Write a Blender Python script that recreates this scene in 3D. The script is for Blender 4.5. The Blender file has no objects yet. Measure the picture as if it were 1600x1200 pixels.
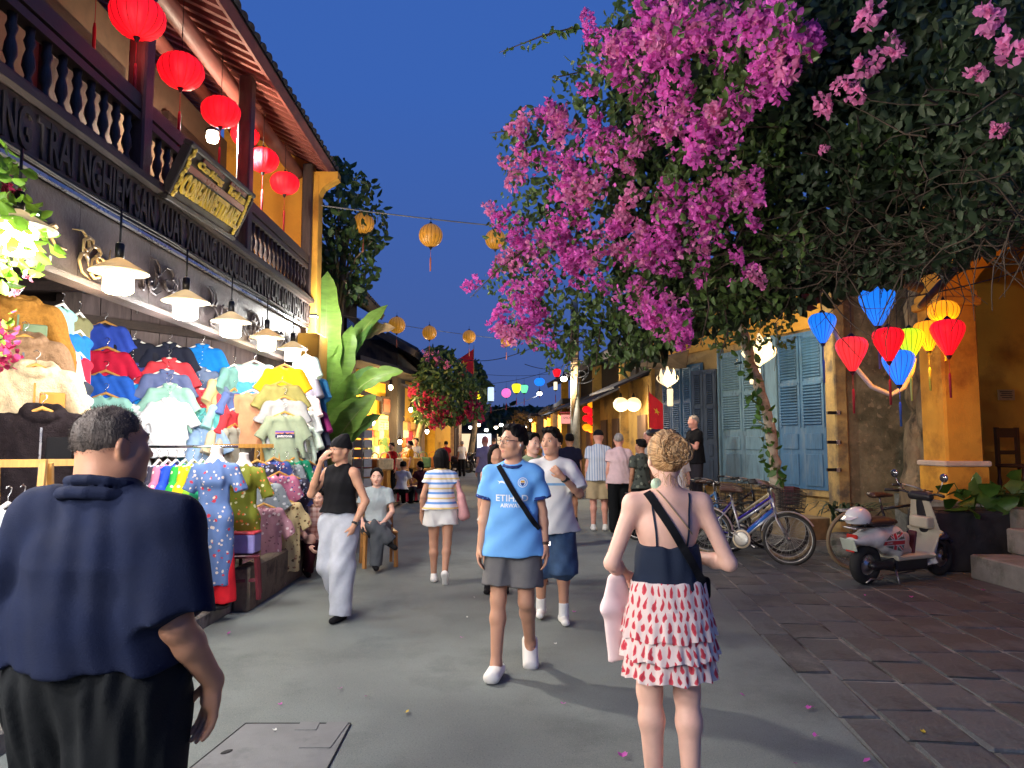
import bpy, bmesh, math, random
import numpy as np
from mathutils import Vector, Matrix
from mathutils.bvhtree import BVHTree
random.seed(7); RNG = np.random.default_rng(7)
PI = math.pi
sc = bpy.context.scene
COL = sc.collection
# ---------------------------------------------------------------- camera, sky, exposure
CAM_H = 1.6
F_PX = 1110.0
cam = bpy.data.cameras.new('camera'); cam_o = bpy.data.objects.new('camera', cam); COL.objects.link(cam_o)
cam.sensor_width = 36; cam.lens = F_PX / 1600 * 36; cam.clip_end = 2000; cam.clip_start = .05
cam_o.location = (0, 0, CAM_H)
PITCH = math.atan(90 / F_PX); YAW = math.atan(15 / F_PX)
cam_o.rotation_euler = (PI / 2 + PITCH, 0, -YAW)
sc.camera = cam_o
sc.render.engine = 'CYCLES'
sc.cycles.use_denoising = True
sc.cycles.max_bounces = 6; sc.cycles.diffuse_bounces = 3; sc.cycles.transparent_max_bounces = 6
sc.cycles.sample_clamp_indirect = 4
sc.view_settings.view_transform = 'Standard'; sc.view_settings.look = 'None'
sc.view_settings.exposure = 0.35; sc.view_settings.gamma = 1
world = bpy.data.worlds.new('World'); sc.world = world; world.use_nodes = True
wn = world.node_tree; wn.nodes.clear()
_out = wn.nodes.new('ShaderNodeOutputWorld'); _bg = wn.nodes.new('ShaderNodeBackground')
_tc = wn.nodes.new('ShaderNodeTexCoord'); _sep = wn.nodes.new('ShaderNodeSeparateXYZ'); _rmp = wn.nodes.new('ShaderNodeValToRGB')
wn.links.new(_tc.outputs['Generated'], _sep.inputs[0]); wn.links.new(_sep.outputs['Z'], _rmp.inputs[0])
wn.links.new(_rmp.outputs[0], _bg.inputs[0]); wn.links.new(_bg.outputs[0], _out.inputs[0])
_e = _rmp.color_ramp.elements
_e[0].position = 0.0; _e[0].color = (.060, .090, .235, 1)
_e[1].position = .9; _e[1].color = (.031, .102, .385, 1)
for _p, _c in ((.12, (.050, .098, .305, 1)), (.45, (.036, .106, .385, 1))):
    _x = _e.new(_p); _x.color = _c
_bg.inputs[1].default_value = .92

# ---------------------------------------------------------------- helpers
_R = cam_o.rotation_euler.to_matrix()
def ray(px, py):
    return _R @ Vector(((px - 800) / F_PX, (600 - py) / F_PX, -1))
def at(px, py, Y):
    d = ray(px, py); return Vector((0, 0, CAM_H)) + d * (Y / d.y)
def gnd(px, py, z=0.):
    d = ray(px, py); return Vector((0, 0, CAM_H)) + d * ((z - CAM_H) / d.z)
def atx(px, py, X):
    d = ray(px, py); return Vector((0, 0, CAM_H)) + d * (X / d.x)

def tag(o, label=None, cat=None, group=None, kind=None):
    if label: o['label'] = label
    if cat: o['category'] = cat
    if group: o['group'] = group
    if kind: o['kind'] = kind
    return o
def empty(name, loc=(0, 0, 0), rz=0., label=None, cat=None, group=None):
    o = bpy.data.objects.new(name, None); COL.objects.link(o); o.location = loc; o.rotation_euler = (0, 0, rz)
    o.empty_display_size = .1
    return tag(o, label, cat, group)
def link(name, me, parent=None, loc=None, rot=None, scale=None, mats=None):
    o = bpy.data.objects.new(name, me); COL.objects.link(o)
    if parent: o.parent = parent
    if loc is not None: o.location = loc
    if rot is not None: o.rotation_euler = rot
    if scale is not None: o.scale = scale if hasattr(scale, '__len__') else (scale,) * 3
    if mats:
        for i, m in enumerate(mats if isinstance(mats, (list, tuple)) else [mats]):
            if i < len(o.material_slots): o.material_slots[i].link = 'OBJECT'; o.material_slots[i].material = m
    return o
def copy_tree(o, parent=None):
    c = o.copy(); COL.objects.link(c)
    if parent is not None: c.parent = parent
    for ch in list(o.children): copy_tree(ch, c)
    return c
def structure(o):
    o['kind'] = 'structure'; return o
def stuff(o):
    o['kind'] = 'stuff'; return o

def fast_mesh(name, V, F, mats=None, smooth=True, midx=None):
    """V: n x 3, F: m x k array (all faces the same size)"""
    V = np.asarray(V, np.float32); F = np.asarray(F, np.int32)
    me = bpy.data.meshes.new(name); n, k = F.shape
    me.vertices.add(len(V)); me.vertices.foreach_set('co', V.ravel())
    me.loops.add(n * k); me.loops.foreach_set('vertex_index', F.ravel())
    me.polygons.add(n); me.polygons.foreach_set('loop_start', np.arange(0, n * k, k, dtype=np.int32))
    if smooth: me.polygons.foreach_set('use_smooth', np.ones(n, bool))
    for m in (mats or []): me.materials.append(m)
    if midx is not None: me.polygons.foreach_set('material_index', np.asarray(midx, np.int32))
    me.update(calc_edges=True)
    return me

def rotm(rx=0, ry=0, rz=0):
    return Matrix.Rotation(rz, 3, 'Z') @ Matrix.Rotation(ry, 3, 'Y') @ Matrix.Rotation(rx, 3, 'X')
def frame_z(d, hint=None):
    """matrix whose z axis is d"""
    z = Vector(d).normalized(); h = Vector(hint) if hint else (Vector((0, 0, 1)) if abs(z.z) < .9 else Vector((0, 1, 0)))
    x = h.cross(z).normalized(); y = z.cross(x)
    return Matrix((x, y, z)).transposed()

class MB:
    """collects simple shapes for ONE mesh"""
    def __init__(s): s.v = []; s.f = []; s.m = []; s.sm = []
    def add(s, vs, fs, m=0, sm=False):
        b = len(s.v); s.v.extend([tuple(v) for v in vs])
        for f in fs: s.f.append(tuple(b + i for i in f)); s.m.append(m); s.sm.append(sm)
        return s
    def box(s, c, size, R=None, m=0, ch=0.):
        c = Vector(c); x, y, z = [q / 2 for q in size]
        if ch <= 0:
            P = [Vector((a * x, b * y, d * z)) for d in (-1, 1) for a, b in ((-1, -1), (1, -1), (1, 1), (-1, 1))]
            Fs = [(3, 2, 1, 0), (4, 5, 6, 7), (0, 1, 5, 4), (1, 2, 6, 5), (2, 3, 7, 6), (3, 0, 4, 7)]
        else:   # chamfered vertical+top/bottom edges
            P = []
            for zz, i in ((-z, ch), (-z + ch, 0), (z - ch, 0), (z, ch)):
                X, Y = x - i, y - i
                P += [Vector(q + (zz,)) for q in ((-X, -Y + ch), (-X + ch, -Y), (X - ch, -Y), (X, -Y + ch), (X, Y - ch), (X - ch, Y), (-X + ch, Y), (-X, Y - ch))]
            Fs = [tuple(range(7, -1, -1)), tuple(range(24, 32))]
            for l in range(3):
                for i in range(8): j = (i + 1) % 8; Fs.append((l * 8 + i, l * 8 + j, l * 8 + 8 + j, l * 8 + 8 + i))
        s.add([(R @ p if R else p) + c for p in P], Fs, m); return s
    def beam(s, a, b, w, h, m=0, up=(0, 0, 1)):
        a = Vector(a); b = Vector(b); R = frame_z(b - a, up)
        return s.box((a + b) / 2, (w, h, (b - a).length), R, m)
    def tube(s, pts, r, n=8, m=0, cap=True, closed=False):
        pts = [Vector(p) for p in pts]; N = len(pts); rs = r if hasattr(r, '__len__') else [r] * N
        vs = []; prev = None
        for i, p in enumerate(pts):
            if closed: d = pts[(i + 1) % N] - pts[i - 1]
            else: d = pts[min(i + 1, N - 1)] - pts[max(i - 1, 0)]
            if d.length < 1e-9: d = Vector((0, 0, 1))
            d.normalize()
            if prev is None: x = d.orthogonal().normalized()
            else:
                x = prev - d * prev.dot(d)
                x = x.normalized() if x.length > 1e-6 else d.orthogonal().normalized()
            prev = x; y = d.cross(x)
            for k in range(n):
                a = 2 * PI * k / n; vs.append(p + (x * math.cos(a) + y * math.sin(a)) * rs[i])
        fs = []
        for i in range(N if closed else N - 1):
            for k in range(n):
                j = (k + 1) % n; b = ((i + 1) % N) * n; fs.append((i * n + k, i * n + j, b + j, b + k))
        if cap and not closed: fs.append(tuple(range(n - 1, -1, -1))); fs.append(tuple((N - 1) * n + k for k in range(n)))
        s.add(vs, fs, m, True); return s
    def lathe(s, prof, n=16, c=(0, 0, 0), R=None, m=0, lobes=0, lobe=0., sx=1, sy=1):
        c = Vector(c); vs = []
        for r, z in prof:
            for k in range(n):
                a = 2 * PI * k / n; q = r * (1 + (lobe * abs(math.sin(a * lobes / 2)) - lobe if lobes else 0))
                p = Vector((q * math.cos(a) * sx, q * math.sin(a) * sy, z)); vs.append((R @ p if R else p) + c)
        fs = []
        for i in range(len(prof) - 1):
            for k in range(n):
                j = (k + 1) % n; fs.append((i * n + k, i * n + j, i * n + n + j, i * n + n + k))
        if prof[0][0] > 1e-4: fs.append(tuple(range(n - 1, -1, -1)))
        if prof[-1][0] > 1e-4: fs.append(tuple((len(prof) - 1) * n + k for k in range(n)))
        s.add(vs, fs, m, True); return s
    def ball(s, c, r, n=10, m=0, R=None):
        r = r if hasattr(r, '__len__') else (r, r, r); h = n // 2 + 1
        prof = [(math.sin(PI * i / h), -math.cos(PI * i / h)) for i in range(h + 1)]
        c = Vector(c); vs = []; fs = []
        for q, z in prof:
            for k in range(n):
                a = 2 * PI * k / n; p = Vector((q * math.cos(a) * r[0], q * math.sin(a) * r[1], z * r[2])); vs.append((R @ p if R else p) + c)
        for i in range(h):
            for k in range(n): j = (k + 1) % n; fs.append((i * n + k, i * n + j, i * n + n + j, i * n + n + k))
        s.add(vs, fs, m, True); return s
    def prism(s, poly, th, M=None, m=0, sm=False):
        """polygon (x, z) in the local xz plane, thickness th along y"""
        n = len(poly); P = [Vector((x, -th / 2, z)) for x, z in poly] + [Vector((x, th / 2, z)) for x, z in poly]
        fs = [tuple(range(n)), tuple(range(2 * n - 1, n - 1, -1))] + [(i, i + n, (i + 1) % n + n, (i + 1) % n) for i in range(n)]
        s.add([M @ p if M else p for p in P], fs, m, sm); return s
    def mesh(s, name, mats):
        me = bpy.data.meshes.new(name); me.from_pydata(s.v, [], s.f)
        for m in (mats if isinstance(mats, (list, tuple)) else [mats]): me.materials.append(m)
        me.polygons.foreach_set('material_index', s.m); me.polygons.foreach_set('use_smooth', s.sm); me.update()
        return me
    def build(s, name, mats, parent=None, loc=None, rz=None, fix=True):
        me = s.mesh(name, mats)
        if fix:
            bm = bmesh.new(); bm.from_mesh(me); bmesh.ops.recalc_face_normals(bm, faces=bm.faces); bm.to_mesh(me); bm.free()
        return link(name, me, parent, loc, (0, 0, rz) if rz is not None else None)

# ---------------------------------------------------------------- materials
def nn(nt, t, ins=None, **kw):
    n = nt.nodes.new(t)
    for k, v in kw.items(): setattr(n, k, v)
    for k, v in (ins or {}).items():
        if isinstance(v, bpy.types.NodeSocket): nt.links.new(v, n.inputs[k])
        else: n.inputs[k].default_value = v
    return n
def lin(c):   # sRGB 0-255 -> linear
    return tuple(((x / 255 + .055) / 1.055) ** 2.4 if x > 10 else x / 255 / 12.92 for x in c)
def c4(c): return (c[0], c[1], c[2], 1)
def mul(c, k): return tuple(min(1, x * k) for x in c)
_MC = {}
def mat(name, col, rough=.65, var=.18, scale=6., bump=0., bscale=40., metal=0., emit=0., ecol=None, trans=0., stain=None, samt=.5, sscale=2., coat=0., stretch=None, spec=.4, sss=0., gen=False):
    key = name
    if key in _MC: return _MC[key]
    m = bpy.data.materials.new(name); m.use_nodes = True; nt = m.node_tree; b = nt.nodes['Principled BSDF']
    tc = nn(nt, 'ShaderNodeTexCoord'); co = tc.outputs['Object']
    if stretch: co = nn(nt, 'ShaderNodeMapping', {0: co, 3: stretch}).outputs[0]
    nz = nn(nt, 'ShaderNodeTexNoise', {0: co, 'Scale': scale, 'Detail': 6., 'Roughness': .62})
    mr = nn(nt, 'ShaderNodeMapRange', {0: nz.outputs[0], 1: .3, 2: .7})
    mx = nn(nt, 'ShaderNodeMix', {0: mr.outputs[0], 6: c4(mul(col, 1 - var)), 7: c4(mul(col, 1 + var))}, data_type='RGBA'); c = mx.outputs[2]
    if stain:
        n2 = nn(nt, 'ShaderNodeTexNoise', {0: co, 'Scale': sscale, 'Detail': 9., 'Roughness': .68})
        r2 = nn(nt, 'ShaderNodeMapRange', {0: n2.outputs[0], 1: .62 - .25 * samt, 2: .78 - .25 * samt})
        c = nn(nt, 'ShaderNodeMix', {0: r2.outputs[0], 6: c, 7: c4(stain)}, data_type='RGBA').outputs[2]
    nt.links.new(c, b.inputs['Base Color'])
    rr = nn(nt, 'ShaderNodeMapRange', {0: nz.outputs[0], 1: .25, 2: .75, 3: max(.03, rough - .1), 4: min(1, rough + .1)}); nt.links.new(rr.outputs[0], b.inputs['Roughness'])
    b.inputs['Metallic'].default_value = metal; b.inputs['Specular IOR Level'].default_value = spec
    if coat: b.inputs['Coat Weight'].default_value = coat
    if sss: b.inputs['Subsurface Weight'].default_value = sss; b.inputs['Subsurface Radius'].default_value = (.012, .005, .003)
    if bump:
        n3 = nn(nt, 'ShaderNodeTexNoise', {0: co, 'Scale': bscale, 'Detail': 5., 'Roughness': .6})
        bp = nn(nt, 'ShaderNodeBump', {'Strength': min(1, bump), 'Distance': .02, 'Height': n3.outputs[0]}); nt.links.new(bp.outputs[0], b.inputs['Normal'])
    if emit:
        b.inputs['Emission Color'].default_value = c4(ecol or col); b.inputs['Emission Strength'].default_value = emit
    if trans:
        t = nn(nt, 'ShaderNodeBsdfTranslucent'); nt.links.new(c, t.inputs[0])
        ms = nn(nt, 'ShaderNodeMixShader', {0: trans, 1: b.outputs[0], 2: t.outputs[0]}); nt.links.new(ms.outputs[0], nt.nodes['Material Output'].inputs[0])
    _MC[key] = m; return m
def base_of(m):
    return m.node_tree.nodes['Principled BSDF']
def recolor(m, fn):
    """fn(nt, coord_socket, old_colour_socket) -> new colour socket"""
    nt = m.node_tree; b = base_of(m); old = b.inputs['Base Color'].links[0].from_socket
    tc = nn(nt, 'ShaderNodeTexCoord'); nt.links.new(fn(nt, tc.outputs['Object'], old), b.inputs['Base Color']); return m
def mixc(nt, f, a, b):
    return nn(nt, 'ShaderNodeMix', {0: f, 6: a if isinstance(a, bpy.types.NodeSocket) else c4(a), 7: b if isinstance(b, bpy.types.NodeSocket) else c4(b)}, data_type='RGBA').outputs[2]
def mth(nt, op, a, b=0., c=0.):
    n = nn(nt, 'ShaderNodeMath', {0: a, 1: b, 2: c}, operation=op); return n.outputs[0]
def cloth(name, rgb, var=.12, rough=.9, **k):
    return mat(name, lin(rgb), rough=rough, var=var, scale=9., bump=.25, bscale=220., spec=.15, **k)
def floral(name, base, spots, scale=14., amt=.5, rough=.7):
    m = mat(name, lin(base), rough=rough, var=.12, bump=.1, bscale=150., spec=.2)
    def fn(nt, co, old):
        c = old
        for i, s in enumerate(spots):
            v = nn(nt, 'ShaderNodeTexVoronoi', {0: nn(nt, 'ShaderNodeMapping', {0: co, 1: (i * 3.3, i * 1.7, i * .9)}).outputs[0], 'Scale': scale * (1 + .35 * i)})
            nz = nn(nt, 'ShaderNodeTexNoise', {0: co, 'Scale': scale * 2.2, 'Detail': 3.})
            d = mth(nt, 'ADD', v.outputs[0], mth(nt, 'MULTIPLY', nz.outputs[0], .5))
            f = mth(nt, 'LESS_THAN', d, .30 + .32 * amt)
            c = mixc(nt, f, c, lin(s))
        return c
    return recolor(m, fn)
# ---------------------------------------------------------------- smooth solid modelling (distance fields -> quads)
def _n(v):
    v = np.asarray(v, float); return v / (np.linalg.norm(v) + 1e-12)
class Sdf:
    def __init__(s): s.p = []
    def seg(s, a, b, ra, rb=None, k=.03, f=1., fb=None, n=None, flat=(0, 0), sub=False):
        """round cone a->b; f widens it along axis n; flat ends cut square"""
        s.p.append(('seg', np.array(a, float), np.array(b, float), ra, ra if rb is None else rb, k, f, f if fb is None else fb, None if n is None else _n(n), flat, sub)); return s
    def chain(s, pts, rs, k=.03, **kw):
        for i in range(len(pts) - 1): s.seg(pts[i], pts[i + 1], rs[i], rs[i + 1], k, **kw)
        return s
    def ell(s, c, r, M=None, k=.02, sub=False):
        s.p.append(('ell', np.array(c, float), np.array(r if hasattr(r, '__len__') else (r, r, r), float), None if M is None else np.array(M, float), k, sub)); return s
    def box(s, c, half, M=None, rad=.01, k=.01, sub=False):
        s.p.append(('box', np.array(c, float), np.array(half, float), None if M is None else np.array(M, float), rad, k, sub)); return s
    def mesh(s, h, folds=None, zmin=None):
        lo = np.full(3, 1e9); hi = -lo
        bbs = []
        for p in s.p:
            if p[0] == 'seg':
                e = max(p[3] * max(1, p[6]), p[4] * max(1, p[7])); l = np.minimum(p[1], p[2]) - e; u = np.maximum(p[1], p[2]) + e; k = p[5]; sub = p[10]
            else:
                e = np.linalg.norm(p[2]) if p[3] is not None else p[2]
                e = e + (p[4] if p[0] == 'box' else 0); l = p[1] - e; u = p[1] + e; k = p[-2]; sub = p[-1]
            bbs.append((l - k - 3 * h, u + k + 3 * h))
            if not sub: lo = np.minimum(lo, l); hi = np.maximum(hi, u)
        am = (folds[0] if folds else 0)
        lo = lo - 3 * h - am; hi = hi + 3 * h + am
        N = np.ceil((hi - lo) / h).astype(int) + 1
        ax = [(lo[i] + h * np.arange(N[i])).astype(np.float32) for i in range(3)]
        D = np.full(N, .08, np.float32)
        for p, (bl, bu) in zip(s.p, bbs):
            i0 = np.clip(np.floor((bl - lo) / h).astype(int), 0, N); i1 = np.clip(np.ceil((bu - lo) / h).astype(int) + 1, 0, N)
            if (i1 <= i0).any(): continue
            sl = tuple(slice(a, b) for a, b in zip(i0, i1))
            X = ax[0][sl[0]][:, None, None]; Y = ax[1][sl[1]][None, :, None]; Z = ax[2][sl[2]][None, None, :]
            if p[0] == 'seg':
                _, a, b, ra, rb, k, f, fb, n, flat, sub = p; ab = b - a; L = np.linalg.norm(ab) + 1e-9; u = ab / L
                qx = X - a[0]; qy = Y - a[1]; qz = Z - a[2]
                t0 = (qx * u[0] + qy * u[1] + qz * u[2]); t = np.clip(t0, 0, L); w = t / L
                over = t0 - t
                px = qx - u[0] * t; py = qy - u[1] * t; pz = qz - u[2] * t
                r = ra + (rb - ra) * w
                d2 = px * px + py * py + pz * pz
                if flat[0] or flat[1]:
                    lowf = (over < 0) & bool(flat[0]); hif = (over > 0) & bool(flat[1]); fl = lowf | hif
                    d2 = np.where(fl, np.maximum(d2 - over * over, 0), d2)
                if n is not None:
                    qn = px * n[0] + py * n[1] + pz * n[2]; ff = f + (fb - f) * w
                    d2 = np.maximum(d2 - qn * qn * (1 - 1 / (ff * ff)), 0)
                d = np.sqrt(d2) - r
                if flat[0]: d = np.maximum(d, -t0)
                if flat[1]: d = np.maximum(d, t0 - L)
            elif p[0] == 'ell':
                _, c, r, M, k, sub = p
                q = [X - c[0], Y - c[1], Z - c[2]]
                if M is not None: q = [q[0] * M[0][i] + q[1] * M[1][i] + q[2] * M[2][i] for i in range(3)]
                k0 = np.sqrt((q[0] / r[0]) ** 2 + (q[1] / r[1]) ** 2 + (q[2] / r[2]) ** 2)
                k1 = np.sqrt((q[0] / r[0] ** 2) ** 2 + (q[1] / r[1] ** 2) ** 2 + (q[2] / r[2] ** 2) ** 2) + 1e-9
                d = k0 * (k0 - 1) / k1
            else:
                _, c, hf, M, rad, k, sub = p
                q = [X - c[0], Y - c[1], Z - c[2]]
                if M is not None: q = [q[0] * M[0][i] + q[1] * M[1][i] + q[2] * M[2][i] for i in range(3)]
                q = [np.abs(q[i]) - hf[i] for i in range(3)]
                d = np.sqrt(sum(np.maximum(x, 0) ** 2 for x in q)) + np.minimum(np.maximum(np.maximum(q[0], q[1]), q[2]), 0) - rad
            A = D[sl]
            d = np.broadcast_to(d, A.shape)
            if sub:
                d = -d; g = np.maximum(k - np.abs(A - d), 0) / k; D[sl] = np.maximum(A, d) + g * g * k * .25
            else:
                g = np.maximum(k - np.abs(A - d), 0) / k; D[sl] = np.minimum(A, d) - g * g * k * .25
        if folds:
            amp, fr, dirv, seed = folds; dv = _n(dirv) * 2 * PI
            X = ax[0][:, None, None]; Y = ax[1][None, :, None]; Z = ax[2][None, None, :]
            ph = seed * 1.7
            wv = 1.6 * np.sin(5.1 * X + 3.3 * Z + ph) + 1.3 * np.sin(6.3 * Y - 4.7 * Z + 2 * ph) + 1.1 * np.sin(9.7 * Z + 2.1 * X - ph)
            base = fr * (dv[0] * X + dv[1] * Y + dv[2] * Z)
            D = D + amp * (.6 * np.sin(base + wv) + .4 * np.sin(1.9 * base - 1.4 * wv + ph) * np.sin(4 * Z + 7 * X + ph)).astype(np.float32)
        if zmin is not None: D = np.maximum(D, (zmin - ax[2])[None, None, :])
        return surface_nets(D, lo, h)
def surface_nets(D, lo, h):
    ins = D < 0
    c = [ins[i:ins.shape[0] - 1 + i, j:ins.shape[1] - 1 + j, k:ins.shape[2] - 1 + k] for i in (0, 1) for j in (0, 1) for k in (0, 1)]
    an = c[0].copy(); al = c[0].copy()
    for q in c[1:]: an |= q; al &= q
    act = an & ~al; I, J, K = np.nonzero(act); n = len(I)
    idx = np.full(act.shape, -1, np.int32); idx[act] = np.arange(n)
    val = np.stack([D[I + i, J + j, K + k] for i in (0, 1) for j in (0, 1) for k in (0, 1)], 1)
    off = np.array([(i, j, k) for i in (0, 1) for j in (0, 1) for k in (0, 1)], np.float32)
    S = np.zeros((n, 3), np.float32); W = np.zeros(n, np.float32)
    for a in range(8):
        for b in range(a + 1, 8):
            if abs(off[a] - off[b]).sum() != 1: continue
            va = val[:, a]; vb = val[:, b]; m = (va < 0) != (vb < 0)
            t = np.where(m, va / np.where(m, va - vb, 1), 0)
            S += np.where(m[:, None], off[a] + (off[b] - off[a]) * t[:, None], 0); W += m
    V = (np.stack([I, J, K], 1) + S / W[:, None]) * h + lo
    Q = []
    for axn in range(3):
        s0 = [slice(1, -1)] * 3; s1 = [slice(1, -1)] * 3
        s0[axn] = slice(0, -1); s1[axn] = slice(1, None)
        A = ins[tuple(s0)]; B = ins[tuple(s1)]; e = np.nonzero(A != B)
        if len(e[0]) == 0: continue
        g = [x + (0 if i == axn else 1) for i, x in enumerate(e)]
        o = [i for i in range(3) if i != axn]
        def cell(d1, d2):
            q = list(g); q[o[0]] = q[o[0]] - d1; q[o[1]] = q[o[1]] - d2; return idx[q[0], q[1], q[2]]
        f = np.stack([cell(1, 1), cell(0, 1), cell(0, 0), cell(1, 0)], 1)
        flip = A[e] if axn != 1 else ~A[e]
        f[~flip] = f[~flip][:, ::-1]; Q.append(f)
    F = np.concatenate(Q); F = F[(F >= 0).all(1)]
    return V, F
def smooth_mesh(V, F, it=1, lam=.5):
    n = len(V); E = np.concatenate([F[:, [0, 1]], F[:, [1, 2]], F[:, [2, 3]], F[:, [3, 0]]])
    for _ in range(it):
        S = np.zeros_like(V); C = np.zeros(n)
        for a, b in ((0, 1), (1, 0)):
            for i in range(3): S[:, i] += np.bincount(E[:, a], weights=V[E[:, b], i], minlength=n)
            C += np.bincount(E[:, a], minlength=n)
        V = V + lam * (S / np.maximum(C, 1)[:, None] - V)
    return V
# ---------------------------------------------------------------- people
SK = {}
def skin(name, rgb):
    m = mat('skin_' + name, lin(rgb), rough=.5, var=.07, scale=14, bump=.06, bscale=300, spec=.35, sss=.08); return m
SKIN_A = skin('tan', (196, 146, 118)); SKIN_B = skin('olive', (178, 128, 100)); SKIN_C = skin('fair', (226, 178, 156)); SKIN_D = skin('pink', (222, 160, 140))
LIP = mat('lip_skin', lin((182, 116, 100)), rough=.45, var=.05); EYEW = mat('eye_white', (.75, .73, .7), rough=.2, var=.02); EYEB = mat('eye_iris', (.012, .008, .006), rough=.15, var=.02)
def hairm(name, rgb): return mat('hair_' + name, lin(rgb), rough=.62, var=.45, scale=30, bump=.5, bscale=160, spec=(.12 if sum(rgb) < 90 else .4), stretch=(1, 1, .35))
HBLK = hairm('black', (14, 12, 12)); HGREY = hairm('grey', (150, 142, 135)); HSHORT = hairm('cropped', (74, 64, 58)); HBLOND = hairm('blond', (190, 150, 104)); HBROWN = hairm('brown', (66, 46, 34))
WHITE_PL = mat('white_rubber', lin((232, 228, 220)), rough=.5, var=.05)
BLACK_CL = cloth('black_fabric', (22, 22, 25))
JDEF = dict(pel=(0, 0, .95), wai=(0, .005, 1.08), che=(0, 0, 1.26), nk=(0, -.02, 1.43), hd=(0, .012, 1.59),
            shL=(-.154, -.01, 1.365), elL=(-.198, -.03, 1.10), wrL=(-.205, .03, .86), shR=(.154, -.01, 1.365), elR=(.198, -.03, 1.10), wrR=(.205, .03, .86),
            hiL=(-.088, 0, .90), knL=(-.095, .02, .49), anL=(-.10, -.02, .085), hiR=(.088, 0, .90), knR=(.095, .02, .49), anR=(.10, -.02, .085))
BD_M = dict(pelr=.108, pelf=1.34, wair=.098, waif=1.30, cher=.100, chef=1.38, nkr=.054, arm=(.046, .036, .026), leg=(.084, .054, .037), shr=.052)
BD_F = dict(pelr=.112, pelf=1.42, wair=.086, waif=1.32, cher=.096, chef=1.36, nkr=.046, arm=(.041, .033, .024), leg=(.092, .055, .035), shr=.046)

def hand_sdf(S, wr, d, pn, curl=.5, side=1, spread=.02, sc_=1., thumb=(.6, .5)):
    """palm + four fingers + thumb; d: direction, pn: palm normal, side: +1 thumb towards cross(d,pn)"""
    d = Vector(d).normalized(); pn = Vector(pn); pn = (pn - d * pn.dot(d)).normalized(); t = d.cross(pn) * side; wr = Vector(wr)
    A = lambda a, b, c: wr + (d * a + t * b + pn * c) * sc_
    S.seg(A(-.01, 0, 0), A(.05, .002, 0), .021 * sc_, .027 * sc_, .015, f=1.0, n=t)
    for b in (-.024, -.008, .008, .024): S.seg(A(.035, b * .8, -.002), A(.082, b, 0), .012 * sc_, .0105 * sc_, .012)
    for b, l in ((-.028, .058), (-.0095, .070), (.0095, .076), (.028, .068)):
        p = A(.084, b, 0); a = 0.; L = [l * .45, l * .32, l * .26]; R = [.0095, .0085, .0078, .0068]; bb = b * (1 + spread * 8)
        for i in range(3):
            a += curl * (.75, .8, .55)[i]
            v = d * math.cos(a) + pn * math.sin(a) + t * (bb - b) * 3
            q = p + v.normalized() * L[i] * sc_; S.seg(p, q, R[i] * sc_, R[i + 1] * sc_, .004); p = q
    p = A(.018, .020, .006); a1 = thumb[0]
    v = d * math.cos(a1) + t * math.sin(a1) + pn * thumb[1] * .6; q = p + v.normalized() * .040 * sc_; S.seg(p, q, .013 * sc_, .0105 * sc_, .012)
    v = d * math.cos(a1 * .6) + t * math.sin(a1 * .5) + pn * thumb[1]; r = q + v.normalized() * .030 * sc_; S.seg(q, r, .0105 * sc_, .0085 * sc_, .004)

def head_matrix(yaw, pitch, roll):   # face looks along +y of the head frame
    return Matrix.Rotation(yaw, 3, 'Z') @ Matrix.Rotation(pitch, 3, 'X') @ Matrix.Rotation(roll, 3, 'Y')
def head_sdf(S, c, M, fine=True, wide=1., female=False, jowl=0.):
    c = Vector(c); T = lambda x, y, z: c + M @ Vector((x * wide, y, z)); MM = np.array(M)
    S.ell(T(0, -.012, .030), (.076 * wide, .097, .088), MM, .03)
    S.ell(T(0, .022, -.030), (.060 * wide, .066, .080), MM, .03)
    S.seg(T(-.046, .002, -.055), T(-.012, .064, -.092), .022 + jowl * .5, .019, .03); S.seg(T(.046, .002, -.055), T(.012, .064, -.092), .022 + jowl * .5, .019, .03)
    S.seg(T(-.04, .056, -.022), T(.04, .056, -.022), .030 + jowl * .4, .030 + jowl * .4, .03)
    if jowl: S.ell(T(0, .02, -.075), (.068 * wide + jowl, .055 + jowl, .05 + jowl), MM, .03)
    if fine:
        S.seg(T(-.034, .078, .030), T(.034, .078, .030), .012, .012, .02)
        for s in (-1, 1): S.ell(T(s * .033, .098, .010), (.019, .012, .012), MM, .012, sub=True)
        S.seg(T(0, .086, .016), T(0, .108, -.026), .0075, .0115, .012)
        for s in (-1, 1): S.ell(T(s * .013, .096, -.030), (.009, .011, .008), MM, .008)
        S.seg(T(-.018, .083, -.056), T(.018, .083, -.056), .0075, .0075, .008); S.seg(T(-.016, .082, -.067), T(.016, .082, -.067), .0085, .0085, .008)
        S.ell(T(0, .094, -.0615), (.022, .006, .0018), MM, .003, sub=True)
    else:
        S.seg(T(0, .080, .012), T(0, .102, -.026), .009, .013, .015)
    for s in (-1, 1):
        S.ell(T(s * .079, -.006, -.006), (.011, .021, .034), np.array(M @ Matrix.Rotation(s * .35, 3, 'Z')), .006)
        if fine: S.ell(T(s * .090, .002, -.003), (.006, .010, .018), MM, .006, sub=True)

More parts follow.
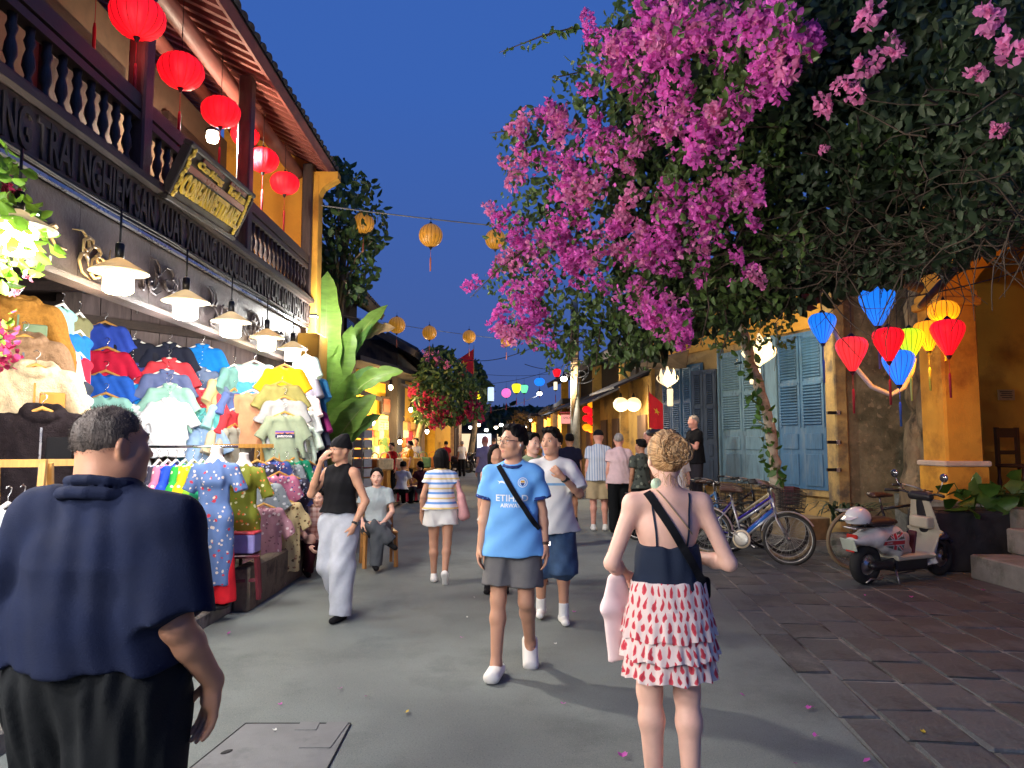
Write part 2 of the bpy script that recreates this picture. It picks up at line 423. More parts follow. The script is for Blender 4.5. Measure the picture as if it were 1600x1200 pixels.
def hair_sdf(style, c, M, wide=1., n=0):
    S = Sdf(); c = Vector(c); T = lambda x, y, z: c + M @ Vector((x * wide, y, z)); MM = np.array(M)
    e = {'buzz': .004, 'short': .013, 'quiff': .014, 'bob': .018, 'cap': .013, 'beanie': .014, 'bun': .012, 'tied': .012, 'long': .016, 'balding': .004}[style]
    S.ell(T(0, -.014, .030), (.077 * wide + e, .098 + e, .090 + e), MM, .01)
    R = lambda a: np.array(M @ Matrix.Rotation(a, 3, 'X'))
    if style == 'quiff':
        S.seg(T(-.045, .058, .108), T(.045, .05, .112), .026, .026, .04); S.seg(T(0, .03, .115), T(0, -.03, .118), .03, .03, .03, f=1.7, n=M @ Vector((1, 0, 0)))
    if style == 'short': S.seg(T(0, .045, .100), T(0, -.06, .098), .034, .034, .03, f=1.7, n=M @ Vector((1, 0, 0)))
    if style in ('bob', 'long'):
        zl = -.10 if style == 'bob' else -.22
        S.seg(T(-.07, -.03, .0), T(-.062, -.035, zl), .034, .030, .03); S.seg(T(.07, -.03, .0), T(.062, -.035, zl), .034, .030, .03); S.seg(T(0, -.08, 0), T(0, -.075, zl), .04, .032, .04, f=1.8, n=M @ Vector((1, 0, 0)))
    # carve the face, ears, nape
    if style in ('beanie', 'cap'):
        S.box(T(0, .0, -.10 if style == 'cap' else -.115), (.2, .25, .125), R(.18 if style == 'beanie' else -.05), .0, .004, True)
        if style == 'beanie': S.seg(T(0, -.05, .115), T(0, -.075, .125), .04, .03, .04)
    else:
        fz = .074 if style in ('short', 'quiff', 'bob', 'tied') else .068
        S.box(T(0, .165, fz - .16), (.0635 * wide, .14, .16), R(-.22), .0, .012, True)
        if style in ('buzz', 'short', 'quiff', 'balding'):
            S.box(T(0, .03, -.155), (.2, .25, .155), R(.16 if style != 'buzz' else .30), .0, .01, True)
            S.box(T(0, .13, -.02), (.2, .115, .06), R(0), .0, .01, True)
        elif style in ('tied', 'bun'):
            S.box(T(0, .04, -.17), (.2, .25, .135), R(.2), .0, .01, True); S.box(T(0, .135, -.05), (.2, .115, .075), R(0), .0, .01, True)
    if style == 'balding': S.box(T(0, .02, .13), (.2, .25, .085), R(.15), .0, .01, True)
    if style == 'tied': S.ell(T(0, -.125, .03), (.03, .035, .04), MM, .02); S.chain([T(0, -.13, .02), T(0, -.145, -.06), T(0, -.12, -.16)], [.024, .026, .012], .02)
    if style == 'bun': S.ell(T(0, -.115, .035), (.062, .042, .058), MM, .02)
    return S

def person(label, loc, face, H=1.7, bd=BD_M, J=None, head=(0, 0, 0), sk=SKIN_A, hair=('short', HBLK), clothes=(), h=.010, hands=None, shoes=None, group='people walking in the street', jowl=0., wide=1., cat='person', hw=1.):
    """face: compass angle the body faces (0 = +y, away from the camera; pi = towards it)"""
    root = empty('person', loc, face, label, cat, group)
    j = {k: Vector(v) for k, v in JDEF.items()}
    if bd is BD_F or bd.get('fem'):
        for s, q in (('L', 1), ('R', -1)):
            for k, dx in (('sh', .012), ('el', .012), ('wr', .01)): j[k + s].x += q * dx
    for k, v in (J or {}).items(): j[k] = Vector(v)
    k_ = H / 1.7
    lat = (j['shR'] - j['shL']).normalized(); lath = (j['hiR'] - j['hiL']).normalized(); latw = (lat + lath).normalized()
    fine = h < .0095
    M = head_matrix(*head)
    S = Sdf()
    S.seg(j['pel'], j['wai'], bd['pelr'], bd['wair'], .05, f=bd['pelf'], fb=bd['waif'], n=lath); S.seg(j['wai'], j['che'], bd['wair'], bd['cher'], .05, f=bd['waif'], fb=bd['chef'], n=latw)
    S.seg(j['che'], j['nk'] - Vector((0, 0, .05)), bd['cher'], .06, .05, f=bd['chef'], fb=2.0, n=lat)
    S.seg(j['nk'] - Vector((0, 0, .05)), j['hd'] + M @ Vector((0, -.018, -.05)), bd['nkr'] + .006, bd['nkr'], .05)
    for s in 'LR':
        S.seg(j['nk'] - Vector((0, 0, .03)), j['sh' + s], .045, bd['shr'], .04); a = bd['arm']
        S.seg(j['sh' + s], j['el' + s], a[0], a[1], .03); m_ = j['el' + s].lerp(j['wr' + s], .3)
        S.seg(j['el' + s], m_, a[1], a[1] * 1.02, .02); S.seg(m_, j['wr' + s], a[1] * 1.02, a[2], .02)
        l = bd['leg']; hp, kn, an = j['hi' + s], j['kn' + s], j['an' + s]
        S.seg(hp, kn, l[0], l[1], .04); back = (an - kn).normalized().cross(lath); back = -back if back.y > 0 else back
        cf = kn.lerp(an, .3) + back * .014
        S.seg(kn, cf, l[1] * .95, l[1] * 1.0, .03); S.seg(cf, an, l[1] * .98, l[2], .03)
    head_sdf(S, j['hd'], M, fine, wide * hw, jowl=jowl)
    hd = hands or {}
    Hs = {}
    for s in 'LR':
        fd = (j['wr' + s] - j['el' + s]).normalized()
        dflt = dict(d=fd, pn=(-1 if s == 'R' else 1, .15, 0), curl=.45, side=None, sc=1.)
        dflt.update(hd.get(s, {})); Hs[s] = dflt
        t = Vector(dflt['d']).normalized().cross(Vector(dflt['pn']))
        sd = dflt['side']
        if sd is None: sd = 1 if t.y > 0 else -1
        if h <= .0075 or not fine: hand_sdf(S, j['wr' + s], dflt['d'], dflt['pn'], dflt['curl'], sd, sc_=dflt['sc'], thumb=dflt.get('thumb', (.6, .5)))
        else: hand_sdf(S, j['wr' + s], dflt['d'], dflt['pn'], dflt['curl'], sd, sc_=dflt['sc'], thumb=dflt.get('thumb', (.6, .5)))
    # feet
    for s in 'LR':
        an = j['an' + s]; fd = Vector((hd.get('foot' + s) or (0.10 * (1 if s == 'R' else -1), 1, -.28))).normalized()
        up = Vector((0, 0, 1)) if abs(fd.z) < .8 else Vector((0, 1, 0)); Rf = frame_z(fd, up)   # y axis ~ up
        q = lambda x, y, z: an + Rf @ Vector((x, y, z))
        if not shoes or shoes[0] in ('sandal', 'bare', 'clog'):
            S.seg(an, q(0, -.03, .06), .036, .034, .03); S.seg(q(0, -.05, -.03), q(0, -.055, .15), .028, .022, .03, f=1.35, n=Rf @ Vector((1, 0, 0)))
    V, F = S.mesh(h, zmin=-.5); V = smooth_mesh(V, F, 1, .4)
    fc = V[F].mean(1); loc_ = (fc - np.array(j['hd'])) @ np.array(M)
    mi = ((np.abs(loc_[:, 0]) < .021 - 1.1 * np.abs(loc_[:, 2] + .0615)) & (loc_[:, 1] > .078) & (np.abs(loc_[:, 2] + .0615) < .0105)).astype(int) if fine else None
    body = link('body', fast_mesh('body', V * k_, F, [sk, LIP], midx=mi), root)
    out = {'root': root, 'body': body, 'j': j, 'M': M, 'k': k_}
    if fine:
        for s in (-1, 1):
            b = MB(); c = j['hd'] + M @ Vector((s * .033 * wide * hw, .0775, .010)); b.ball(c * k_, (.0135 * k_, .0115 * k_, .0062 * k_), 12, 0, M)
            b.ball((c + M @ Vector((0, .0075, 0))) * k_, (.0062 * k_, .0058 * k_, .0058 * k_), 10, 1, M); b.build('eye', [EYEW, EYEB], root)
            b = MB(); P = [j['hd'] + M @ Vector((s * wide * hw * x, y, z)) for x, y, z in ((.016, .091, .034), (.030, .0905, .0385), (.047, .080, .034))]
            b.tube([p * k_ for p in P], [.0022 * k_, .0036 * k_, .0016 * k_], 6); b.build('eyebrow', [hair[1] if hair[1] is not HBLOND else HBROWN], root)
    # hair
    if hair[0]:
        S = hair_sdf(hair[0], j['hd'], M, wide * hw)
        hh = min(h, .009); am = {'buzz': .002, 'beanie': .0015, 'cap': .0}.get(hair[0], .004)
        V, F = S.mesh(hh, folds=(am, 26, tuple(M @ Vector((1, .5, .2))), 3))
        nm = 'knit_hat' if hair[0] == 'beanie' else 'cap' if hair[0] == 'cap' else 'hair'
        ho = link(nm, fast_mesh(nm, V * k_, F, [hair[1]]), root); out['hair'] = ho
    # clothes
    for ci, (kind, m_, o) in enumerate(clothes):
        S = Sdf(); g = lambda k, d: o.get(k, d); lo = g('loose', .02); nm = g('name', {'tee': 'shirt', 'tank': 'vest', 'shorts': 'shorts', 'trousers': 'trousers', 'skirt': 'skirt'}[kind])
        if kind in ('tee', 'tank'):
            hem = g('hem', .84); wai, che, pel = j['wai'], j['che'], j['pel']; dn = (pel - wai).normalized()
            hp = pel + dn * max(.001, (pel.z - hem) / max(.3, -dn.z)) if hem < pel.z else wai.lerp(pel, (wai.z - hem) / (wai.z - pel.z))
            fl = g('flare', 0.); wr_ = max(bd['wair'], bd['cher'] * .9)
            S.seg(che, wai, bd['cher'] + lo * .7, wr_ + lo, .05, f=bd['chef'], fb=max(bd['waif'], bd['chef'] * .97), n=latw)
            S.seg(wai, hp, wr_ + lo, bd['pelr'] + lo + .028 + fl, .03, f=max(bd['waif'], bd['chef'] * .97), fb=bd['pelf'], n=lath, flat=(0, 1))
            S.seg(j['nk'] - Vector((0, 0, .07)), j['nk'] - Vector((0, 0, .005)), bd['nkr'] + .034, bd['nkr'] + .018, .03); S.seg(j['nk'] - Vector((0, 0, .06)), che, .062 + lo * .35, bd['cher'] + lo * .7, .05, f=2.0, fb=bd['chef'], n=lat)
            for s in 'LR':
                S.seg(j['nk'] - Vector((0, 0, .035)), j['sh' + s], .062, bd['shr'] + .014, .04)
                if kind == 'tee':
                    sl = g('sleeve', .58); e = j['sh' + s].lerp(j['el' + s], sl); w0 = bd['arm'][0] + lo * .8; S.seg(j['sh' + s], e, max(bd['arm'][0], bd['shr']) + .012, w0 + g('sw', .012), .03, flat=(0, 1))
                else:
                    S.seg(j['sh' + s] + Vector((0, 0, .02)) + (j['sh' + s] - j['nk']) * .13, j['sh' + s].lerp(j['el' + s], .5) + (j['sh' + s] - j['nk']) * .35, bd['arm'][0] + .018, bd['arm'][0] + .04, .012, sub=True)
            nd = g('neck', 0.)
            S.ell(j['nk'] + Vector((0, .022 + nd * .2, .042 - nd)), (.066 + nd * .4, .066, .05 + nd * .3), None, .006, sub=True)
        else:
            hm = [q[2].get('hem', .84) for q in clothes if q[0] in ('tee', 'tank')]; top = g('top', min([1.0] + [x + .05 for x in hm])); wai, pel = j['wai'], j['pel']; tp = pel.lerp(wai, (top - pel.z) / max(.05, wai.z - pel.z)) if abs(wai.z - pel.z) > .04 else wai
            S.seg(wai, pel, bd['wair'] + lo * .5, bd['pelr'] + lo * .4, .03, f=bd['waif'], fb=bd['pelf'], n=lath); S.seg(pel, (j['hiL'] + j['hiR']) / 2 + Vector((0, 0, -.03)), bd['pelr'] + lo * .4, bd['pelr'] * .9 + lo * .4, .03, f=bd['pelf'], n=lath)
            for s in 'LR':
                hp, kn, an = j['hi' + s], j['kn' + s], j['an' + s]; l = bd['leg']; w = g('w', lo) + .008
                if kind == 'shorts':
                    t = g('len', .7)
                    if t <= 1: S.seg(hp, hp.lerp(kn, t), l[0] + w * .8, (l[0] * (1 - t) + l[1] * t) + w * 1.6 + .012, .035, flat=(0, 1))
                    else: S.seg(hp, kn, l[0] + w * .8, l[1] + w * 1.4, .035); S.seg(kn, kn.lerp(an, t - 1), l[1] + w * 1.4, l[1] + w * 1.5, .03, flat=(0, 1))
                else:
                    S.seg(hp, kn, l[0] + w * .8, l[1] + w * 1.2, .035); S.seg(kn, an + (an - kn).normalized() * g('drop', .03), l[1] + w * 1.2, g('cuff', l[2] + w * 1.3), .03, flat=(0, 1))
        if kind in ('shorts', 'trousers'): S.box(tp + latw.cross(Vector((0, 1, 0))) * 0 + Vector((0, 0, .3)), (.6, .6, .3), None, 0., .004, True)
        fo = g('fold', .006)
        V, F = S.mesh(g('h', h), folds=(fo, g('ff', 7.), g('fd', (1, .5, .25)), ci * 2.3 + len(label)), zmin=.004)
        V = smooth_mesh(V, F, 1, .4)
        out[nm] = link(nm, fast_mesh(nm, V * k_, F, [m_]), root)
    # shoes
    if shoes and shoes[0] != 'bare':
        for s in 'LR':
            an = j['an' + s]; fd = Vector((hd.get('foot' + s) or (0.10 * (1 if s == 'R' else -1), 1, 0)))
            fd = Vector((fd.x, fd.y, fd.z if hd.get('foot' + s) else 0)).normalized(); Rf = frame_z(fd, (0, 0, 1) if abs(fd.z) < .8 else (0, 1, 0)); q = lambda x, y, z: an + Rf @ Vector((x, y, z)); nx = Rf @ Vector((1, 0, 0))
            S = Sdf(); sl = q(0, -.081, 0); up = Rf @ Vector((0, 1, 0))
            if shoes[0] in ('shoe', 'trainer'):
                S.seg(q(0, -.05, -.045), q(.0, -.055, .13), .036, .030, .03, f=1.2, n=nx); S.seg(q(0, -.05, -.03), q(0, .0, -.005), .038, .042, .03)
            elif shoes[0] == 'clog':
                S.seg(q(0, -.043, -.045), q(0, -.046, .15), .046, .046, .02, f=1.25, n=nx); S.ell(q(0, .02, -.03), (.040, .05, .06), np.array(Rf), .02, sub=True)
            else:
                S.seg(q(0, -.07, -.06), q(0, -.07, .15), .012, .012, .01, f=3.2, n=nx); S.seg(q(-.04, -.05, .09), q(.04, -.05, .09), .022, .022, .01); 
            S.box(sl - up * .2, (.3, .2, .4), np.array(Rf), 0., .002, sub=True)
            V, F = S.mesh(min(h, .008)); V = smooth_mesh(V, F, 1, .4)
            so = link('shoe', fast_mesh('shoe', V * k_, F, [shoes[1]]), root)
    return out

def bvh_of(o):
    me = o.data; n = len(me.vertices); co = np.empty(n * 3, np.float32); me.vertices.foreach_get('co', co)
    return BVHTree.FromPolygons([Vector(c) for c in co.reshape(-1, 3)], [tuple(p.vertices) for p in me.polygons])
def project_poly(bvh, pts, origin, d, right, up, off=.003):
    out = []
    d = Vector(d).normalized()
    for x, z in pts:
        o = Vector(origin) + Vector(right) * x + Vector(up) * z
        hit = bvh.ray_cast(o, d, 2.)
        out.append(hit[0] - d * off if hit[0] else None)
    return out
def text_mesh(txt, size, ext=0., align='CENTER', bold=0., shear=0., spacing=1.):
    cu = bpy.data.curves.new('lettering', 'FONT'); cu.body = txt; cu.size = size; cu.align_x = align; cu.align_y = 'CENTER'; cu.extrude = ext; cu.offset = bold; cu.shear = shear; cu.space_character = spacing; cu.resolution_u = 3
    o = bpy.data.objects.new('lettering', cu); COL.objects.link(o)
    dg = bpy.context.evaluated_depsgraph_get(); me = bpy.data.meshes.new_from_object(o.evaluated_get(dg)); bpy.data.objects.remove(o); bpy.data.curves.remove(cu)
    return me
def print_on(target, me, origin, d, right, up, m, name, parent, off=.003, flip=False):
    """flat print (lettering, emblem) laid onto the cloth of target along d"""
    bvh = bvh_of(target); bm = bmesh.new(); bm.from_mesh(me)
    bmesh.ops.triangulate(bm, faces=bm.faces)
    for _ in range(2):
        es = [e for e in bm.edges if e.calc_length() > .02]
        if es: bmesh.ops.subdivide_edges(bm, edges=es, cuts=1); bmesh.ops.triangulate(bm, faces=[f for f in bm.faces if len(f.verts) > 4])
    d = Vector(d).normalized()
    for v in bm.verts:
        o = Vector(origin) + Vector(right) * v.co.x + Vector(up) * v.co.y; hit = bvh.ray_cast(o, d, 2.)
        v.co = (hit[0] - d * (off + v.co.z)) if hit[0] else o + d * .2
    me2 = bpy.data.meshes.new(name); bm.to_mesh(me2); bm.free(); me2.materials.clear(); me2.materials.append(m)
    return link(name, me2, parent)
def poly_mesh(polys):
    b = MB()
    for p in polys: b.add([(x, y, 0) for x, y in p], [tuple(range(len(p)))])
    me = bpy.data.meshes.new('emblem'); me.from_pydata(b.v, [], b.f); return me
def strap_on(pts, w, m, name, parent, th=.004, nrm=None):
    """a flat band following 3d points; nrm(i) outward normals"""
    b = MB(); n = len(pts); pts = [Vector(p) for p in pts]
    vs = []
    for i, p in enumerate(pts):
        d = (pts[min(i + 1, n - 1)] - pts[max(i - 1, 0)]).normalized(); N = Vector(nrm[i]) if nrm else Vector((0, 1, 0)); s = d.cross(N).normalized(); N = s.cross(d)
        for a, c in ((-1, 0), (1, 0), (1, 1), (-1, 1)): vs.append(p + s * a * w / 2 + N * c * th)
    fs = []
    for i in range(n - 1):
        for k in range(4): j = (k + 1) % 4; fs.append((i * 4 + k, i * 4 + j, i * 4 + 4 + j, i * 4 + 4 + k))
    fs += [(3, 2, 1, 0), tuple((n - 1) * 4 + k for k in range(4))]
    b.add(vs, fs); return b.build(name, m, parent)
def band_over(targets, a, c, out_dir, w, m, name, parent, n=18, off=.004):
    """strap from a to c laid on the outside of targets (rays shot inwards along -out_dir)"""
    bs = [bvh_of(t) for t in targets]; P = []; N = []
    a = Vector(a); c = Vector(c); od = Vector(out_dir).normalized()
    for i in range(n):
        p = a.lerp(c, i / (n - 1)); best = None
        for b in bs:
            h = b.ray_cast(p + od * .6, -od, 1.2)
            if h[0] and (best is None or (h[0] - p).dot(od) > (best[0] - p).dot(od)): best = h
        if best: P.append(best[0] + od * off); N.append((best[1] * .6 + od).normalized())
    Q = P[:]
    for i in range(1, len(P) - 1): Q[i] = (P[i - 1] + P[i] * 2 + P[i + 1]) / 4 + od * .002
    return strap_on(Q, w, m, name, parent, nrm=N)
# ---------------------------------------------------------------- materials of the place
ASPH = mat('worn_asphalt', (.156, .174, .162), rough=.8, var=.16, scale=1.3, bump=.35, bscale=170, stain=(.100, .113, .106), samt=.45, sscale=.7, spec=.3)
STONES = [mat('paving_stone_' + n, c, rough=.62, var=.3, scale=3, bump=.5, bscale=24, stain=s, samt=.5, sscale=2.2, spec=.4) for n, c, s in (
    ('brown', (.072, .079, .082), (.044, .045, .044)), ('grey', (.092, .102, .106), (.06, .062, .06)), ('dark', (.058, .063, .065), (.12, .12, .115)), ('rust', (.078, .077, .074), (.048, .048, .046)))]
MORTAR = mat('mortar', (.29, .27, .23), rough=.95, var=.4, scale=4, bump=.5, bscale=50, stain=(.05, .045, .04), samt=.75, sscale=1.2)
KERB = mat('kerb_stone', (.22, .20, .17), rough=.9, var=.3, bump=.5, bscale=30, stain=(.07, .06, .05), samt=.5, sscale=4)
DWOOD = mat('dark_wood', (.040, .026, .022), rough=.55, var=.4, scale=5, bump=.3, bscale=30, stretch=(6, .8, 6), spec=.4)
DWOOD2 = mat('dark_wood_vertical', (.050, .034, .030), rough=.5, var=.4, scale=5, bump=.3, bscale=30, stretch=(6, 6, .8), spec=.4)
FRIEZE = mat('carved_wood_board', (.062, .048, .048), rough=.45, var=.25, scale=3, bump=.35, bscale=22, spec=.5, stain=(.05, .036, .033), samt=.5, sscale=3)
BEAMW = mat('lettered_beam_wood', (.125, .092, .082), rough=.6, var=.3, scale=4, bump=.3, bscale=26, stretch=(4, .6, 4))
REDW = mat('red_rafter_wood', (.20, .062, .048), rough=.6, var=.3, scale=5, bump=.2)
SOFF = mat('soffit_boards', (.34, .22, .15), rough=.8, var=.3, scale=6)
TILE = mat('roof_tile', (.055, .045, .042), rough=.9, var=.45, scale=5, bump=.6, bscale=25, stain=(.09, .085, .07), samt=.4, sscale=7)
YEL = mat('yellow_plaster', (.68, .35, .045), rough=.88, var=.12, scale=2.5, bump=.25, bscale=30, stain=(.42, .19, .03), samt=.45, sscale=1.6)
YELP = mat('faded_yellow_plaster', (.44, .30, .11), rough=.9, var=.2, scale=2.5, bump=.4, bscale=22, stain=(.13, .10, .065), samt=.6, sscale=1.7)
ORG = mat('orange_plaster', (.62, .31, .035), rough=.9, var=.1, scale=1.5, bump=.2, bscale=30, stain=(.38, .16, .022), samt=.4, sscale=.9)
MOSS = mat('mossy_wall', (.235, .20, .115), rough=.95, var=.4, scale=2.2, bump=.7, bscale=16, stain=(.11, .10, .055), samt=.55, sscale=1.9)
recolor(MOSS, lambda nt, co, old: mixc(nt, mth(nt, 'GREATER_THAN', nn(nt, 'ShaderNodeTexNoise', {0: co, 'Scale': 9., 'Detail': 8.}).outputs[0], .62), old, (.30, .24, .14)))
BLUE1 = mat('blue_painted_wood', (.052, .14, .25), rough=.6, var=.25, scale=5, bump=.25, stretch=(4, 4, .6), bscale=30, stain=(.12, .19, .26), samt=.38, sscale=3)
BLUE2 = mat('pale_blue_painted_wood', (.14, .25, .31), rough=.65, var=.2, scale=5, bump=.25, stretch=(4, 4, .6), bscale=30, stain=(.09, .15, .19), samt=.45, sscale=3)
BLUE3 = mat('slate_blue_painted_wood', (.040, .062, .095), rough=.6, var=.3, scale=5, bump=.2, stretch=(4, 4, .6))
IRON = mat('black_iron', (.02, .02, .022), rough=.45, var=.2, metal=.6)
STEEL = mat('steel', (.55, .55, .56), rough=.28, var=.1, metal=1)
CREAM = mat('cream_paint', (.62, .52, .36), rough=.7, var=.1)
CONC = mat('grey_concrete', (.23, .225, .20), rough=.9, var=.25, scale=4, bump=.4, bscale=34, stain=(.10, .11, .075), samt=.5, sscale=3)
BLKST = mat('black_stone', (.028, .028, .03), rough=.5, var=.4, scale=5, bump=.3, bscale=20)
CANVAS = mat('old_canvas', (.30, .22, .14), rough=.9, var=.3, scale=4, bump=.3)
TARP = mat('dark_tarpaulin', (.045, .040, .038), rough=.7, var=.5, scale=3, bump=.4, bscale=9)
DKWALL = mat('dark_timber_wall', (.040, .034, .034), rough=.85, var=.35, scale=3, bump=.3, stretch=(5, 5, .7))
GLOWW = mat('lamp_glass_white', (.9, .9, .88), emit=14, ecol=(1., .97, .92), var=0)
GLOWY = mat('lamp_glass_warm', (.9, .8, .6), emit=14, ecol=(1., .80, .50), var=0)
SHADE = mat('lamp_shade_enamel', (.60, .52, .38), rough=.4, var=.12, trans=.45)
WOODY = mat('yellow_pine_wood', (.58, .30, .07), rough=.5, var=.2, scale=8, stretch=(5, 5, .7))
CABLE = mat('black_cable', (.012, .012, .013), rough=.6, var=.1)

LIGHT_K = 1.5
def point(parent, loc, W, col=(1, 1, 1), r=.06, spot=None, name='bulb_light'):
    l = bpy.data.lights.new(name, 'SPOT' if spot else 'POINT'); l.energy = W * LIGHT_K; l.color = col; l.shadow_soft_size = r
    if spot: l.spot_size = spot; l.spot_blend = .6
    o = bpy.data.objects.new(name, l); COL.objects.link(o); o.location = loc
    if parent: o.parent = parent
    return o
# ---------------------------------------------------------------- ground
def redge(Y): return 1.5 + .105 * Y if Y < 9.5 else 2.5 + .012 * (Y - 9.5)
b = MB(); b.box((0, 60, -.25), (260, 260, .4)); structure(b.build('ground', KERB))
b = MB(); ys = [-8 + i * .75 for i in range(170)]
vs = []; fs = []
for y in ys: vs += [(-2.56 if y < 12 else -2.56 + min(1, (y - 12) * .01), y, 0), (redge(y), y, 0)]
for i in range(len(ys) - 1): fs.append((2 * i, 2 * i + 1, 2 * i + 3, 2 * i + 2))
b.add(vs, fs); structure(b.build('road', ASPH))
recolor(ASPH, lambda nt, co, old: mixc(nt, nn(nt, 'ShaderNodeMapRange', {0: nn(nt, 'ShaderNodeTexNoise', {0: co, 'Scale': 150., 'Detail': 4.}).outputs[0], 1: .58, 2: .72, 3: 0., 4: .6}).outputs[0], mixc(nt, nn(nt, 'ShaderNodeMapRange', {0: nn(nt, 'ShaderNodeTexNoise', {0: co, 'Scale': 95., 'Detail': 5.}).outputs[0], 1: .56, 2: .7, 3: 0., 4: .55}).outputs[0], old, (.06, .06, .06)), (.34, .34, .33)))
# drain cover in the road
cv = empty('drain_cover', (0, 0, 0), 0, 'square concrete drain cover let into the road beside the big man', 'drain cover')
G = [gnd(*p) for p in ((384, 1132), (548, 1132), (492, 1240), (250, 1240))]
cmat = mat('drain_concrete', (.17, .172, .17), rough=.85, var=.14, bump=.35, bscale=150, stain=(.10, .1, .1), samt=.4, sscale=2.)
b = MB(); b.add([p + Vector((0, 0, .006)) for p in G], [(3, 2, 1, 0)]); b.build('cover_slab', cmat, cv)
gap = mat('joint_shadow_gap', (.02, .02, .02), rough=1, var=.3)
b = MB()
for i in range(4): b.beam(G[i] + Vector((0, 0, .006)), G[(i + 1) % 4] + Vector((0, 0, .006)), .005, .007)
b.build('cover_joint', gap, cv)
for q in (((470, 1131), (500, 1131), (494, 1143), (460, 1143)), ((512, 1131), (545, 1131), (516, 1171), (467, 1171))):
    b = MB(); P = [gnd(*p) for p in q]; b.add([p + Vector((0, 0, .005)) for p in P] + [p + Vector((0, 0, .011)) for p in P], [(7, 6, 5, 4), (0, 1, 5, 4), (1, 2, 6, 5), (2, 3, 7, 6), (3, 0, 4, 7)]); b.build('cover_plate', cmat, cv)
b = MB(); b.ball(gnd(354, 1177) + Vector((0, 0, .008)), (.02, .035, .003), 10, 0, rotm(0, 0, -.6)); b.build('lifting_hole', gap, cv)
# stone paving on the right
pv = empty('paving', (0, 0, 0)); structure(pv)
b = MB(); vs = []; fs = []
for y in ys: vs += [(redge(y) + .004, y, -.004), (14., y, -.004)]
for i in range(len(ys) - 1): fs.append((2 * i, 2 * i + 1, 2 * i + 3, 2 * i + 2))
b.add(vs, fs); structure(b.build('paving_bed', MORTAR, pv))
def stone_mesh(i, w, l):
    b = MB(); b.box((0, 0, -.02), (w, l, .05), None, 0, .010); me = b.mesh('paving_stone', [STONES[0]])
    bm = bmesh.new(); bm.from_mesh(me); r = random.Random(i)
    for v in bm.verts: v.co.x += r.uniform(-.012, .012); v.co.y += r.uniform(-.012, .012); v.co.z += r.uniform(-.003, .003)
    bm.to_mesh(me); bm.free(); return me
_sm = {}
random.seed(11)
nst = 0
for c in range(13):
    w = .26 if c == 0 else .37; off = 0 if c == 0 else .26 + .37 * (c - 1)
    y = 2.0 + random.uniform(0, .5)
    while y < (13 if c < 6 else 10.5):
        ln = random.choice((.46, .52, .58, .66)) if c else random.choice((.8, 1.0)); k = (c if c < 2 else 2 + (c % 2), ln, random.randrange(3))
        if k not in _sm: _sm[k] = stone_mesh(len(_sm), w - .022, ln - .022)
        yc = y + ln / 2; x0 = redge(yc) + off + w / 2
        if nst < 300:
            link('paving_stone', _sm[k], pv, (x0, yc, random.uniform(-.004, .006)), (random.gauss(0, .004), random.gauss(0, .004), -.105 if yc < 9.5 else -.012), None, STONES[random.choice((0, 0, 1, 1, 2, 3))]); nst += 1
        y += ln
# petals and litter on the road
PETALM = mat('magenta_petal', (.62, .10, .46), rough=.6, var=.2, trans=.3)
def petal(px, py, s=.03, m=None, nm='fallen_flower', lab=None, z=.004):
    b = MB(); r = random.Random(px)
    for k in range(3):
        a = r.uniform(0, 6) + k * 2.1; R = Matrix.Rotation(a, 3, 'Z') @ Matrix.Rotation(-.35, 3, 'Y')
        P = [R @ Vector(q) * s for q in ((0, 0, .15), (.45, -.35, .25), (.95, 0, .3), (.45, .35, .25))]; b.add(P, [(0, 1, 2, 3)])
    o = b.build(nm, m or PETALM, None, gnd(px, py) + Vector((0, 0, z))); tag(o, lab or 'small magenta bougainvillea flower fallen on the ground', 'flower', 'flowers fallen on the ground'); return o
PLC=iter('on the road behind the blonde woman|alone on the road edge near the paving|touching another on the road edge|below the pair at the road edge|at the blonde woman\'s heel|at the bottom edge of the road|in the lower corner of the paving|in mid road before the jersey man|on the road right of the big man\'s hand|between the big man\'s hand and mid road|beside the big man\'s hand|just behind the white tee man\'s shoe|second behind the white tee man\'s shoe|left of the jersey man\'s feet|on the paving before the stone steps|on the paving nearest the stone steps|on the paving behind the scooter|below the row of bicycles|by the kerb beside the big man\'s arm'.split('|'))
for px, py, s in ((1162, 1089, .03), (1262, 1110, .035), (1270, 1107, .03), (1273, 1154, .035), (973, 1186, .04), (1243, 1196, .035), (1349, 1194, .045), (880, 1102, .025), (572, 1090, .025), (531, 1078, .025), (438, 1103, .022), (884, 957, .03), (897, 958, .03), (722, 998, .025), (1424, 935, .035), (1537, 924, .035), (1352, 932, .025), (1205, 868, .03), (355, 993, .04)): petal(px, py, s, lab='small magenta flower lying ' + next(PLC))
YLF = mat('yellow_leaf', (.55, .38, .03), rough=.7); PAPR = mat('paper_scrap', (.7, .68, .62), rough=.8)
petal(634, 1116, .03, YLF, 'fallen_leaf', 'small yellow leaf fallen on the road near the drain cover'); petal(1444, 1148, .03, YLF, 'fallen_leaf', 'small orange leaf fallen on the stone paving')
for px, py, l in ((430, 1144, 'on the drain cover'), (730, 966, 'in mid road'), (742, 935, 'on the road near the striped woman'), (868, 1008, 'on the road by the white tee man')): petal(px, py, .022, PAPR, 'paper_scrap', 'tiny white scrap of paper lying ' + l)
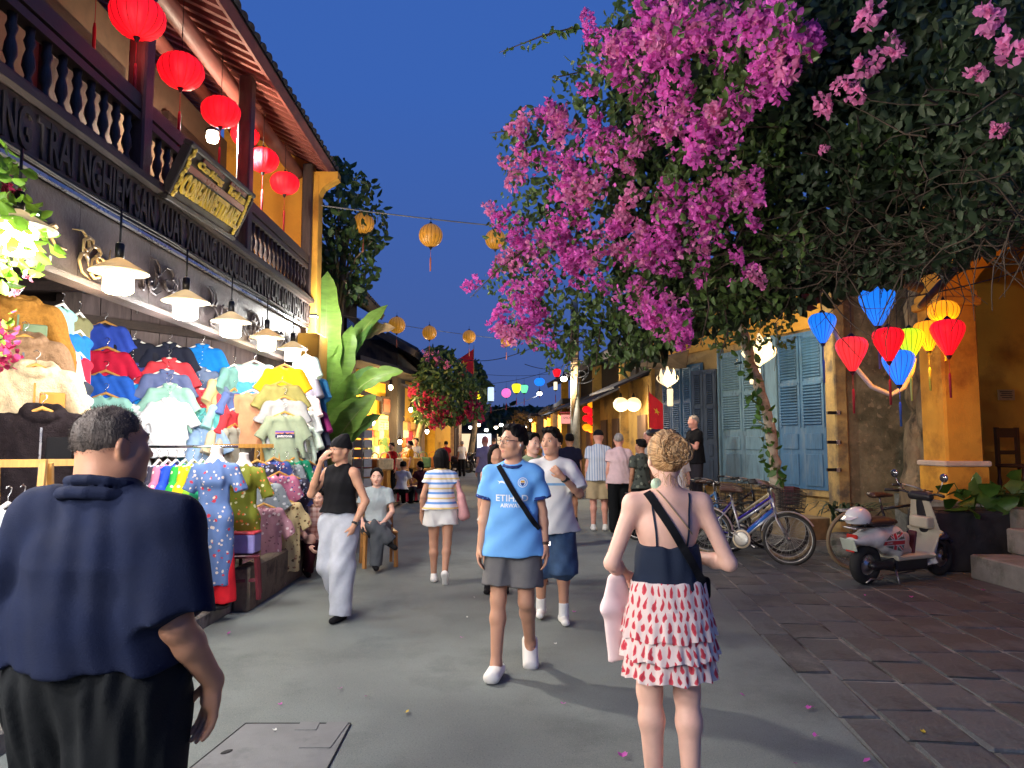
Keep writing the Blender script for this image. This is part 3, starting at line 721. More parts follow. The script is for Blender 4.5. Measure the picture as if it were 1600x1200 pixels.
# left kerb and pavement
kb = empty('kerb', (0, 0, 0)); structure(kb)
y = -4.
while y < 7.0:
    l = random.choice((.7, .9, 1.05)); l = min(l, 7.0 - y) if 7.0 - y > .3 else 7.0 - y
    b = MB(); b.box((-2.66, y + l / 2, .05), (.20, l - .012, .14), None, 0, .012); b.build('kerb_stone', KERB, kb); y += l
b = MB(); b.box((-3.9, 1.5, .05), (2.3, 11, .12)); structure(b.build('pavement', CONC))
b = MB(); b.box((-3.75, 8.3, .10), (2.58, 2.6, .26)); structure(b.build('shop_floor', CONC))
b = MB()
for i in range(26): b.box((-4.6 + random.uniform(-.01, .01), 15 + i * 1.8, .03), (3.8, 1.76, .10))
structure(b.build('far_pavement', mat('worn_brown_paving', (.20, .155, .11), rough=.85, var=.3, scale=2, bump=.3)))
plw = tag(MB().box((-2.47, 8.25, .2), (.16, 2.75, .42), None, 0, .02).build('plinth_wall', mat('grimy_plinth', (.17, .135, .095), rough=.95, var=.4, scale=3, bump=.6, bscale=20, stain=(.05, .04, .03), samt=.55, sscale=3)), 'low grimy stone plinth wall under the hanging dresses', 'low wall')

# ---------------------------------------------------------------- left house with balcony
FX = -2.95
HY0, HY1 = -4.0, 10.75; HL = HY1 - HY0; HC = (HY0 + HY1) / 2
lh = empty('balcony_house', (0, 0, 0), 0, 'old two storey wooden house with clothes shop below a dark balcony', 'building')
def bx(nm, c, s, m, par=lh, ch=0.): return MB().box(c, s, None, 0, ch).build(nm, m, par)
bx('back_wall', (-6.2, HC, 2.4), (.15, HL, 4.6), DWOOD2)
bx('ceiling', (-4.6, HC, 3.32), (3.2, HL, .10), DWOOD)
for i in range(14): bx('ceiling_joist', (-4.6, HY0 + .6 + i * 1.08, 3.22), (3.1, .10, .10), DWOOD)
for i in range(15): bx('frieze_board', (FX, HY0 + (i + .5) * HL / 15, 2.98), (.05, HL / 15 - .006, .54), FRIEZE)
bx('frieze_ledge', (FX + .02, HC, 2.69), (.14, HL, .04), DWOOD)
bx('conduit', (FX + .06, HC, 3.265), (.035, HL, .025), STEEL)
b = MB()
for k, (dx, z) in enumerate(((.075, 3.30), (.09, 3.315), (.07, 3.335))): b.tube([(FX + dx, HY0 + i * .5, z + .012 * math.sin(i * 1.3 + k)) for i in range(int(HL * 2) + 1)], .010, 6)
b.build('cable_bundle', CABLE, lh)
bx('lettered_beam', (FX, HC, 3.48), (.12, HL, .36), BEAMW)
bx('beam_cap', (FX + .015, HC, 3.69), (.24, HL, .055), DWOOD)
bx('balcony_floor', (-3.65, HC, 3.62), (1.25, HL, .06), DWOOD)
txt = text_mesh('CUA HANG TRAI NGHIEM SAN XUAT XUONG DUOC.LIEU LAM TU CAC LOAI THAO MOC', .37, .012, 'LEFT', .006, spacing=1.0)
ltr = link('carved_lettering', txt, lh, (FX + .068, 3.3, 3.475), (PI / 2, 0, PI / 2)); txt.materials.clear(); txt.materials.append(mat('letter_dark_wood', (.028, .02, .02), rough=.6, var=.2))
_w = max(v.co.x for v in txt.vertices); ltr.scale = (7.3 / _w, 1, 1)
# carvings and small nails on the frieze
random.seed(3)
carve = mat('gold_carving', (.50, .33, .12), rough=.4, var=.3, bump=.3, coat=.3)
for yc in (4.9, 5.95, 7.2, 8.35, 9.5):
    b = MB()
    for i in range(9):
        a = random.uniform(0, 6.28); P = [Vector((FX + .04, yc + random.uniform(-.34, .34) + .10 * t * math.cos(a + t), 2.9 + random.uniform(-.10, .12) + .09 * t * math.sin(a + t * 1.3))) for t in range(1)]
        p = P[0]; pts = [p + Vector((0, .035 * t * math.cos(a + t * .7), .03 * t * math.sin(a + t * .7))) for t in range(6)]; b.tube(pts, [.010, .014, .014, .012, .009, .004], 6)
    b.build('carving', carve if yc < 5 else FRIEZE, lh)
# balustrade
for z, w in ((4.32, .12), (4.20, .06), (3.76, .07)): bx('rail', (FX, HC, z), (.10, HL - .1, w), DWOOD)
bal = MB(); bal.lathe([(.022, 3.79), (.030, 3.82), (.018, 3.86), (.040, 3.92), (.034, 3.98), (.020, 4.03), (.036, 4.08), (.024, 4.12), (.030, 4.17)], 8)
bme = bal.mesh('baluster', [DWOOD2]); y = HY0 + .2
posts = [-3.6, -1.3, 1.0, 3.3, 5.62, 7.95, 10.55]
while y < HY1 - .1:
    if min(abs(y - p) for p in posts) > .12: link('baluster', bme, lh, (FX, y, 0))
    y += .165
for p in posts: bx('post', (FX, p, 4.75), (.15, .15, 2.1), DWOOD2, ch=.015)
UPW = mat('upper_cream_wall', (.15, .105, .07), rough=.85, var=.2, stain=(.16, .11, .07), samt=.5, sscale=2)
bx('upper_wall', (-4.25, HC, 4.9), (.1, HL, 2.5), UPW)
for yc in (2.2, 4.6, 6.8, 9.2):
    bx('shutter_door', (-4.17, yc, 4.6), (.07, 1.15, 1.9), DWOOD2)
    bx('door_frame', (-4.16, yc, 5.6), (.10, 1.4, .12), DWOOD)
MB().prism([(-4.25, 3.65), (-2.88, 3.65), (-2.88, 5.80), (-4.25, 6.44)], .14, Matrix.Translation((0, 10.62, 0))).build('end_wall', YEL, lh)
bx('corner_pier', (-2.86, 10.68, 4.2), (.14, .26, 2.9), YEL, ch=.01)
b = MB(); b.prism([(0, 0), (.12, .10), (.2, .26), (.42, .40), (.42, .50), (0, .50)], .2, Matrix.Translation((-2.93, 10.66, 5.2)) @ Matrix.Rotation(0, 4, 'Z')); b.build('cornice_bracket', YEL, lh)
# roof
ex, ez = -2.62, 5.72; rx_, rz_ = -5.9, 7.35; sl = math.atan2(rz_ - ez, ex - rx_)
Ln = math.hypot(rz_ - ez, ex - rx_); RR = rotm(0, sl, 0)
mid = Vector(((ex + rx_) / 2, HC + .1, (ez + rz_) / 2))
MB().box(mid + Vector((0, 0, .10)), (Ln, HL + .3, .05), RR).build('roof', TILE, lh)
MB().box(mid + Vector((0, 0, .05)), (Ln - .04, HL + .2, .02), RR).build('soffit', SOFF, lh)
rme = MB().box((0, 0, 0), (Ln - .06, .07, .07)).mesh('rafter', [REDW]); n = 0
y = HY0 + .1
while y < HY1 + .2:
    link('rafter', rme, lh, mid + Vector((0, y - HC - .1, 0)), (0, sl, 0)); y += .20
tme = MB(); P = []
for zz in (0, .55):
    for k in range(7): a = PI * k / 6; P.append(Vector((-zz, .085 * math.cos(a), .06 * math.sin(a))))
tme.add(P, [(k, k + 1, k + 8, k + 7) for k in range(6)] + [(6, 5, 4, 3, 2, 1, 0)]); tmm = tme.mesh('eave_tile', [TILE])
y = HY0
while y < HY1 + .25:
    for q in range(2): link('eave_tile', tmm, lh, Vector((ex + .03 - q * .5 * math.cos(sl), y, ez + .11 + q * .5 * math.sin(sl))), (0, sl + random.uniform(-.03, .03), random.uniform(-.04, .04)))
    y += .19
MB().tube([(-3.12, HY0, 5.66), (-3.12, HY1 + .05, 5.66)], .095, 12).build('purlin', REDW, lh)
MB().tube([(-3.75, HY0, 5.95), (-3.75, HY1 + .05, 5.95)], .08, 12).build('purlin', REDW, lh)
MB().box((ex - .02, HC + .1, ez + .03), (.05, HL + .2, .11), RR).build('fascia_strip', REDW, lh)
# shop back panel behind the polo shirts, door frames, pier beside the banana plant
PA, PB = Vector((-4.75, 7.75, 0)), Vector((-3.35, 9.75, 0)); pd = (PB - PA).normalized(); pn_ = Vector((pd.y, -pd.x, 0)); pang = math.atan2(pd.y, pd.x)
npl = 7
for i in range(npl):
    c = PA.lerp(PB, (i + .5) / npl); MB().box(c + Vector((0, 0, 1.75)) - pn_ * .05, ((PB - PA).length / npl - .012, .04, 3.0), rotm(0, 0, pang)).build('wall_board', mat('panel_board_wood', (.115, .085, .085), rough=.5, var=.3, scale=4, bump=.25, stretch=(6, 6, .7)), lh)
for z in (2.96, 2.48): MB().box(PA.lerp(PB, .5) + Vector((0, 0, z)), ((PB - PA).length, .09, .10), rotm(0, 0, pang)).build('panel_rail', DWOOD, lh)
MB().box(PA + Vector((0, 0, 1.75)), (.18, .18, 3.1), rotm(0, 0, pang)).build('door_post', DWOOD2, lh)
MB().box((-4.95, 6.6, 2.85), (.2, 2.4, .25)).build('lintel', DWOOD, lh)
bx('end_panel', (-3.9, 10.3, 1.7), (2.1, .1, 3.1), DWOOD2)
bx('street_pier', (-2.80, 10.35, 1.6), (.36, .5, 3.1), YEL, ch=.02)
# pendant lamps
def pendant(loc, warm, label, W):
    r = empty('pendant_lamp', loc, 0, label, 'lamp', 'pendant lamps along the shop front')
    b = MB(); b.lathe([(.018, .26), (.022, .15), (.05, .135), (.185, .055), (.195, .045), (.185, .047), (.05, .122), (.02, .13)], 24); b.build('shade', SHADE, r)
    b = MB(); b.lathe([(.0, -.105), (.075, -.10), (.098, -.085), (.098, .04), (.09, .05)], 20); b.build('glass', GLOWY if warm else GLOWW, r)
    b = MB(); b.tube([(0, 0, .24), (0, 0, .5)], .008, 6); b.lathe([(.03, .15), (.03, .25)], 10); b.build('stem', IRON, r)
    point(r, (0, 0, -.19), W, (1, .82, .58) if warm else (1, .97, .95), .11); return r
LY = 5.5
SHOPW = 46
for i, (Y, warm, lb) in enumerate(((-1.32, 0, 0), (-.28, 0, 0), (.76, 0, 0), (1.8, 0, 0), (2.84, 0, 0), (3.88, 0, 'white pendant lamp shining through the flowering shrub'), (4.92, 1, 'warm pendant lamp, nearest of the row below the frieze'), (5.97, 0, 'white pendant lamp second along the frieze, over the navy polo shirts'), (6.98, 0, 'white pendant lamp third along the frieze, over the azure polo shirt'), (8.05, 1, 'warm pendant lamp above the grey tee shirts'), (9.05, 0, 'white pendant lamp at the end, beside the yellow pier'))):
    if Y < 2.5: lb = 'white pendant lamp hanging from the near part of the shop front'
    if Y == 2.84: lb = 'white pendant lamp above the fleece jackets at the near end'
    pendant((FX + .27, Y, 2.73), warm, lb, SHOPW * (2.6 if Y < 2 else .55 if Y > 8 else .8 if 3 < Y < 4 else 1.))  # lamps out of view are added, the nearest boosted to light near figures
# strip flood light at the end of the frieze and the lamp under the eave
fl = empty('flood_light', at(484, 496, 10.6), 0, 'small white flood light on the end of the balcony beam', 'lamp')
MB().box((0, 0, .03), (.24, .12, .03)).build('housing', IRON, fl); MB().box((0, 0, .008), (.22, .10, .012)).build('lens', GLOWW, fl); point(fl, (.3, -.25, -.12), 48, (1, .98, .92), .08)
ev = empty('eave_lamp', at(332, 213, 8.0), 0, 'bright warm lamp under the eave beside the gilded sign', 'lamp')
b = MB(); b.lathe([(0, -.07), (.055, -.065), (.07, -.02), (.06, .05)], 16); b.build('glass', mat('eave_lamp_glass', (.9, .8, .6), emit=22, ecol=(1, .86, .62), var=0), ev)
b = MB(); b.lathe([(.062, .05), (.085, .04), (.08, .07), (.03, .10), (.02, .3)], 16); b.build('cap', IRON, ev); point(ev, (.05, -.02, -.14), 75, (1, .82, .60), .07); _s = point(ev, (.12, 0, -.05), 720, (1, .94, .86), .10, math.radians(140)); _s.rotation_euler = Vector((-.75, .2, .62)).to_track_quat('Z', 'Y').to_euler()
# ---------------------------------------------------------------- right side: shuttered house, mossy pier, arcade
FA, FB = Vector((5.5, 11.6, 0)), Vector((3.75, 17.0, 0)); fdir = (FB - FA).normalized(); fn = Vector((-fdir.y, fdir.x, 0)); fang = math.atan2(fdir.y, fdir.x)
if fn.x > 0: fn = -fn
RF = rotm(0, 0, fang)
def fac(px):
    r = (px - 785) / 1110; d = FB - FA
    t = (FA.x - FA.y * r) / (r * d.y - d.x); return FA + d * t
sh = empty('shuttered_house', (0, 0, 0), 0, 'yellow house with tall blue louvred shutters behind the parked bicycles', 'building')
def fbox(nm, p0, p1, z0, z1, th, off, m, par=sh, ch=0.):
    c = (p0 + p1) / 2 + fn * off; return MB().box((c.x, c.y, (z0 + z1) / 2), ((p1 - p0).length, th, z1 - z0), RF, 0, ch).build(nm, m, par)
fbox('wall', FA, FB + fdir * .3, 0, 5.0, .25, -.16, YELP)
fbox('base_step', FA + fdir * .2, FB + fdir * .3, 0, .34, .5, .22, mat('step_stone', (.30, .23, .13), rough=.9, var=.3, bump=.4))
fbox('sill_course', FA + fdir * .05, FB + fdir * .3, .68, .78, .08, .02, YELP)
fbox('upper_band', FA, FB + fdir * .3, 3.56, 4.4, .06, .0, YEL)
def shutter(px0, px1, z0, z1, m, nm='door', off=.05, par=sh, two=True, rot=0.):
    p0, p1 = fac(px0), fac(px1); w = (p1 - p0).length; c = (p0 + p1) / 2 + fn * off
    d = MB().box((0, 0, 0), (w, .05, z1 - z0)).build(nm, m, par, (c.x, c.y, (z0 + z1) / 2), fang + rot)
    H = z1 - z0; lm = MB().box((0, 0, 0), (w / 2 - .16, .05, .022), rotm(.55)).mesh('louvre_slat', [m])
    def rail(cx, cz, sx, sz): MB().box((cx, -.03 * SG, cz), (sx, .025, sz)).build('rail', m, d)
    for s in (-1, 1):
        cx = s * w / 4
        for (a, b_) in ((.70, .965), (.40, .665)):
            za, zb = -H / 2 + H * a, -H / 2 + H * b_; n = 14
            for i in range(n): link('louvre_slat', lm, d, (cx, -.034 * SG, za + (i + .5) * (zb - za) / n))
            rail(cx - (w / 4 - .045), (za + zb) / 2, .055, zb - za + .06); rail(cx + (w / 4 - .045), (za + zb) / 2, .055, zb - za + .06)
            rail(cx, zb + .02, w / 2 - .04, .05)
        MB().box((cx, -.03 * SG, -H / 2 + H * .30), (w / 2 - .18, .03, H * .10), None, 0, .008).build('door_panel', m, d)
        MB().box((cx, -.03 * SG, -H / 2 + H * .12), (w / 2 - .18, .03, H * .20), None, 0, .008).build('door_panel', m, d)
    return d
# which local y side faces the street
SG = 1 if (RF @ Vector((0, -1, 0))).dot(fn) > 0 else -1
shutter(1225, 1299, .79, 3.50, BLUE1)
p0, p1 = fac(1206), fac(1224); fbox('door_frame', p0, p1, .79, 3.55, .12, .04, BLUE2)
shutter(1134, 1204, .79, 3.40, BLUE2)
fbox('door_frame', fac(1131), fac(1133), .79, 3.5, .14, .05, BLUE2)
shutter(1104, 1129, .70, 3.1, BLUE3, off=.22, rot=.5)
shutter(1072, 1102, .79, 3.3, BLUE1, off=.04); shutter(1040, 1070, .79, 3.3, BLUE1, off=.04)
ROOFD = mat('dark_old_roof', (.05, .042, .038), rough=.9, var=.4, scale=4, bump=.5)
fbox('roof', FA - fdir * .2, FB + fdir * .4, 4.42, 4.55, 1.4, -.1, ROOFD)
fbox('roof_slope', FA - fdir * .2, FB + fdir * .4, 4.55, 5.6, .8, -.7, ROOFD)
# warm light through the gaps above the doors (a lit lamp hung under the eave)
# mossy pier wall facing the camera
mw = empty('mossy_wall', (0, 0, 0), 0, 'mottled mossy wall with old yellow plaster edge beside the blue shutter', 'wall')
MB().box((6.25, 11.5, 2.2), (1.5, .3, 4.4), None, 0, .02).build('wall_face', MOSS, mw)
MB().box((5.42, 11.45, 2.2), (.20, .36, 4.4), None, 0, .02).build('plaster_edge', YELP, mw)
for py in (645, 691, 734): p = at(1303, py, 11.24); MB().box(p, (.22, .04, .05)).build('iron_hinge', IRON, mw); MB().box(p + Vector((.06, -.02, 0)), (.05, .03, .07)).build('hinge_plate', STEEL, mw)
# arcade house
ah = empty('arcade_house', (0, 0, 0), 0, 'ochre arcaded house with thick column and round arch', 'building')
def abx(nm, c, s, m, ch=0.): return MB().box(c, s, None, 0, ch).build(nm, m, ah)
AX = 6.3
abx('veranda_floor', (8.2, 8.4, .39), (3.9, 6.4, .78), CONC)
abx('column', (AX, 9.9, 2.15), (.52, .56, 2.7), YEL, .03)
abx('column_base', (AX, 9.9, 1.02), (.60, .64, .50), YEL, .02); abx('base_band', (AX, 9.9, 1.30), (.64, .68, .075), mat('pale_band', (.62, .52, .42), rough=.8, var=.15), .015)
abx('plinth', (AX, 9.9, .40), (.72, .76, .80), CONC, .02)
abx('capital', (AX, 9.9, 3.54), (.62, .66, .12), YEL, .02); abx('impost', (AX, 9.9, 3.65), (.56, .60, .12), YEL, .02)
abx('near_column', (AX, 6.2, 2.15), (.52, .56, 2.9), YEL, .03)
# arch between the columns (in the plane x = AX), wall above it
b = MB(); n = 16; y0, y1 = 6.45, 9.65; yc = (y0 + y1) / 2; zr = 3.6; rise = .55
poly = [(y1, zr)] + [(yc + (y1 - yc) * math.cos(PI * i / n), zr + rise * math.sin(PI * i / n)) for i in range(n + 1)][1:-1] + [(y0, zr), (y0 - .55, zr), (y0 - .55, 5.4), (y1 + .5, 5.4), (y1 + .5, zr)]
Mx = Matrix(((0, 1, 0, AX), (1, 0, 0, 0), (0, 0, 1, 0), (0, 0, 0, 1)))
bm = bmesh.new()
va = [bm.verts.new((AX - .2, y, z)) for y, z in poly]; f = bm.faces.new(va); r = bmesh.ops.extrude_face_region(bm, geom=[f]); bmesh.ops.translate(bm, vec=(.4, 0, 0), verts=[v for v in r['geom'] if isinstance(v, bmesh.types.BMVert)])
bmesh.ops.triangulate(bm, faces=[f for f in bm.faces if len(f.verts) > 4]); bmesh.ops.recalc_face_normals(bm, faces=bm.faces)
me = bpy.data.meshes.new('arch_wall'); bm.to_mesh(me); bm.free(); me.materials.append(ORG); link('arch_wall', me, ah)
b = MB(); P = []
for i in range(n + 1):
    a = PI * i / n
    for rr, dx in ((0, -.26), (.16, -.26), (.16, -.18), (0, -.18)): P.append(Vector((AX + dx, yc + (y1 - yc + rr) * math.cos(a), zr + (rise + rr) * math.sin(a))))
b.add(P, [(i * 4 + k, i * 4 + (k + 1) % 4, i * 4 + 4 + (k + 1) % 4, i * 4 + 4 + k) for i in range(n) for k in range(4)]); b.build('arch_moulding', YEL, ah)
abx('end_wall', (8.2, 11.55, 2.6), (3.3, .2, 4.6), ORG); abx('inner_wall', (9.9, 8.4, 2.6), (.2, 6.4, 4.6), ORG); abx('dado_rail', (8.2, 11.44, 1.45), (3.2, .03, .035), ORG)
abx('ceiling', (8.2, 8.4, 4.95), (3.6, 6.6, .1), DWOOD); abx('roof', (7.6, 7.6, 5.6), (3.4, 8.2, .3), ROOFD)
abx('upper_wall', (6.9, 10.8, 5.0), (.3, 1.8, 1.4), MOSS)
pq = empty('wall_plaque', at(1572, 617, 11.42), 0, 'small worn plaque with tiny print on the orange wall', 'plaque')
MB().box((0, 0, 0), (.27, .02, .17)).build('plate', mat('plaque_plate', (.42, .27, .12), rough=.6, var=.3), pq)
b = MB()
for i in range(4): b.box((random.uniform(-.01, .01), -.013, .05 - i * .032), (.2 - .03 * (i % 2), .004, .012))
b.build('print', DWOOD, pq)
# steps and planter
st = empty('stone_steps', (0, 0, 0), 0, 'two grey stone steps leading up to the arcade', 'steps')
MB().box((6.4, 6.45, .14), (1.8, 3.95, .28), None, 0, .015).build('lower_step', CONC, st); MB().box((6.5, 6.75, .43), (1.0, 3.5, .29), None, 0, .015).build('upper_step', CONC, st)
pl = empty('planter', (0, 0, 0), 0, 'black stone planter holding broad green leaves in front of the column', 'planter')
MB().box((6.2, 9.08, .37), (1.75, .62, .74), None, 0, .02).build('box', BLKST, pl); MB().box((6.2, 9.08, .742), (1.6, .5, .02)).build('soil', mat('soil', (.03, .022, .016), rough=1, var=.4, bump=.8), pl)
# wooden chair on the veranda
CHW = mat('dark_chair_wood', (.045, .022, .016), rough=.4, var=.3)
ch = empty('chair', (7.55, 10.3, .78), .25, 'dark turned wood chair standing against the orange wall', 'chair')
MB().box((0, 0, .47), (.46, .46, .05), None, 0, .015).build('seat', CHW, ch)
for x in (-.19, .19):
    for y in (-.19, .19): MB().lathe([(.022, 0), (.03, .06), (.018, .12), (.034, .22), (.02, .32), (.026, .45)], 10, (x, y, 0)).build('leg', CHW, ch)
    MB().box((x, .2, .75), (.05, .05, .56)).build('back_post', CHW, ch)
MB().box((0, .2, .95), (.4, .035, .14)).build('back_rail', CHW, ch); MB().box((0, .2, .66), (.4, .035, .06)).build('back_rail', CHW, ch); MB().box((0, -.19, .14), (.38, .03, .03)).build('stretcher', CHW, ch)

# ---------------------------------------------------------------- far right street side
fr = empty('timber_shop_house', (0, 0, 0), 0, 'dark weathered shop house with tarpaulin awnings down the street', 'building')
A2, B2 = Vector((3.85, 17.3, 0)), Vector((2.75, 30.5, 0)); d2 = (B2 - A2).normalized(); n2 = Vector((-abs(d2.y), d2.x, 0)); n2 = Vector((-d2.y, d2.x, 0)); n2 = n2 if n2.x < 0 else -n2; R2 = rotm(0, 0, math.atan2(d2.y, d2.x))
def b2(nm, t0, t1, z0, z1, th, off, m, par=fr, tilt=0.):
    c = A2.lerp(B2, (t0 + t1) / 2) + n2 * off; L = (B2 - A2).length * (t1 - t0)
    return MB().box((c.x, c.y, (z0 + z1) / 2), (L, th, z1 - z0), R2 @ rotm(tilt)).build(nm, m, par)
OCH = mat('ochre_shop_wall', (.36, .21, .05), rough=.9, var=.25, scale=2, bump=.3, stain=(.13, .08, .03), samt=.5, sscale=1.5)
b2('wall', 0, 1, 0, 3.3, .3, -.15, OCH); b2('upper_wall', 0, 1, 3.3, 4.8, .3, -.5, DKWALL); b2('roof', -.02, 1.0, 4.3, 4.5, 2.4, -.3, ROOFD, tilt=-.35 if n2.dot(R2 @ Vector((0, 1, 0))) > 0 else .35)
for t0, t1, z in ((.0, .22, 3.15), (.24, .5, 2.95), (.52, .78, 3.0), (.8, 1., 2.9)): b2('awning', t0, t1, z, z + .05, 1.3, .55, TARP, tilt=(-.42 if n2.dot(R2 @ Vector((0, 1, 0))) > 0 else .42))
for t in (.08, .3, .42, .6, .75, .9): b2('doorway', t, t + .06, .2, 2.3, .1, .01, mat('dim_doorway', (.10, .055, .03), rough=.8))  # flat panels on the wall; the dimness inside is put into their colour
for t in (.0, .23, .51, .79, .995): b2('pillar', t - .006, t + .006, 0, 4.2, .3, .08, YEL if t > .9 else OCH)
can = MB(); P = [at(994, 569, 16.4), at(1045, 556, 15.2), at(1075, 548, 15.0), at(1072, 575, 15.6), at(1035, 578, 16.), at(1000, 574, 16.4)]; can.add(P + [p + Vector((.1, .3, .06)) for p in P], [(0, 1, 2, 3, 4, 5), (11, 10, 9, 8, 7, 6)] + [(i, (i + 1) % 6, (i + 1) % 6 + 6, i + 6) for i in range(6)]); tag(can.build('canvas_awning', CANVAS), 'tan canvas awning flap over the white lotus lanterns', 'awning')
# utility pole with cable coils
up = empty('utility_pole', (0, 0, 0), 0, 'grey concrete utility pole wrapped in looping cables', 'pole'); pb = gnd(899, 742) ; pb.z = 0
pb = Vector((at(899, 690, 20).x, 20, 0))
MB().tube([pb, pb + Vector((0, 0, 5.6))], [.15, .11], 14).build('shaft', CONC, up)
b = MB(); random.seed(5)
for i in range(9):
    c = pb + Vector((random.uniform(-.1, .3), -.2, random.uniform(3.3, 4.6))); r = random.uniform(.15, .4); a0 = random.uniform(0, 6)
    b.tube([c + Vector((r * math.cos(a0 + t * .45), .06 * math.sin(t), r * .8 * math.sin(a0 + t * .45))) for t in range(12)], .012, 5)
b.build('cable_coil', CABLE, up)
pmb = MB()
for k in range(8): pmb.tube([pb + Vector((-.12 + .02 * k, -.16, 2.2 + .1 * k)), pb + Vector((-.1 + .03 * k, -.17, 4.9))], .012, 5)
pmb.build('riser_cable', mat('tan_cable_wrap', (.35, .22, .10), rough=.8), up)
def wire(nm, pts, r=.008, sag=.3, lab='thin black cable strung across the street', m=None):
    a, c = Vector(pts[0]), Vector(pts[1]); P = [a.lerp(c, i / 16) - Vector((0, 0, sag * 4 * (i / 16) * (1 - i / 16))) for i in range(17)]
    o = MB().tube(P, r, 5).build(nm, m or CABLE); tag(o, lab, 'cable', 'cables over the street'); return P
wire('street_cable', (at(716, 560, 30), at(905, 500, 20)), .014, .5, 'black cable sagging from the red flag to the pole')
wire('street_cable', (at(820, 569, 24), at(864, 577, 27)), .012, .05, 'short cable ending at the dark roof corner')
wire('street_cable', (at(740, 583, 30), at(860, 584, 30)), .008, .1, 'thin straight cable low against the sky')
wire('street_cable', (at(700, 645, 30), at(840, 618, 34)), .010, .3, 'cable carrying the small street lamp')
wire('street_cable', (at(740, 650, 36), at(880, 632, 28)), .010, .3, 'cable over the far trees at the street end')
wire('street_cable', (at(1360, 430, 9), at(1700, 395, 8)), .012, .05, 'straight cable crossing in front of the arch')
wire('street_cable', (at(1370, 470, 9), at(1700, 385, 8.)), .010, .1, 'slanting cable crossing below the arch')

# ---------------------------------------------------------------- far left street side
dh = empty('dark_house', (0, 0, 0), 0, 'dark two storey timber house behind the banana plant', 'building')
for nm, c, s, m in (('wall', (-6.6, 16.6, 2.9), (4.6, 8.4, 5.8), DKWALL), ('shop_opening', (-4.28, 16.8, 1.3), (.08, 4.5, 2.3), mat('dim_shop_interior', (.22, .12, .06), rough=.8))): MB().box(c, s).build(nm, m, dh)  # shop_opening is a solid panel, the dim interior painted into its colour
MB().box((-5.4, 16.7, 6.35), (4.2, 8.9, .18), rotm(0, .52, 0)).build('roof', ROOFD, dh)
MB().box((-4.1, 16.7, 3.05), (1.2, 8.4, .12), rotm(0, .38, 0)).build('awning', TARP, dh)
for i in range(34): link('eave_tile', tmm, dh, (-3.55, 12.4 + i * .26, 5.42), (0, .52, random.uniform(-.1, .1)), 1.3)
for y in (13.6, 15.6, 17.6, 19.6): MB().box((-4.26, y, 4.3), (.08, .9, 1.3)).build('window', mat('dark_window', (.02, .02, .03), rough=.2), dh)
dh2 = empty('dark_house', (0, 0, 0), 0, 'dark tiled house farther down, its roof behind the red flag', 'building')
MB().box((-5.9, 36, 2.6), (4.4, 22, 5.2)).build('wall', DKWALL, dh2); MB().box((-4.8, 36, 5.6), (4.2, 24, .2), rotm(0, .5, 0)).build('roof', ROOFD, dh2)
for i in range(36): link('eave_tile', tmm, dh2, (-2.98, 24.5 + i * .65, 4.72), (0, .5, random.uniform(-.15, .15)), 2.2)
bs = empty('bag_shop', (0, 0, 0), 0, 'bright yellow shop front hung with woven bags', 'building')
A3, B3 = Vector((-5.0, 20.8, 0)), Vector((-2.75, 31.5, 0)); d3 = (B3 - A3).normalized(); n3 = Vector((d3.y, -d3.x, 0)); R3 = rotm(0, 0, math.atan2(d3.y, d3.x))
def f3(px):
    r = (px - 785) / 1110; d = B3 - A3; t = (A3.x - A3.y * r) / (r * d.y - d.x); return A3 + d * t
YB = mat('bright_yellow_plaster', (.74, .40, .03), rough=.85, var=.1, scale=2, stain=(.55, .27, .02), samt=.4, sscale=1.)
def b3(nm, p0, p1, z0, z1, th, off, m, par=bs, R=None):
    c = (p0 + p1) / 2 + n3 * off; return MB().box((c.x, c.y, (z0 + z1) / 2), ((p1 - p0).length, th, z1 - z0), (R or R3)).build(nm, m, par)
b3('wall', A3, B3, 0, 3.9, .3, -.15, YB); b3('column', f3(664), f3(689), 0, 3.3, .5, .2, YB); b3('column', f3(648), f3(655), 0, 3.6, .3, .1, mat('brown_post', (.25, .14, .05), rough=.8))
b3('roof', A3 - d3 * .5, B3, 3.9, 4.05, 1.6, .3, ROOFD); b3('lintel', A3, B3, 3.62, 3.72, .3, .1, DWOOD)
fs_ = empty('framed_sign', f3(600) + n3 * .12 + Vector((0, 0, 2.85)), math.atan2(d3.y, d3.x), 'dark carved panel in a frame on the yellow shop wall', 'sign')
MB().box((0, 0, 0), (1.1, .06, .62)).build('frame', DWOOD, fs_); MB().box((0, -.035, 0), (.9, .03, .44)).build('panel', mat('red_brown_panel', (.16, .05, .03), rough=.6, var=.5, scale=9), fs_)
pn = empty('poster', f3(597) + n3 * .10 + Vector((0, 0, 2.15)), math.atan2(d3.y, d3.x), 'pale printed notice on the yellow wall above the bags', 'poster')
MB().box((0, 0, 0), (1.2, .02, .7)).build('sheet', mat('pale_notice', (.60, .42, .24), rough=.7), pn)
b = MB()
for i in range(5): b.box((0, -.014, .2 - i * .09), (.9 - .2 * (i % 2), .006, .03))
b.build('print', mat('red_print', (.4, .05, .03)), pn)
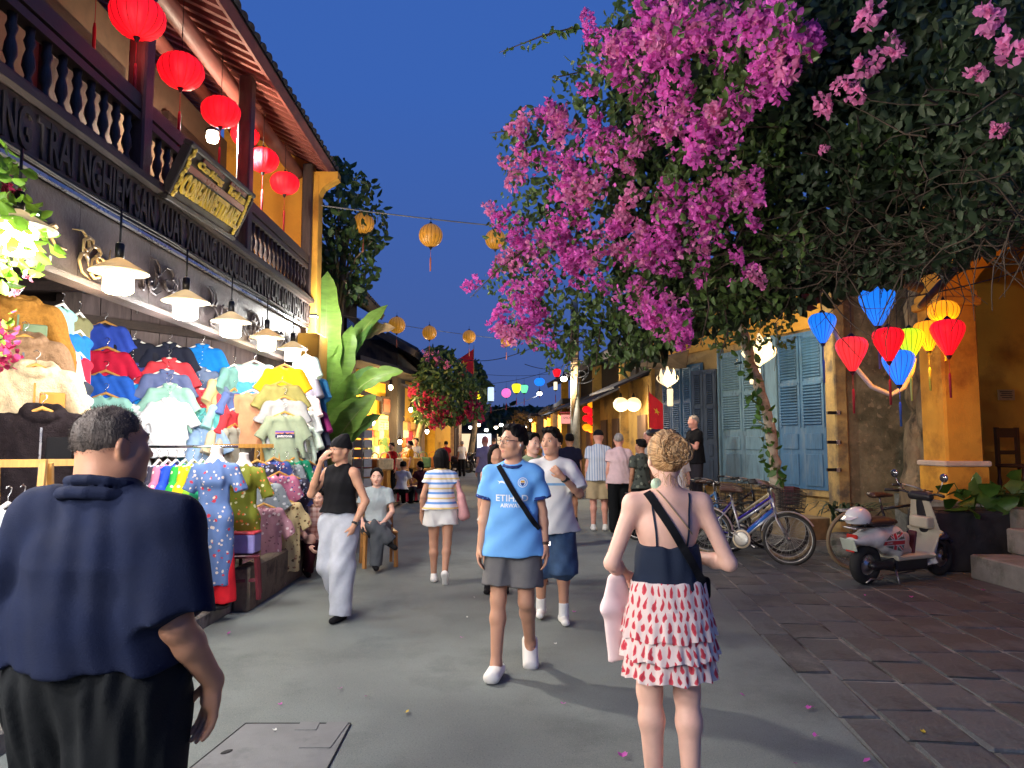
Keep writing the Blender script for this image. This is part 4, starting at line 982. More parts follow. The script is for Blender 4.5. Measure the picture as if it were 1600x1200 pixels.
for px, py, e, W, col in ((605, 605, 1, 70, (1, .66, .26)), (640, 640, 1, 70, (1, .68, .28)), (575, 660, 0, 30, (.95, .97, 1)), (668, 674, 0, 14, (1, .95, .85)), (622, 690, 1, 40, (1, .7, .3))):
    W *= 1.7; q_ = f3(px - 38) + n3 * .95; p = Vector((q_.x, q_.y, at(px, py, q_.y).z)); r = empty('shop_lamp', p, 0, ('warm' if e else 'cold white') + ' bulb ' + {605: 'high by the canopy of the bag shop', 640: 'beside the crimson blossom', 575: 'over the postcard rack', 668: 'on the yellow column', 622: 'low among the bags'}[px], 'lamp', 'bulbs of the bag shop')
    b = MB(); b.ball((0, 0, 0), (.07, .07, .09), 10); b.build('bulb', GLOWY if e else GLOWW, r); b = MB(); b.lathe([(.04, .08), (.12, .06), (.03, .14), (.01, .3)], 10); b.build('holder', IRON, r); point(r, (0, 0, -.2), W, col, .12)

eh = empty('end_house', (0, 0, 0), 0, 'long low house with lit shop fronts closing the far end of the street', 'building')
MB().box((0, 84, 2), (26, 3, 4)).build('wall', DKWALL, eh); MB().box((0, 83.4, 4.6), (27, 4.5, .2), rotm(.5)).build('roof', ROOFD, eh)
for i in range(9): MB().box((-9 + i * 2.3, 82.4, 1.4), (1.6, .1, 2.2)).build('shop_front', mat('lit_shop_front', (.6, .5, .35), emit=.9, ecol=(1, .72, .40)) if i % 3 else mat('lit_white_front', (.7, .7, .7), emit=1.4, ecol=(.9, .97, 1)), eh)
# ---------------------------------------------------------------- plants
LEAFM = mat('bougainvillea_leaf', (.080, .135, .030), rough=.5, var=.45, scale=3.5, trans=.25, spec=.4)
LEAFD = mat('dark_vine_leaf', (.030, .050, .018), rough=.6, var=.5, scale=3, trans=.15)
LEAFT = mat('tree_leaf', (.045, .085, .022), rough=.5, var=.5, scale=3, trans=.25)
LEAFB = mat('lime_leaf', (.17, .33, .03), rough=.45, var=.35, scale=9, trans=.35)
LEAFG = mat('broad_green_leaf', (.055, .13, .02), rough=.4, var=.3, scale=7, trans=.2)
BRACT = mat('magenta_bract', (.74, .14, .54), rough=.65, var=.35, scale=7, trans=.35, spec=.2)
BRACT2 = mat('pink_bract', (.74, .24, .46), rough=.65, var=.3, scale=8, trans=.35, spec=.2)
BRACTR = mat('crimson_bract', (.40, .03, .10), rough=.65, var=.35, scale=5, trans=.3, spec=.2)
BARK = mat('pale_bark', (.22, .17, .10), rough=.9, var=.4, scale=7, bump=.7, bscale=26, stretch=(1, 1, .35), stain=(.05, .045, .03), samt=.5, sscale=6)
TWIG = mat('dry_twig', (.085, .058, .038), rough=.9, var=.4, scale=9)
def leaves(P, size, up=None, spread=1., droop=.3, rng=RNG, wid=.62, dirs=None):
    """one folded leaf (two quads) at every point of P"""
    P = np.asarray(P, float); n = len(P); s = np.broadcast_to(np.asarray(size, float), (n,))[:, None]
    d = rng.normal(size=(n, 3)) * spread if dirs is None else np.asarray(dirs, float) + rng.normal(size=(n, 3)) * .25
    if up is not None: d = d + np.asarray(up)
    d[:, 2] -= droop; d /= np.linalg.norm(d, axis=1)[:, None]
    w = np.cross(d, rng.normal(size=(n, 3))); w /= np.linalg.norm(w, axis=1)[:, None]; nr = np.cross(w, d)
    nr *= np.where(nr[:, 2:] < 0, -1, 1)
    fold = rng.uniform(.05, .3, (n, 1)); bend = rng.uniform(-.05, .25, (n, 1))
    def pt(a, b, f, q): return P + s * (d * a + w * b * wid - nr * (f * fold + q * bend))
    V = np.stack([pt(0, 0, 0, 0), pt(.3, .45, 1, .1), pt(.72, .33, .8, .5), pt(1, 0, 0, 1), pt(.72, -.33, .8, .5), pt(.3, -.45, 1, .1)], 1).reshape(-1, 3)
    b = np.arange(n)[:, None] * 6
    F = np.concatenate([b + np.array([0, 1, 2, 3]), b + np.array([0, 3, 4, 5])]); return V, F
def leaf_obj(name, P, size, m, parent=None, **k):
    V, F = leaves(P, size, **k); return link(name, fast_mesh(name, V, F, [m], smooth=False), parent)
def in_poly(px, py, poly):
    c = np.zeros(len(px), bool); n = len(poly)
    for i in range(n):
        x0, y0 = poly[i]; x1, y1 = poly[i - 1]
        if y0 == y1: continue
        c ^= ((y0 > py) != (y1 > py)) & (px < (x1 - x0) * (py - y0) / (y1 - y0) + x0)
    return c
def sample_poly(poly, n, rng=RNG):
    p = np.array(poly, float); lo, hi = p.min(0), p.max(0); out = []
    tot = 0
    while tot < n:
        q = rng.uniform(lo, hi, (n * 2, 2)); q = q[in_poly(q[:, 0], q[:, 1], poly)]; out.append(q); tot += len(q)
    return np.concatenate(out)[:n]
_RA = np.array(_R)
def at_np(q, Y):
    D = np.stack([(q[:, 0] - 800) / F_PX, (600 - q[:, 1]) / F_PX, -np.ones(len(q))], 1) @ _RA.T
    return np.array([0, 0, CAM_H]) + D * (Y / D[:, 1])[:, None]
# ---- the great bougainvillea
bg = empty('bougainvillea', (0, 0, 0), 0, 'huge bougainvillea with magenta blossom sprawling over the street corner', 'bougainvillea')
def bdepth(q):
    return np.clip(7.7 - (q[:, 0] - 760) / 840 * 3.6 - np.clip(380 - q[:, 1], 0, 400) / 380 * 1.5, 3.1, 8)
OUT = [(1600, -60), (1660, -60), (1660, 345), (1560, 368), (1480, 415), (1430, 425), (1340, 448), (1290, 462), (1250, 478), (1160, 495), (1110, 508), (1050, 545), (985, 565), (930, 572), (880, 560), (842, 550), (800, 505), (775, 470), (755, 440), (780, 400), (770, 330), (785, 290), (778, 225), (805, 170), (850, 165), (880, 115), (918, 60), (960, 10), (985, -60)]
FLW = [(1000, -40), (1180, -40), (1260, 30), (1290, 90), (1210, 130), (1160, 180), (1190, 260), (1200, 340), (1160, 400), (1180, 440), (1090, 450), (1060, 545), (1020, 520), (960, 470), (880, 510), (860, 545), (790, 545), (765, 500), (810, 430), (770, 420), (760, 330), (800, 290), (780, 230), (800, 170), (860, 170), (900, 120), (920, 80), (970, 40)]
q = sample_poly(OUT, 15000); dens = np.ones(len(q)); P = at_np(q, bdepth(q) + np.abs(RNG.normal(0, .55, len(q))) + .1)
nzv = np.sin(P[:, 0] * 5.1 + 1.3 * np.sin(P[:, 2] * 4)) + np.sin(P[:, 2] * 6.3 + P[:, 1] * 3); right = np.clip((q[:, 0] - 1180) / 150, 0, 1)
edge = q[:, 0] < 900
keep = RNG.uniform(size=len(q)) < np.where(right > .5, np.where(nzv > .5, .75, .22), np.where(edge, np.where(nzv > -.2, .8, .18), .75)); P = P[keep]; q = q[keep]
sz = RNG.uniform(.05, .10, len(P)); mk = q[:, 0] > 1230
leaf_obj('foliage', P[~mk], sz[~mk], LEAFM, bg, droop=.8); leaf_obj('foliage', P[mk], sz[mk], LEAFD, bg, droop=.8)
# dense inner foliage farther back
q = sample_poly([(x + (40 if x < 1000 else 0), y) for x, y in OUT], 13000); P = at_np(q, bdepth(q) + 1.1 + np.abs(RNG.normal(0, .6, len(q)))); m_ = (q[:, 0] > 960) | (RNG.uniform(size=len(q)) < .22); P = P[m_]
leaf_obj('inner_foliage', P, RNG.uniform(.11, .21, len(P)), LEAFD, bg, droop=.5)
q = sample_poly(FLW, 2600); P = at_np(q, bdepth(q) + RNG.normal(-.12, .14, len(q))); P = P[np.sin(P[:, 0] * 9 + 2 * np.sin(P[:, 2] * 7)) + np.sin(P[:, 2] * 8 + P[:, 1] * 5) > -.1]; leaf_obj('foliage', P, RNG.uniform(.05, .095, len(P)), LEAFM, bg, droop=.8)
# tangle of dry twigs on the right
b = MB(); random.seed(21)
for i in range(330):
    px = random.uniform(1150, 1660); py = random.uniform(120, 470) if i % 5 == 0 else random.uniform(330, 460)
    if py > 480 - (px - 1150) * .2: py -= 90
    Y = float(bdepth(np.array([[px, py]]))[0]) + random.uniform(.2, 1.4); p = at(px, py, Y); v = Vector((random.gauss(0, 1), random.gauss(0, .5), random.gauss(-.1, .45))).normalized(); pts = [p]
    for k in range(5): v = (v + Vector((random.gauss(0, .3), random.gauss(0, .3), random.gauss(-.05, .3)))).normalized(); p = p + v * random.uniform(.08, .2); pts.append(p)
    b.tube(pts, [.007, .006, .005, .004, .003, .002], 4, cap=False)
stuff(b.build('twigs', TWIG, bg, fix=False))
# blossom clusters
def cluster_mesh(i, n=46, ln=.26, r=.085):
    rng = np.random.default_rng(100 + i); t = rng.uniform(0, 1, n); rr = r * (1 - .55 * t) ; th = rng.uniform(0, 6.28, n)
    c = np.stack([np.cos(th) * rr * rng.uniform(.5, 1, n), np.sin(th) * rr * rng.uniform(.5, 1, n), -t * ln], 1); ax = np.stack([np.cos(th), np.sin(th), rng.uniform(-.4, .5, n)], 1)
    Ps = []; Ds = []
    for k in range(3):
        a = rng.normal(size=(n, 3)); a -= (a * ax).sum(1)[:, None] * ax; a /= np.linalg.norm(a, axis=1)[:, None]; Ps.append(c); Ds.append(a * 1. + ax * .55)
    V, F = leaves(np.concatenate(Ps), rng.uniform(.034, .052, 3 * n), dirs=np.concatenate(Ds), droop=0., rng=rng, wid=.85)
    return fast_mesh('blossom', V, F, [BRACT], smooth=False)
CM = [cluster_mesh(i, n=(34, 46, 58, 40, 26, 20)[i], ln=(.2, .28, .36, .24, .16, .12)[i], r=(.08, .09, .10, .085, .07, .06)[i]) for i in range(6)]
random.seed(9)
BL = [(848, 175, 2), (830, 190, 1), (815, 215, 1), (990, 60, 2), (1020, 110, 2), (940, 70, 2), (955, 130, 2), (930, 190, 2), (920, 230, 2), (970, 230, 2), (1000, 40, 2), (1060, 90, 1), (1080, 140, 2), (1100, 200, 2), (1130, 220, 1), (1240, 75, 2), (1215, 95, 1), (1265, 60, 1), (1150, 60, 2), (1125, 30, 2), (1190, 20, 1), (1380, 75, 4), (1360, 110, 4), (1335, 160, 4), (1310, 150, 4), (1285, 160, 4), (1330, 145, 5), (1290, 245, 5), (1565, 205, 5), (1540, 45, 5), (1520, 130, 5), (1590, 60, 5), (1370, 20, 4), (800, 270, 1), (785, 330, 1), (775, 360, 1), (815, 350, 2), (860, 360, 1), (880, 330, 1), (900, 300, 2), (950, 300, 2), (960, 350, 2), (1000, 300, 2), (1030, 330, 2), (1050, 290, 2), (1070, 390, 2), (1040, 430, 2), (1020, 470, 2), (990, 450, 1), (940, 400, 2), (900, 400, 2), (880, 440, 1), (930, 440, 2), (1130, 300, 1), (1150, 400, 4), (1170, 430, 4), (1185, 310, 4), (1175, 350, 5), (745, 450, 4), (770, 435, 5), (790, 495, 1), (800, 520, 1), (780, 530, 4), (860, 545, 4), (830, 480, 1), (850, 500, 1), (1090, 410, 1), (1110, 370, 1), (1050, 540, 4), (965, 420, 2), (1030, 380, 2), (1140, 150, 1), (1180, 130, 1), (905, 150, 2), (880, 250, 1), (1010, 190, 2), (1060, 40, 2), (1100, 90, 2), (1145, 110, 2), (870, 175, 1), (760, 330, 4)]
nb = 0
pts = [(x, y, c, 0) for x, y, c in BL] + [(x, y, random.choice((0, 1, 2, 3, 0, 4)), 1) for x, y in sample_poly(FLW, 215)]
for x, y, c, r in pts:
    if r and math.sin(x * .031 + 2 * math.sin(y * .017)) + math.sin(y * .043 + x * .011) < -.25: continue
    p = at(x, y - 12, float(bdepth(np.array([[x, y]]))[0]) + random.uniform(-.22, .12))
    link('blossom', CM[c], bg, p, (random.gauss(0, .8), random.gauss(0, .8), random.uniform(0, 6.28)), random.uniform(.6, 1.15), (BRACT2 if x > 1280 or random.random() < .3 else BRACT)); nb += 1
q = sample_poly(FLW, 3600); k_ = np.sin(q[:, 0] * .031 + 2 * np.sin(q[:, 1] * .017)) + np.sin(q[:, 1] * .043 + q[:, 0] * .011) + RNG.normal(0, .5, len(q)); q = q[k_ > .1]; P = at_np(q, bdepth(q) + RNG.normal(-.12, .16, len(q)))
for mm, P_ in ((BRACT, P[::2]), (BRACT2, P[1::4]), (BRACT, P[3::4])): V, F = leaves(np.repeat(P_, 3, 0), RNG.uniform(.03, .055, 3 * len(P_)), wid=.85, droop=0); stuff(link('bract_scatter', fast_mesh('bract_scatter', V, F, [mm], smooth=False), bg))
# loose sprays with leaves reaching into the sky
def spray(pts, m, parent, n=26, sz=.08, br=0):
    P = [Vector(p) for p in pts]; b = MB(); b.tube(P, [.008] * (len(P) - 1) + [.003], 5); b.build('branch', TWIG, parent)
    L = [];
    for i in range(n):
        t = i / n * (len(P) - 1); k = int(t); L.append(P[k].lerp(P[k + 1], t - k) + Vector((random.gauss(0, .025), random.gauss(0, .03), random.gauss(-.01, .025))))
    leaf_obj('leaves', np.array(L), np.linspace(sz * 1.25, sz * .55, n), m, parent, droop=.9)
spray([at(950, 60, 6.2), at(900, 42, 6.2), at(850, 55, 6.2), at(780, 82, 6.2)], LEAFM, bg, 34, .10)
spray([at(920, 110, 6.4), at(880, 118, 6.4), at(862, 122, 6.4)], LEAFM, bg, 16, .07)
spray([at(830, 200, 7), at(790, 205, 7), at(765, 208, 7)], LEAFM, bg, 14, .07); spray([at(820, 390, 7.3), at(780, 420, 7.3), at(735, 465, 7.3)], LEAFM, bg, 22, .07)
for x in (868, 896, 940, 985, 1020): spray([at(x, 500, 7.2), at(x - 6, 545, 7.1), at(x - 10, 580, 7.1)], LEAFM, bg, 26, .09)
for x, y0, y1, Y in ((1440, 130, 300, 5.2), (1340, 180, 290, 5.0), (1540, 240, 330, 4.8), (1400, 200, 280, 5.1), (1250, 330, 440, 5.6), (1470, 60, 160, 4.4), (1580, 100, 230, 4.4), (1100, 420, 540, 6.2), (1130, 470, 560, 6.4)): spray([at(x, y0, Y), at(x + 8, (y0 + y1) / 2, Y), at(x - 6, y1, Y)], LEAFM, bg, 22, .09)
def gnarly(px_pts, Y, r0, r1, name, parent, m=BARK, seed=0):
    random.seed(seed); P = []
    for px, py in px_pts: P.append(at(px, py, Y))
    Q = []
    for i in range(len(P) - 1):
        for k in range(4): Q.append(P[i].lerp(P[i + 1], k / 4) + Vector((random.gauss(0, .012), random.gauss(0, .02), 0)))
    Q.append(P[-1]); n = len(Q); MB().tube(Q, [(r0 + (r1 - r0) * i / (n - 1)) * random.uniform(.85, 1.15) for i in range(n)], 12).build(name, m, parent)
gnarly([(1432, 800), (1440, 740), (1437, 690), (1448, 650), (1440, 610), (1448, 560), (1430, 500), (1440, 430), (1400, 380)], 10.6, .27, .14, 'trunk', bg, seed=1)
gnarly([(1446, 800), (1452, 720), (1444, 640), (1452, 560), (1470, 470)], 10.45, .15, .08, 'trunk', bg, seed=2)
gnarly([(1440, 480), (1500, 410), (1560, 385), (1640, 375)], 8.5, .05, .02, 'bough', bg, TWIG, seed=3); gnarly([(1440, 450), (1330, 420), (1180, 440), (1000, 500)], 8.4, .06, .02, 'bough', bg, TWIG, seed=4)
# white looping aerial stem among the coloured lanterns
AER = mat('white_aerial_stem', (.52, .44, .36), rough=.7, var=.2)
q = [(1293, 500), (1306, 520), (1318, 548), (1340, 578), (1362, 604), (1392, 617), (1412, 606), (1425, 580), (1428, 560)]
Q = [at(x, y, 8.6) for x, y in q]; MB().tube(Q, .030, 10).build('aerial_stem', AER, bg)
# slim tree with climbing leaves in front of the shutters
stt = empty('slim_tree', gnd(1215, 790), 0, 'slim leaning tree trunk wrapped in a climbing vine before the shutters', 'tree')
stt.location = (0, 0, 0)
gnarly([(1222, 800), (1214, 745), (1208, 700), (1196, 640), (1182, 590), (1166, 540), (1152, 495), (1140, 470)], 10.2, .085, .055, 'trunk', stt, mat('pale_trunk', (.36, .30, .22), rough=.9, var=.35, scale=7, bump=.6, bscale=26, stain=(.1, .08, .05), samt=.4, sscale=6), seed=6)
b = []
for i in range(130):
    t = random.random(); px = 1150 + 66 * t + random.gauss(0, 9); py = 500 + 250 * t; b.append(at(px, py, 10.1 + random.uniform(-.15, .1)))
leaf_obj('vine_leaves', np.array(b), RNG.uniform(.08, .17, 130), LEAFG, stt, droop=.4)
lf = [at(1080 + 165 * random.random(), 470 + 70 * random.random() ** 1.5, 9.6 + random.uniform(-.5, .5)) for i in range(520)]
leaf_obj('foliage', np.array(lf), RNG.uniform(.06, .12, 520), LEAFM, stt, droop=.7)
# dark tree behind the balcony house
def tree(label, px, py, Y, poly, n, lm, sz, dz=.8, tr=.09, nm='tree', base=None):
    r = empty(nm, (0, 0, 0), 0, label, 'tree'); q = sample_poly(poly, n); P = at_np(q, Y + RNG.normal(0, dz, n)); nz = np.sin(P[:, 0] * 4.3 + 1) + np.sin(P[:, 2] * 4.9 + P[:, 0] * 2) + np.sin(P[:, 1] * 3.3)
    P = P[nz > RNG.uniform(-2.6, .7, n)]; leaf_obj('crown', P, RNG.uniform(sz * .6, sz * 1.25, len(P)), lm, r, droop=.9)
    c = P.mean(0); bse = Vector(base or (c[0], c[1], 0)); b = MB(); top = Vector(c); b.tube([bse, bse.lerp(top, .5) + Vector((.1, 0, 0)), top], [tr, tr * .8, tr * .4], 8)
    b.build('trunk', BARK, r); b = MB()
    for i in range(14): e = Vector(P[random.randrange(len(P))]); b.tube([bse.lerp(top, .7), bse.lerp(top, .8).lerp(e, .5) + Vector((0, 0, .1)), e], [tr * .35, tr * .2, .008], 5)
    b.build('limb', BARK, r); return r
tree('leafy dark tree rising beyond the end of the balcony house', 545, 350, 12.3, [(485, 270), (520, 240), (560, 262), (585, 290), (602, 330), (604, 380), (585, 400), (594, 425), (572, 440), (575, 470), (545, 468), (535, 440), (500, 430), (484, 420)], 1500, LEAFT, .16, .5, .1, base=(-3.3, 12.6, 0))
# ---- far bougainvillea over the bag shop
fb_ = empty('bougainvillea', (0, 0, 0), 0, 'crimson flowering bougainvillea overhanging the bag shop down the street', 'bougainvillea')
poly = [(648, 640), (645, 605), (655, 570), (670, 540), (700, 545), (730, 575), (748, 600), (762, 640), (745, 652), (720, 660), (680, 664), (650, 655)]
q = sample_poly(poly, 3000); P = at_np(q, 25 + RNG.normal(0, .9, 3000)); leaf_obj('foliage', P, RNG.uniform(.12, .26, 3000), LEAFT, fb_, droop=.8)
for i, (x, y) in enumerate([(680, 548), (690, 560), (665, 545), (702, 566)] + list(sample_poly([(642, 600), (650, 590), (700, 620), (745, 610), (750, 640), (690, 655), (655, 648)], 30))):
    link('blossom', CM[i % 4], fb_, at(x, y, 23.8 + random.uniform(-.2, .4)), (random.gauss(0, .3), random.gauss(0, .3), random.uniform(0, 6)), random.uniform(1.0, 1.9), BRACT2 if i < 4 else BRACTR)
MB().tube([at(655, 742, 25.3), at(652, 690, 25.3), at(664, 640, 25.2), at(690, 590, 25)], [.14, .12, .1, .05], 8).build('trunk', BARK, fb_)
# trees closing the street
tree('dark round tree closing the far end of the street', 800, 660, 62, [(760, 668), (765, 640), (790, 632), (830, 640), (860, 632), (868, 655), (850, 672), (800, 676)], 1800, LEAFD, .7, 2.5, .3, base=(1.2, 62, 0))
tree('dark bushy tree rising behind the red flag', 735, 590, 40, [(735, 560), (755, 575), (768, 600), (764, 625), (740, 630), (725, 600)], 900, LEAFT, .4, 1., .2, base=(-1.9, 40, 0))
tree('orange lit tree crown beyond the jersey man', 815, 650, 55, [(795, 668), (800, 648), (822, 642), (828, 660), (820, 674)], 500, mat('leaf_painted_orange_lit', (.22, .12, .03), rough=.7, var=.5, trans=.3), .5, 1., .2, base=(.9, 55, 0))  # the orange light on this crown is painted into the leaf colour
# ---- banana plant
bn = empty('banana_plant', (0, 0, 0), 0, 'tall banana plant with broad upright leaves at the house corner', 'banana plant')
BAN = mat('banana_leaf', (.21, .38, .07), rough=.4, var=.25, scale=5, trans=.45, bump=.3, bscale=9, spec=.4, stretch=(1, 1, 3))
BAND = mat('banana_leaf_dark', (.09, .20, .045), rough=.4, var=.25, scale=5, trans=.25, spec=.4)
BANR = mat('banana_midrib', (.30, .40, .12), rough=.5, var=.15)
def banana_leaf(pb, pt, w, Yb, Yt, roll=0., arch=.1, m=BAN, torn=0.):
    B_, T_ = at(*pb, Yb), at(*pt, Yt); L = (T_ - B_).length; d = (T_ - B_).normalized(); vw = (Vector((0, 0, CAM_H)) - (B_ + T_) / 2).normalized(); w *= 1.35; s = d.cross(vw).normalized(); nrm = s.cross(d)
    s2 = s * math.cos(roll) + nrm * math.sin(roll); n2_ = s2.cross(d); N = 16; vs = []; mid = []
    for i in range(N + 1):
        t = i / N; c = B_.lerp(T_, t) + n2_ * arch * L * math.sin(PI * t) * .6 + Vector((0, 0, arch * L * math.sin(PI * t) * .5))
        u = max(0, (t - .12) / .88); ww = w / 2 * (math.sin(PI * min(1, u * .93 + .07)) ** .55 if u > 0 else .04) * (1 - .25 * u)
        wl = ww * (1 + .06 * math.sin(t * 31 + pb[0])); wr = ww * (1 + .07 * math.sin(t * 27 + pt[1]))
        if torn and i % 3 == 1: wl *= 1 - torn * random.random(); wr *= 1 - torn * random.random()
        mid.append(c); wv = .012 * math.sin(t * 22 + pb[1]); vs += [c - s2 * wl + n2_ * (wl * .32 + wv), c - s2 * wl * .5 + n2_ * wl * .12, c, c + s2 * wr * .5 + n2_ * wr * .12, c + s2 * wr + n2_ * (wr * .32 - wv)]
    b = MB(); b.add(vs, [(i * 5 + k, i * 5 + k + 1, i * 5 + k + 6, i * 5 + k + 5) for i in range(N) for k in range(4)], 0, True); b.tube([p - n2_ * .006 for p in mid], [.018 * (1 - .8 * i / N) for i in range(N + 1)], 6, m=1)
    return b.build('leaf', [m, BANR], bn, fix=False)
for a in (((506, 640), (512, 424), .42, 11.1, 11.0, .1, .03), ((524, 600), (606, 476), .24, 11.4, 11.6, .5, .12), ((516, 640), (550, 508), .30, 11.2, 11.1, -.2, .06), ((530, 620), (582, 506), .2, 11.4, 11.3, .9, .08, BAND), ((508, 690), (524, 552), .34, 10.9, 10.7, .2, .05), ((512, 700), (553, 583), .32, 10.9, 10.6, -.1, .10), ((530, 640), (583, 572), .22, 11., 11., .4, .1, BAND), ((548, 620), (630, 580), .26, 10.8, 10.6, .55, .14, BAN, .3), ((510, 700), (560, 620), .34, 10.8, 10.5, -.1, .12), ((512, 710), (572, 618), .32, 11., 10.8, .1, .1, BAND), ((514, 712), (588, 616), .30, 10.7, 10.5, .35, .10), ((520, 715), (594, 648), .24, 10.9, 10.8, .6, .1, BAND), ((516, 720), (552, 676), .18, 10.6, 10.4, .3, .1), ((528, 630), (500, 560), .26, 11.2, 11.2, -.3, .1), ((545, 560), (618, 512), .3, 11.8, 11.6, .8, .2, mat('dry_banana_leaf', (.30, .20, .09), rough=.8, var=.4), .6), ((500, 660), (492, 560), .24, 11., 11., .5, .06)): banana_leaf(*a)
for dx, z in ((0, 1.9), (.18, 1.6), (-.12, 1.4)): MB().tube([Vector((-2.85 + dx, 11.1, 0)), Vector((-2.8 + dx, 11.1, z))], [.12, .06], 12).build('stem', BANR, bn)
# ---- flowering shrub by the near lamp (hangs into the picture on the left)
fsb = empty('flowering_shrub', (0, 0, 0), 0, 'lime green leafy shrub with pink flowers in front of the frieze', 'shrub')
poly = [(-60, 240), (10, 225), (40, 265), (50, 310), (62, 330), (90, 365), (78, 420), (40, 425), (30, 445), (-10, 440), (-60, 430)]
q = sample_poly(poly, 330); q = q[~((np.abs(q[:, 0] - 28) < 8) & (np.abs(q[:, 1] - 370) < 9))]; P = at_np(q, 3.9 + RNG.normal(0, .15, len(q))); leaf_obj('foliage', P, RNG.uniform(.06, .11, len(P)), LEAFB, fsb, droop=.3)
P = [at(x, y, 3.85) for x, y in ((5, 290), (12, 275), (22, 300))]; V, F = leaves(np.repeat(np.array(P), 8, 0), .05, wid=.8); link('flower', fast_mesh('flower', V, F, [BRACTR], smooth=False), fsb)
for x, y in ((46, 432), (28, 448), (20, 455)):
    V, F = leaves(np.repeat(np.array([at(x, y, 3.8)]), 7, 0), .035, wid=.7, droop=0); link('flower', fast_mesh('flower', V, F, [mat('pink_petal', (.75, .25, .33), rough=.6, trans=.3)], smooth=False), fsb)
b = MB()
for i in range(7): b.tube([at(-140, 470 + 6 * i, 3.9), at(-70, 400 - 10 * i, 3.9), at(random.uniform(0, 60), random.uniform(260, 420), 3.9)], [.012, .009, .004], 5)
b.build('branch', TWIG, fsb)
rf = empty('flowering_shrub', (0, 0, 0), 0, 'small crimson blossom spray at the left beside the fleece jackets', 'shrub')
P = [at(random.gauss(2, 14), random.gauss(540, 22), 4.0 + random.uniform(-.1, .1)) for i in range(80)]; V, F = leaves(np.array(P), .045, wid=.8); link('blossom', fast_mesh('blossom', V, F, [BRACTR], smooth=False), rf)
P = [at(random.gauss(0, 10), random.gauss(515, 20), 4.05) for i in range(14)]; leaf_obj('foliage', np.array(P), .06, LEAFB, rf)
MB().tube([at(-40, 600, 4.05), at(-5, 560, 4.05), at(5, 510, 4.05)], [.01, .008, .004], 5).build('branch', TWIG, rf)
# ---- plants on the right
gp = empty('strap_leaf_plant', (0, 0, 0), 0, 'dark arching strap leaved plant at the foot of the blue shutter', 'plant')
SL = mat('strap_leaf', (.022, .05, .018), rough=.45, var=.3)
for i in range(38):
    c = at(1322 + random.gauss(0, 10), 815, 10.0 + random.uniform(-.2, .2)); a = random.uniform(0, 6.28); l = random.uniform(.45, .85); dx = Vector((math.cos(a), math.sin(a) * .6, 0)); sd = Vector((0, 0, 1)).cross(dx).normalized(); N = 8; vs = []
    for k in range(N + 1):
        t = k / N; p = c + dx * l * t + Vector((0, 0, l * (1.15 * t - 1.15 * t * t * random.uniform(.8, .95)))); w = .022 * (1 - t ** 3) + .002; vs += [p - sd * w, p + sd * w]
    b = MB(); b.add(vs, [(2 * k, 2 * k + 1, 2 * k + 3, 2 * k + 2) for k in range(N)], 0, True); b.build('leaf', SL, gp, fix=False)
MB().lathe([(.14, 0), (.2, .1), (.22, .3), (.18, .32)], 14, (at(1322, 815, 10.0).x, 10.0, 0)).build('pot', CONC, gp)
P = [Vector((random.uniform(5.7, 6.9), 9.0 + random.uniform(-.25, .2), .78 + random.uniform(0, .32))) for i in range(46)]
for i, p in enumerate(P):
    V, F = leaves(np.array([p]), np.array([random.uniform(.18, .32)]), dirs=np.array([[random.gauss(0, 1), random.gauss(-.6, .6), random.uniform(-.1, .5)]]), wid=.8, droop=.1); link('leaf', fast_mesh('leaf', V, F, [LEAFG], smooth=False), pl)
    if i < 20: MB().tube([Vector((p.x * .6 + 6.2 * .4, 9.05, .74)), p], .006, 4).build('stalk', LEAFG, pl)
wg = empty('small_weed', (0, 0, 0), 0, 'small bright green weed growing by the plinth wall beside the hanging dresses', 'weed')
P = [at(random.gauss(468, 8), random.gauss(872, 9), 8.9 + random.uniform(-.1, .1)) for i in range(34)]; leaf_obj('leaves', np.array(P), RNG.uniform(.05, .1, 34), LEAFB, wg)
MB().tube([at(466, 893, 8.95), at(468, 870, 8.9)], .008, 5).build('stem', LEAFG, wg)
# ---------------------------------------------------------------- lanterns, flags, sign
def lmat(nm, rgb, e): return mat('lit_silk_' + nm, lin(rgb), rough=.6, var=.12, scale=3, emit=e, ecol=lin(rgb))
LRED = lmat('red', (255, 20, 36), .85); LBLU = lmat('blue', (30, 130, 255), .8); LYLW = lmat('yellow_green', (205, 240, 30), .9); LORG = lmat('orange', (255, 160, 20), .95); LCOR = lmat('coral', (250, 50, 56), .8)
LWHT = lmat('white', (255, 236, 190), 1.05); LPNK = lmat('pink', (250, 110, 190), .9); LGRN = lmat('green', (110, 235, 170), .9); LYEL = lmat('yellow', (250, 235, 40), 1.); LPBL = lmat('pale_blue', (190, 215, 255), .95)
DIMOR = mat('dim_amber_silk', (.62, .27, .03), rough=.4, var=.12, emit=.22, ecol=(.9, .38, .03), spec=.6)
TAS = mat('red_tassel', (.35, .02, .03), rough=.8); TASB = mat('blue_tassel', (.03, .09, .30), rough=.8); TASY = mat('yellow_tassel', (.45, .40, .05), rough=.8); RIB = mat('lantern_rib', (.05, .01, .01), rough=.7)
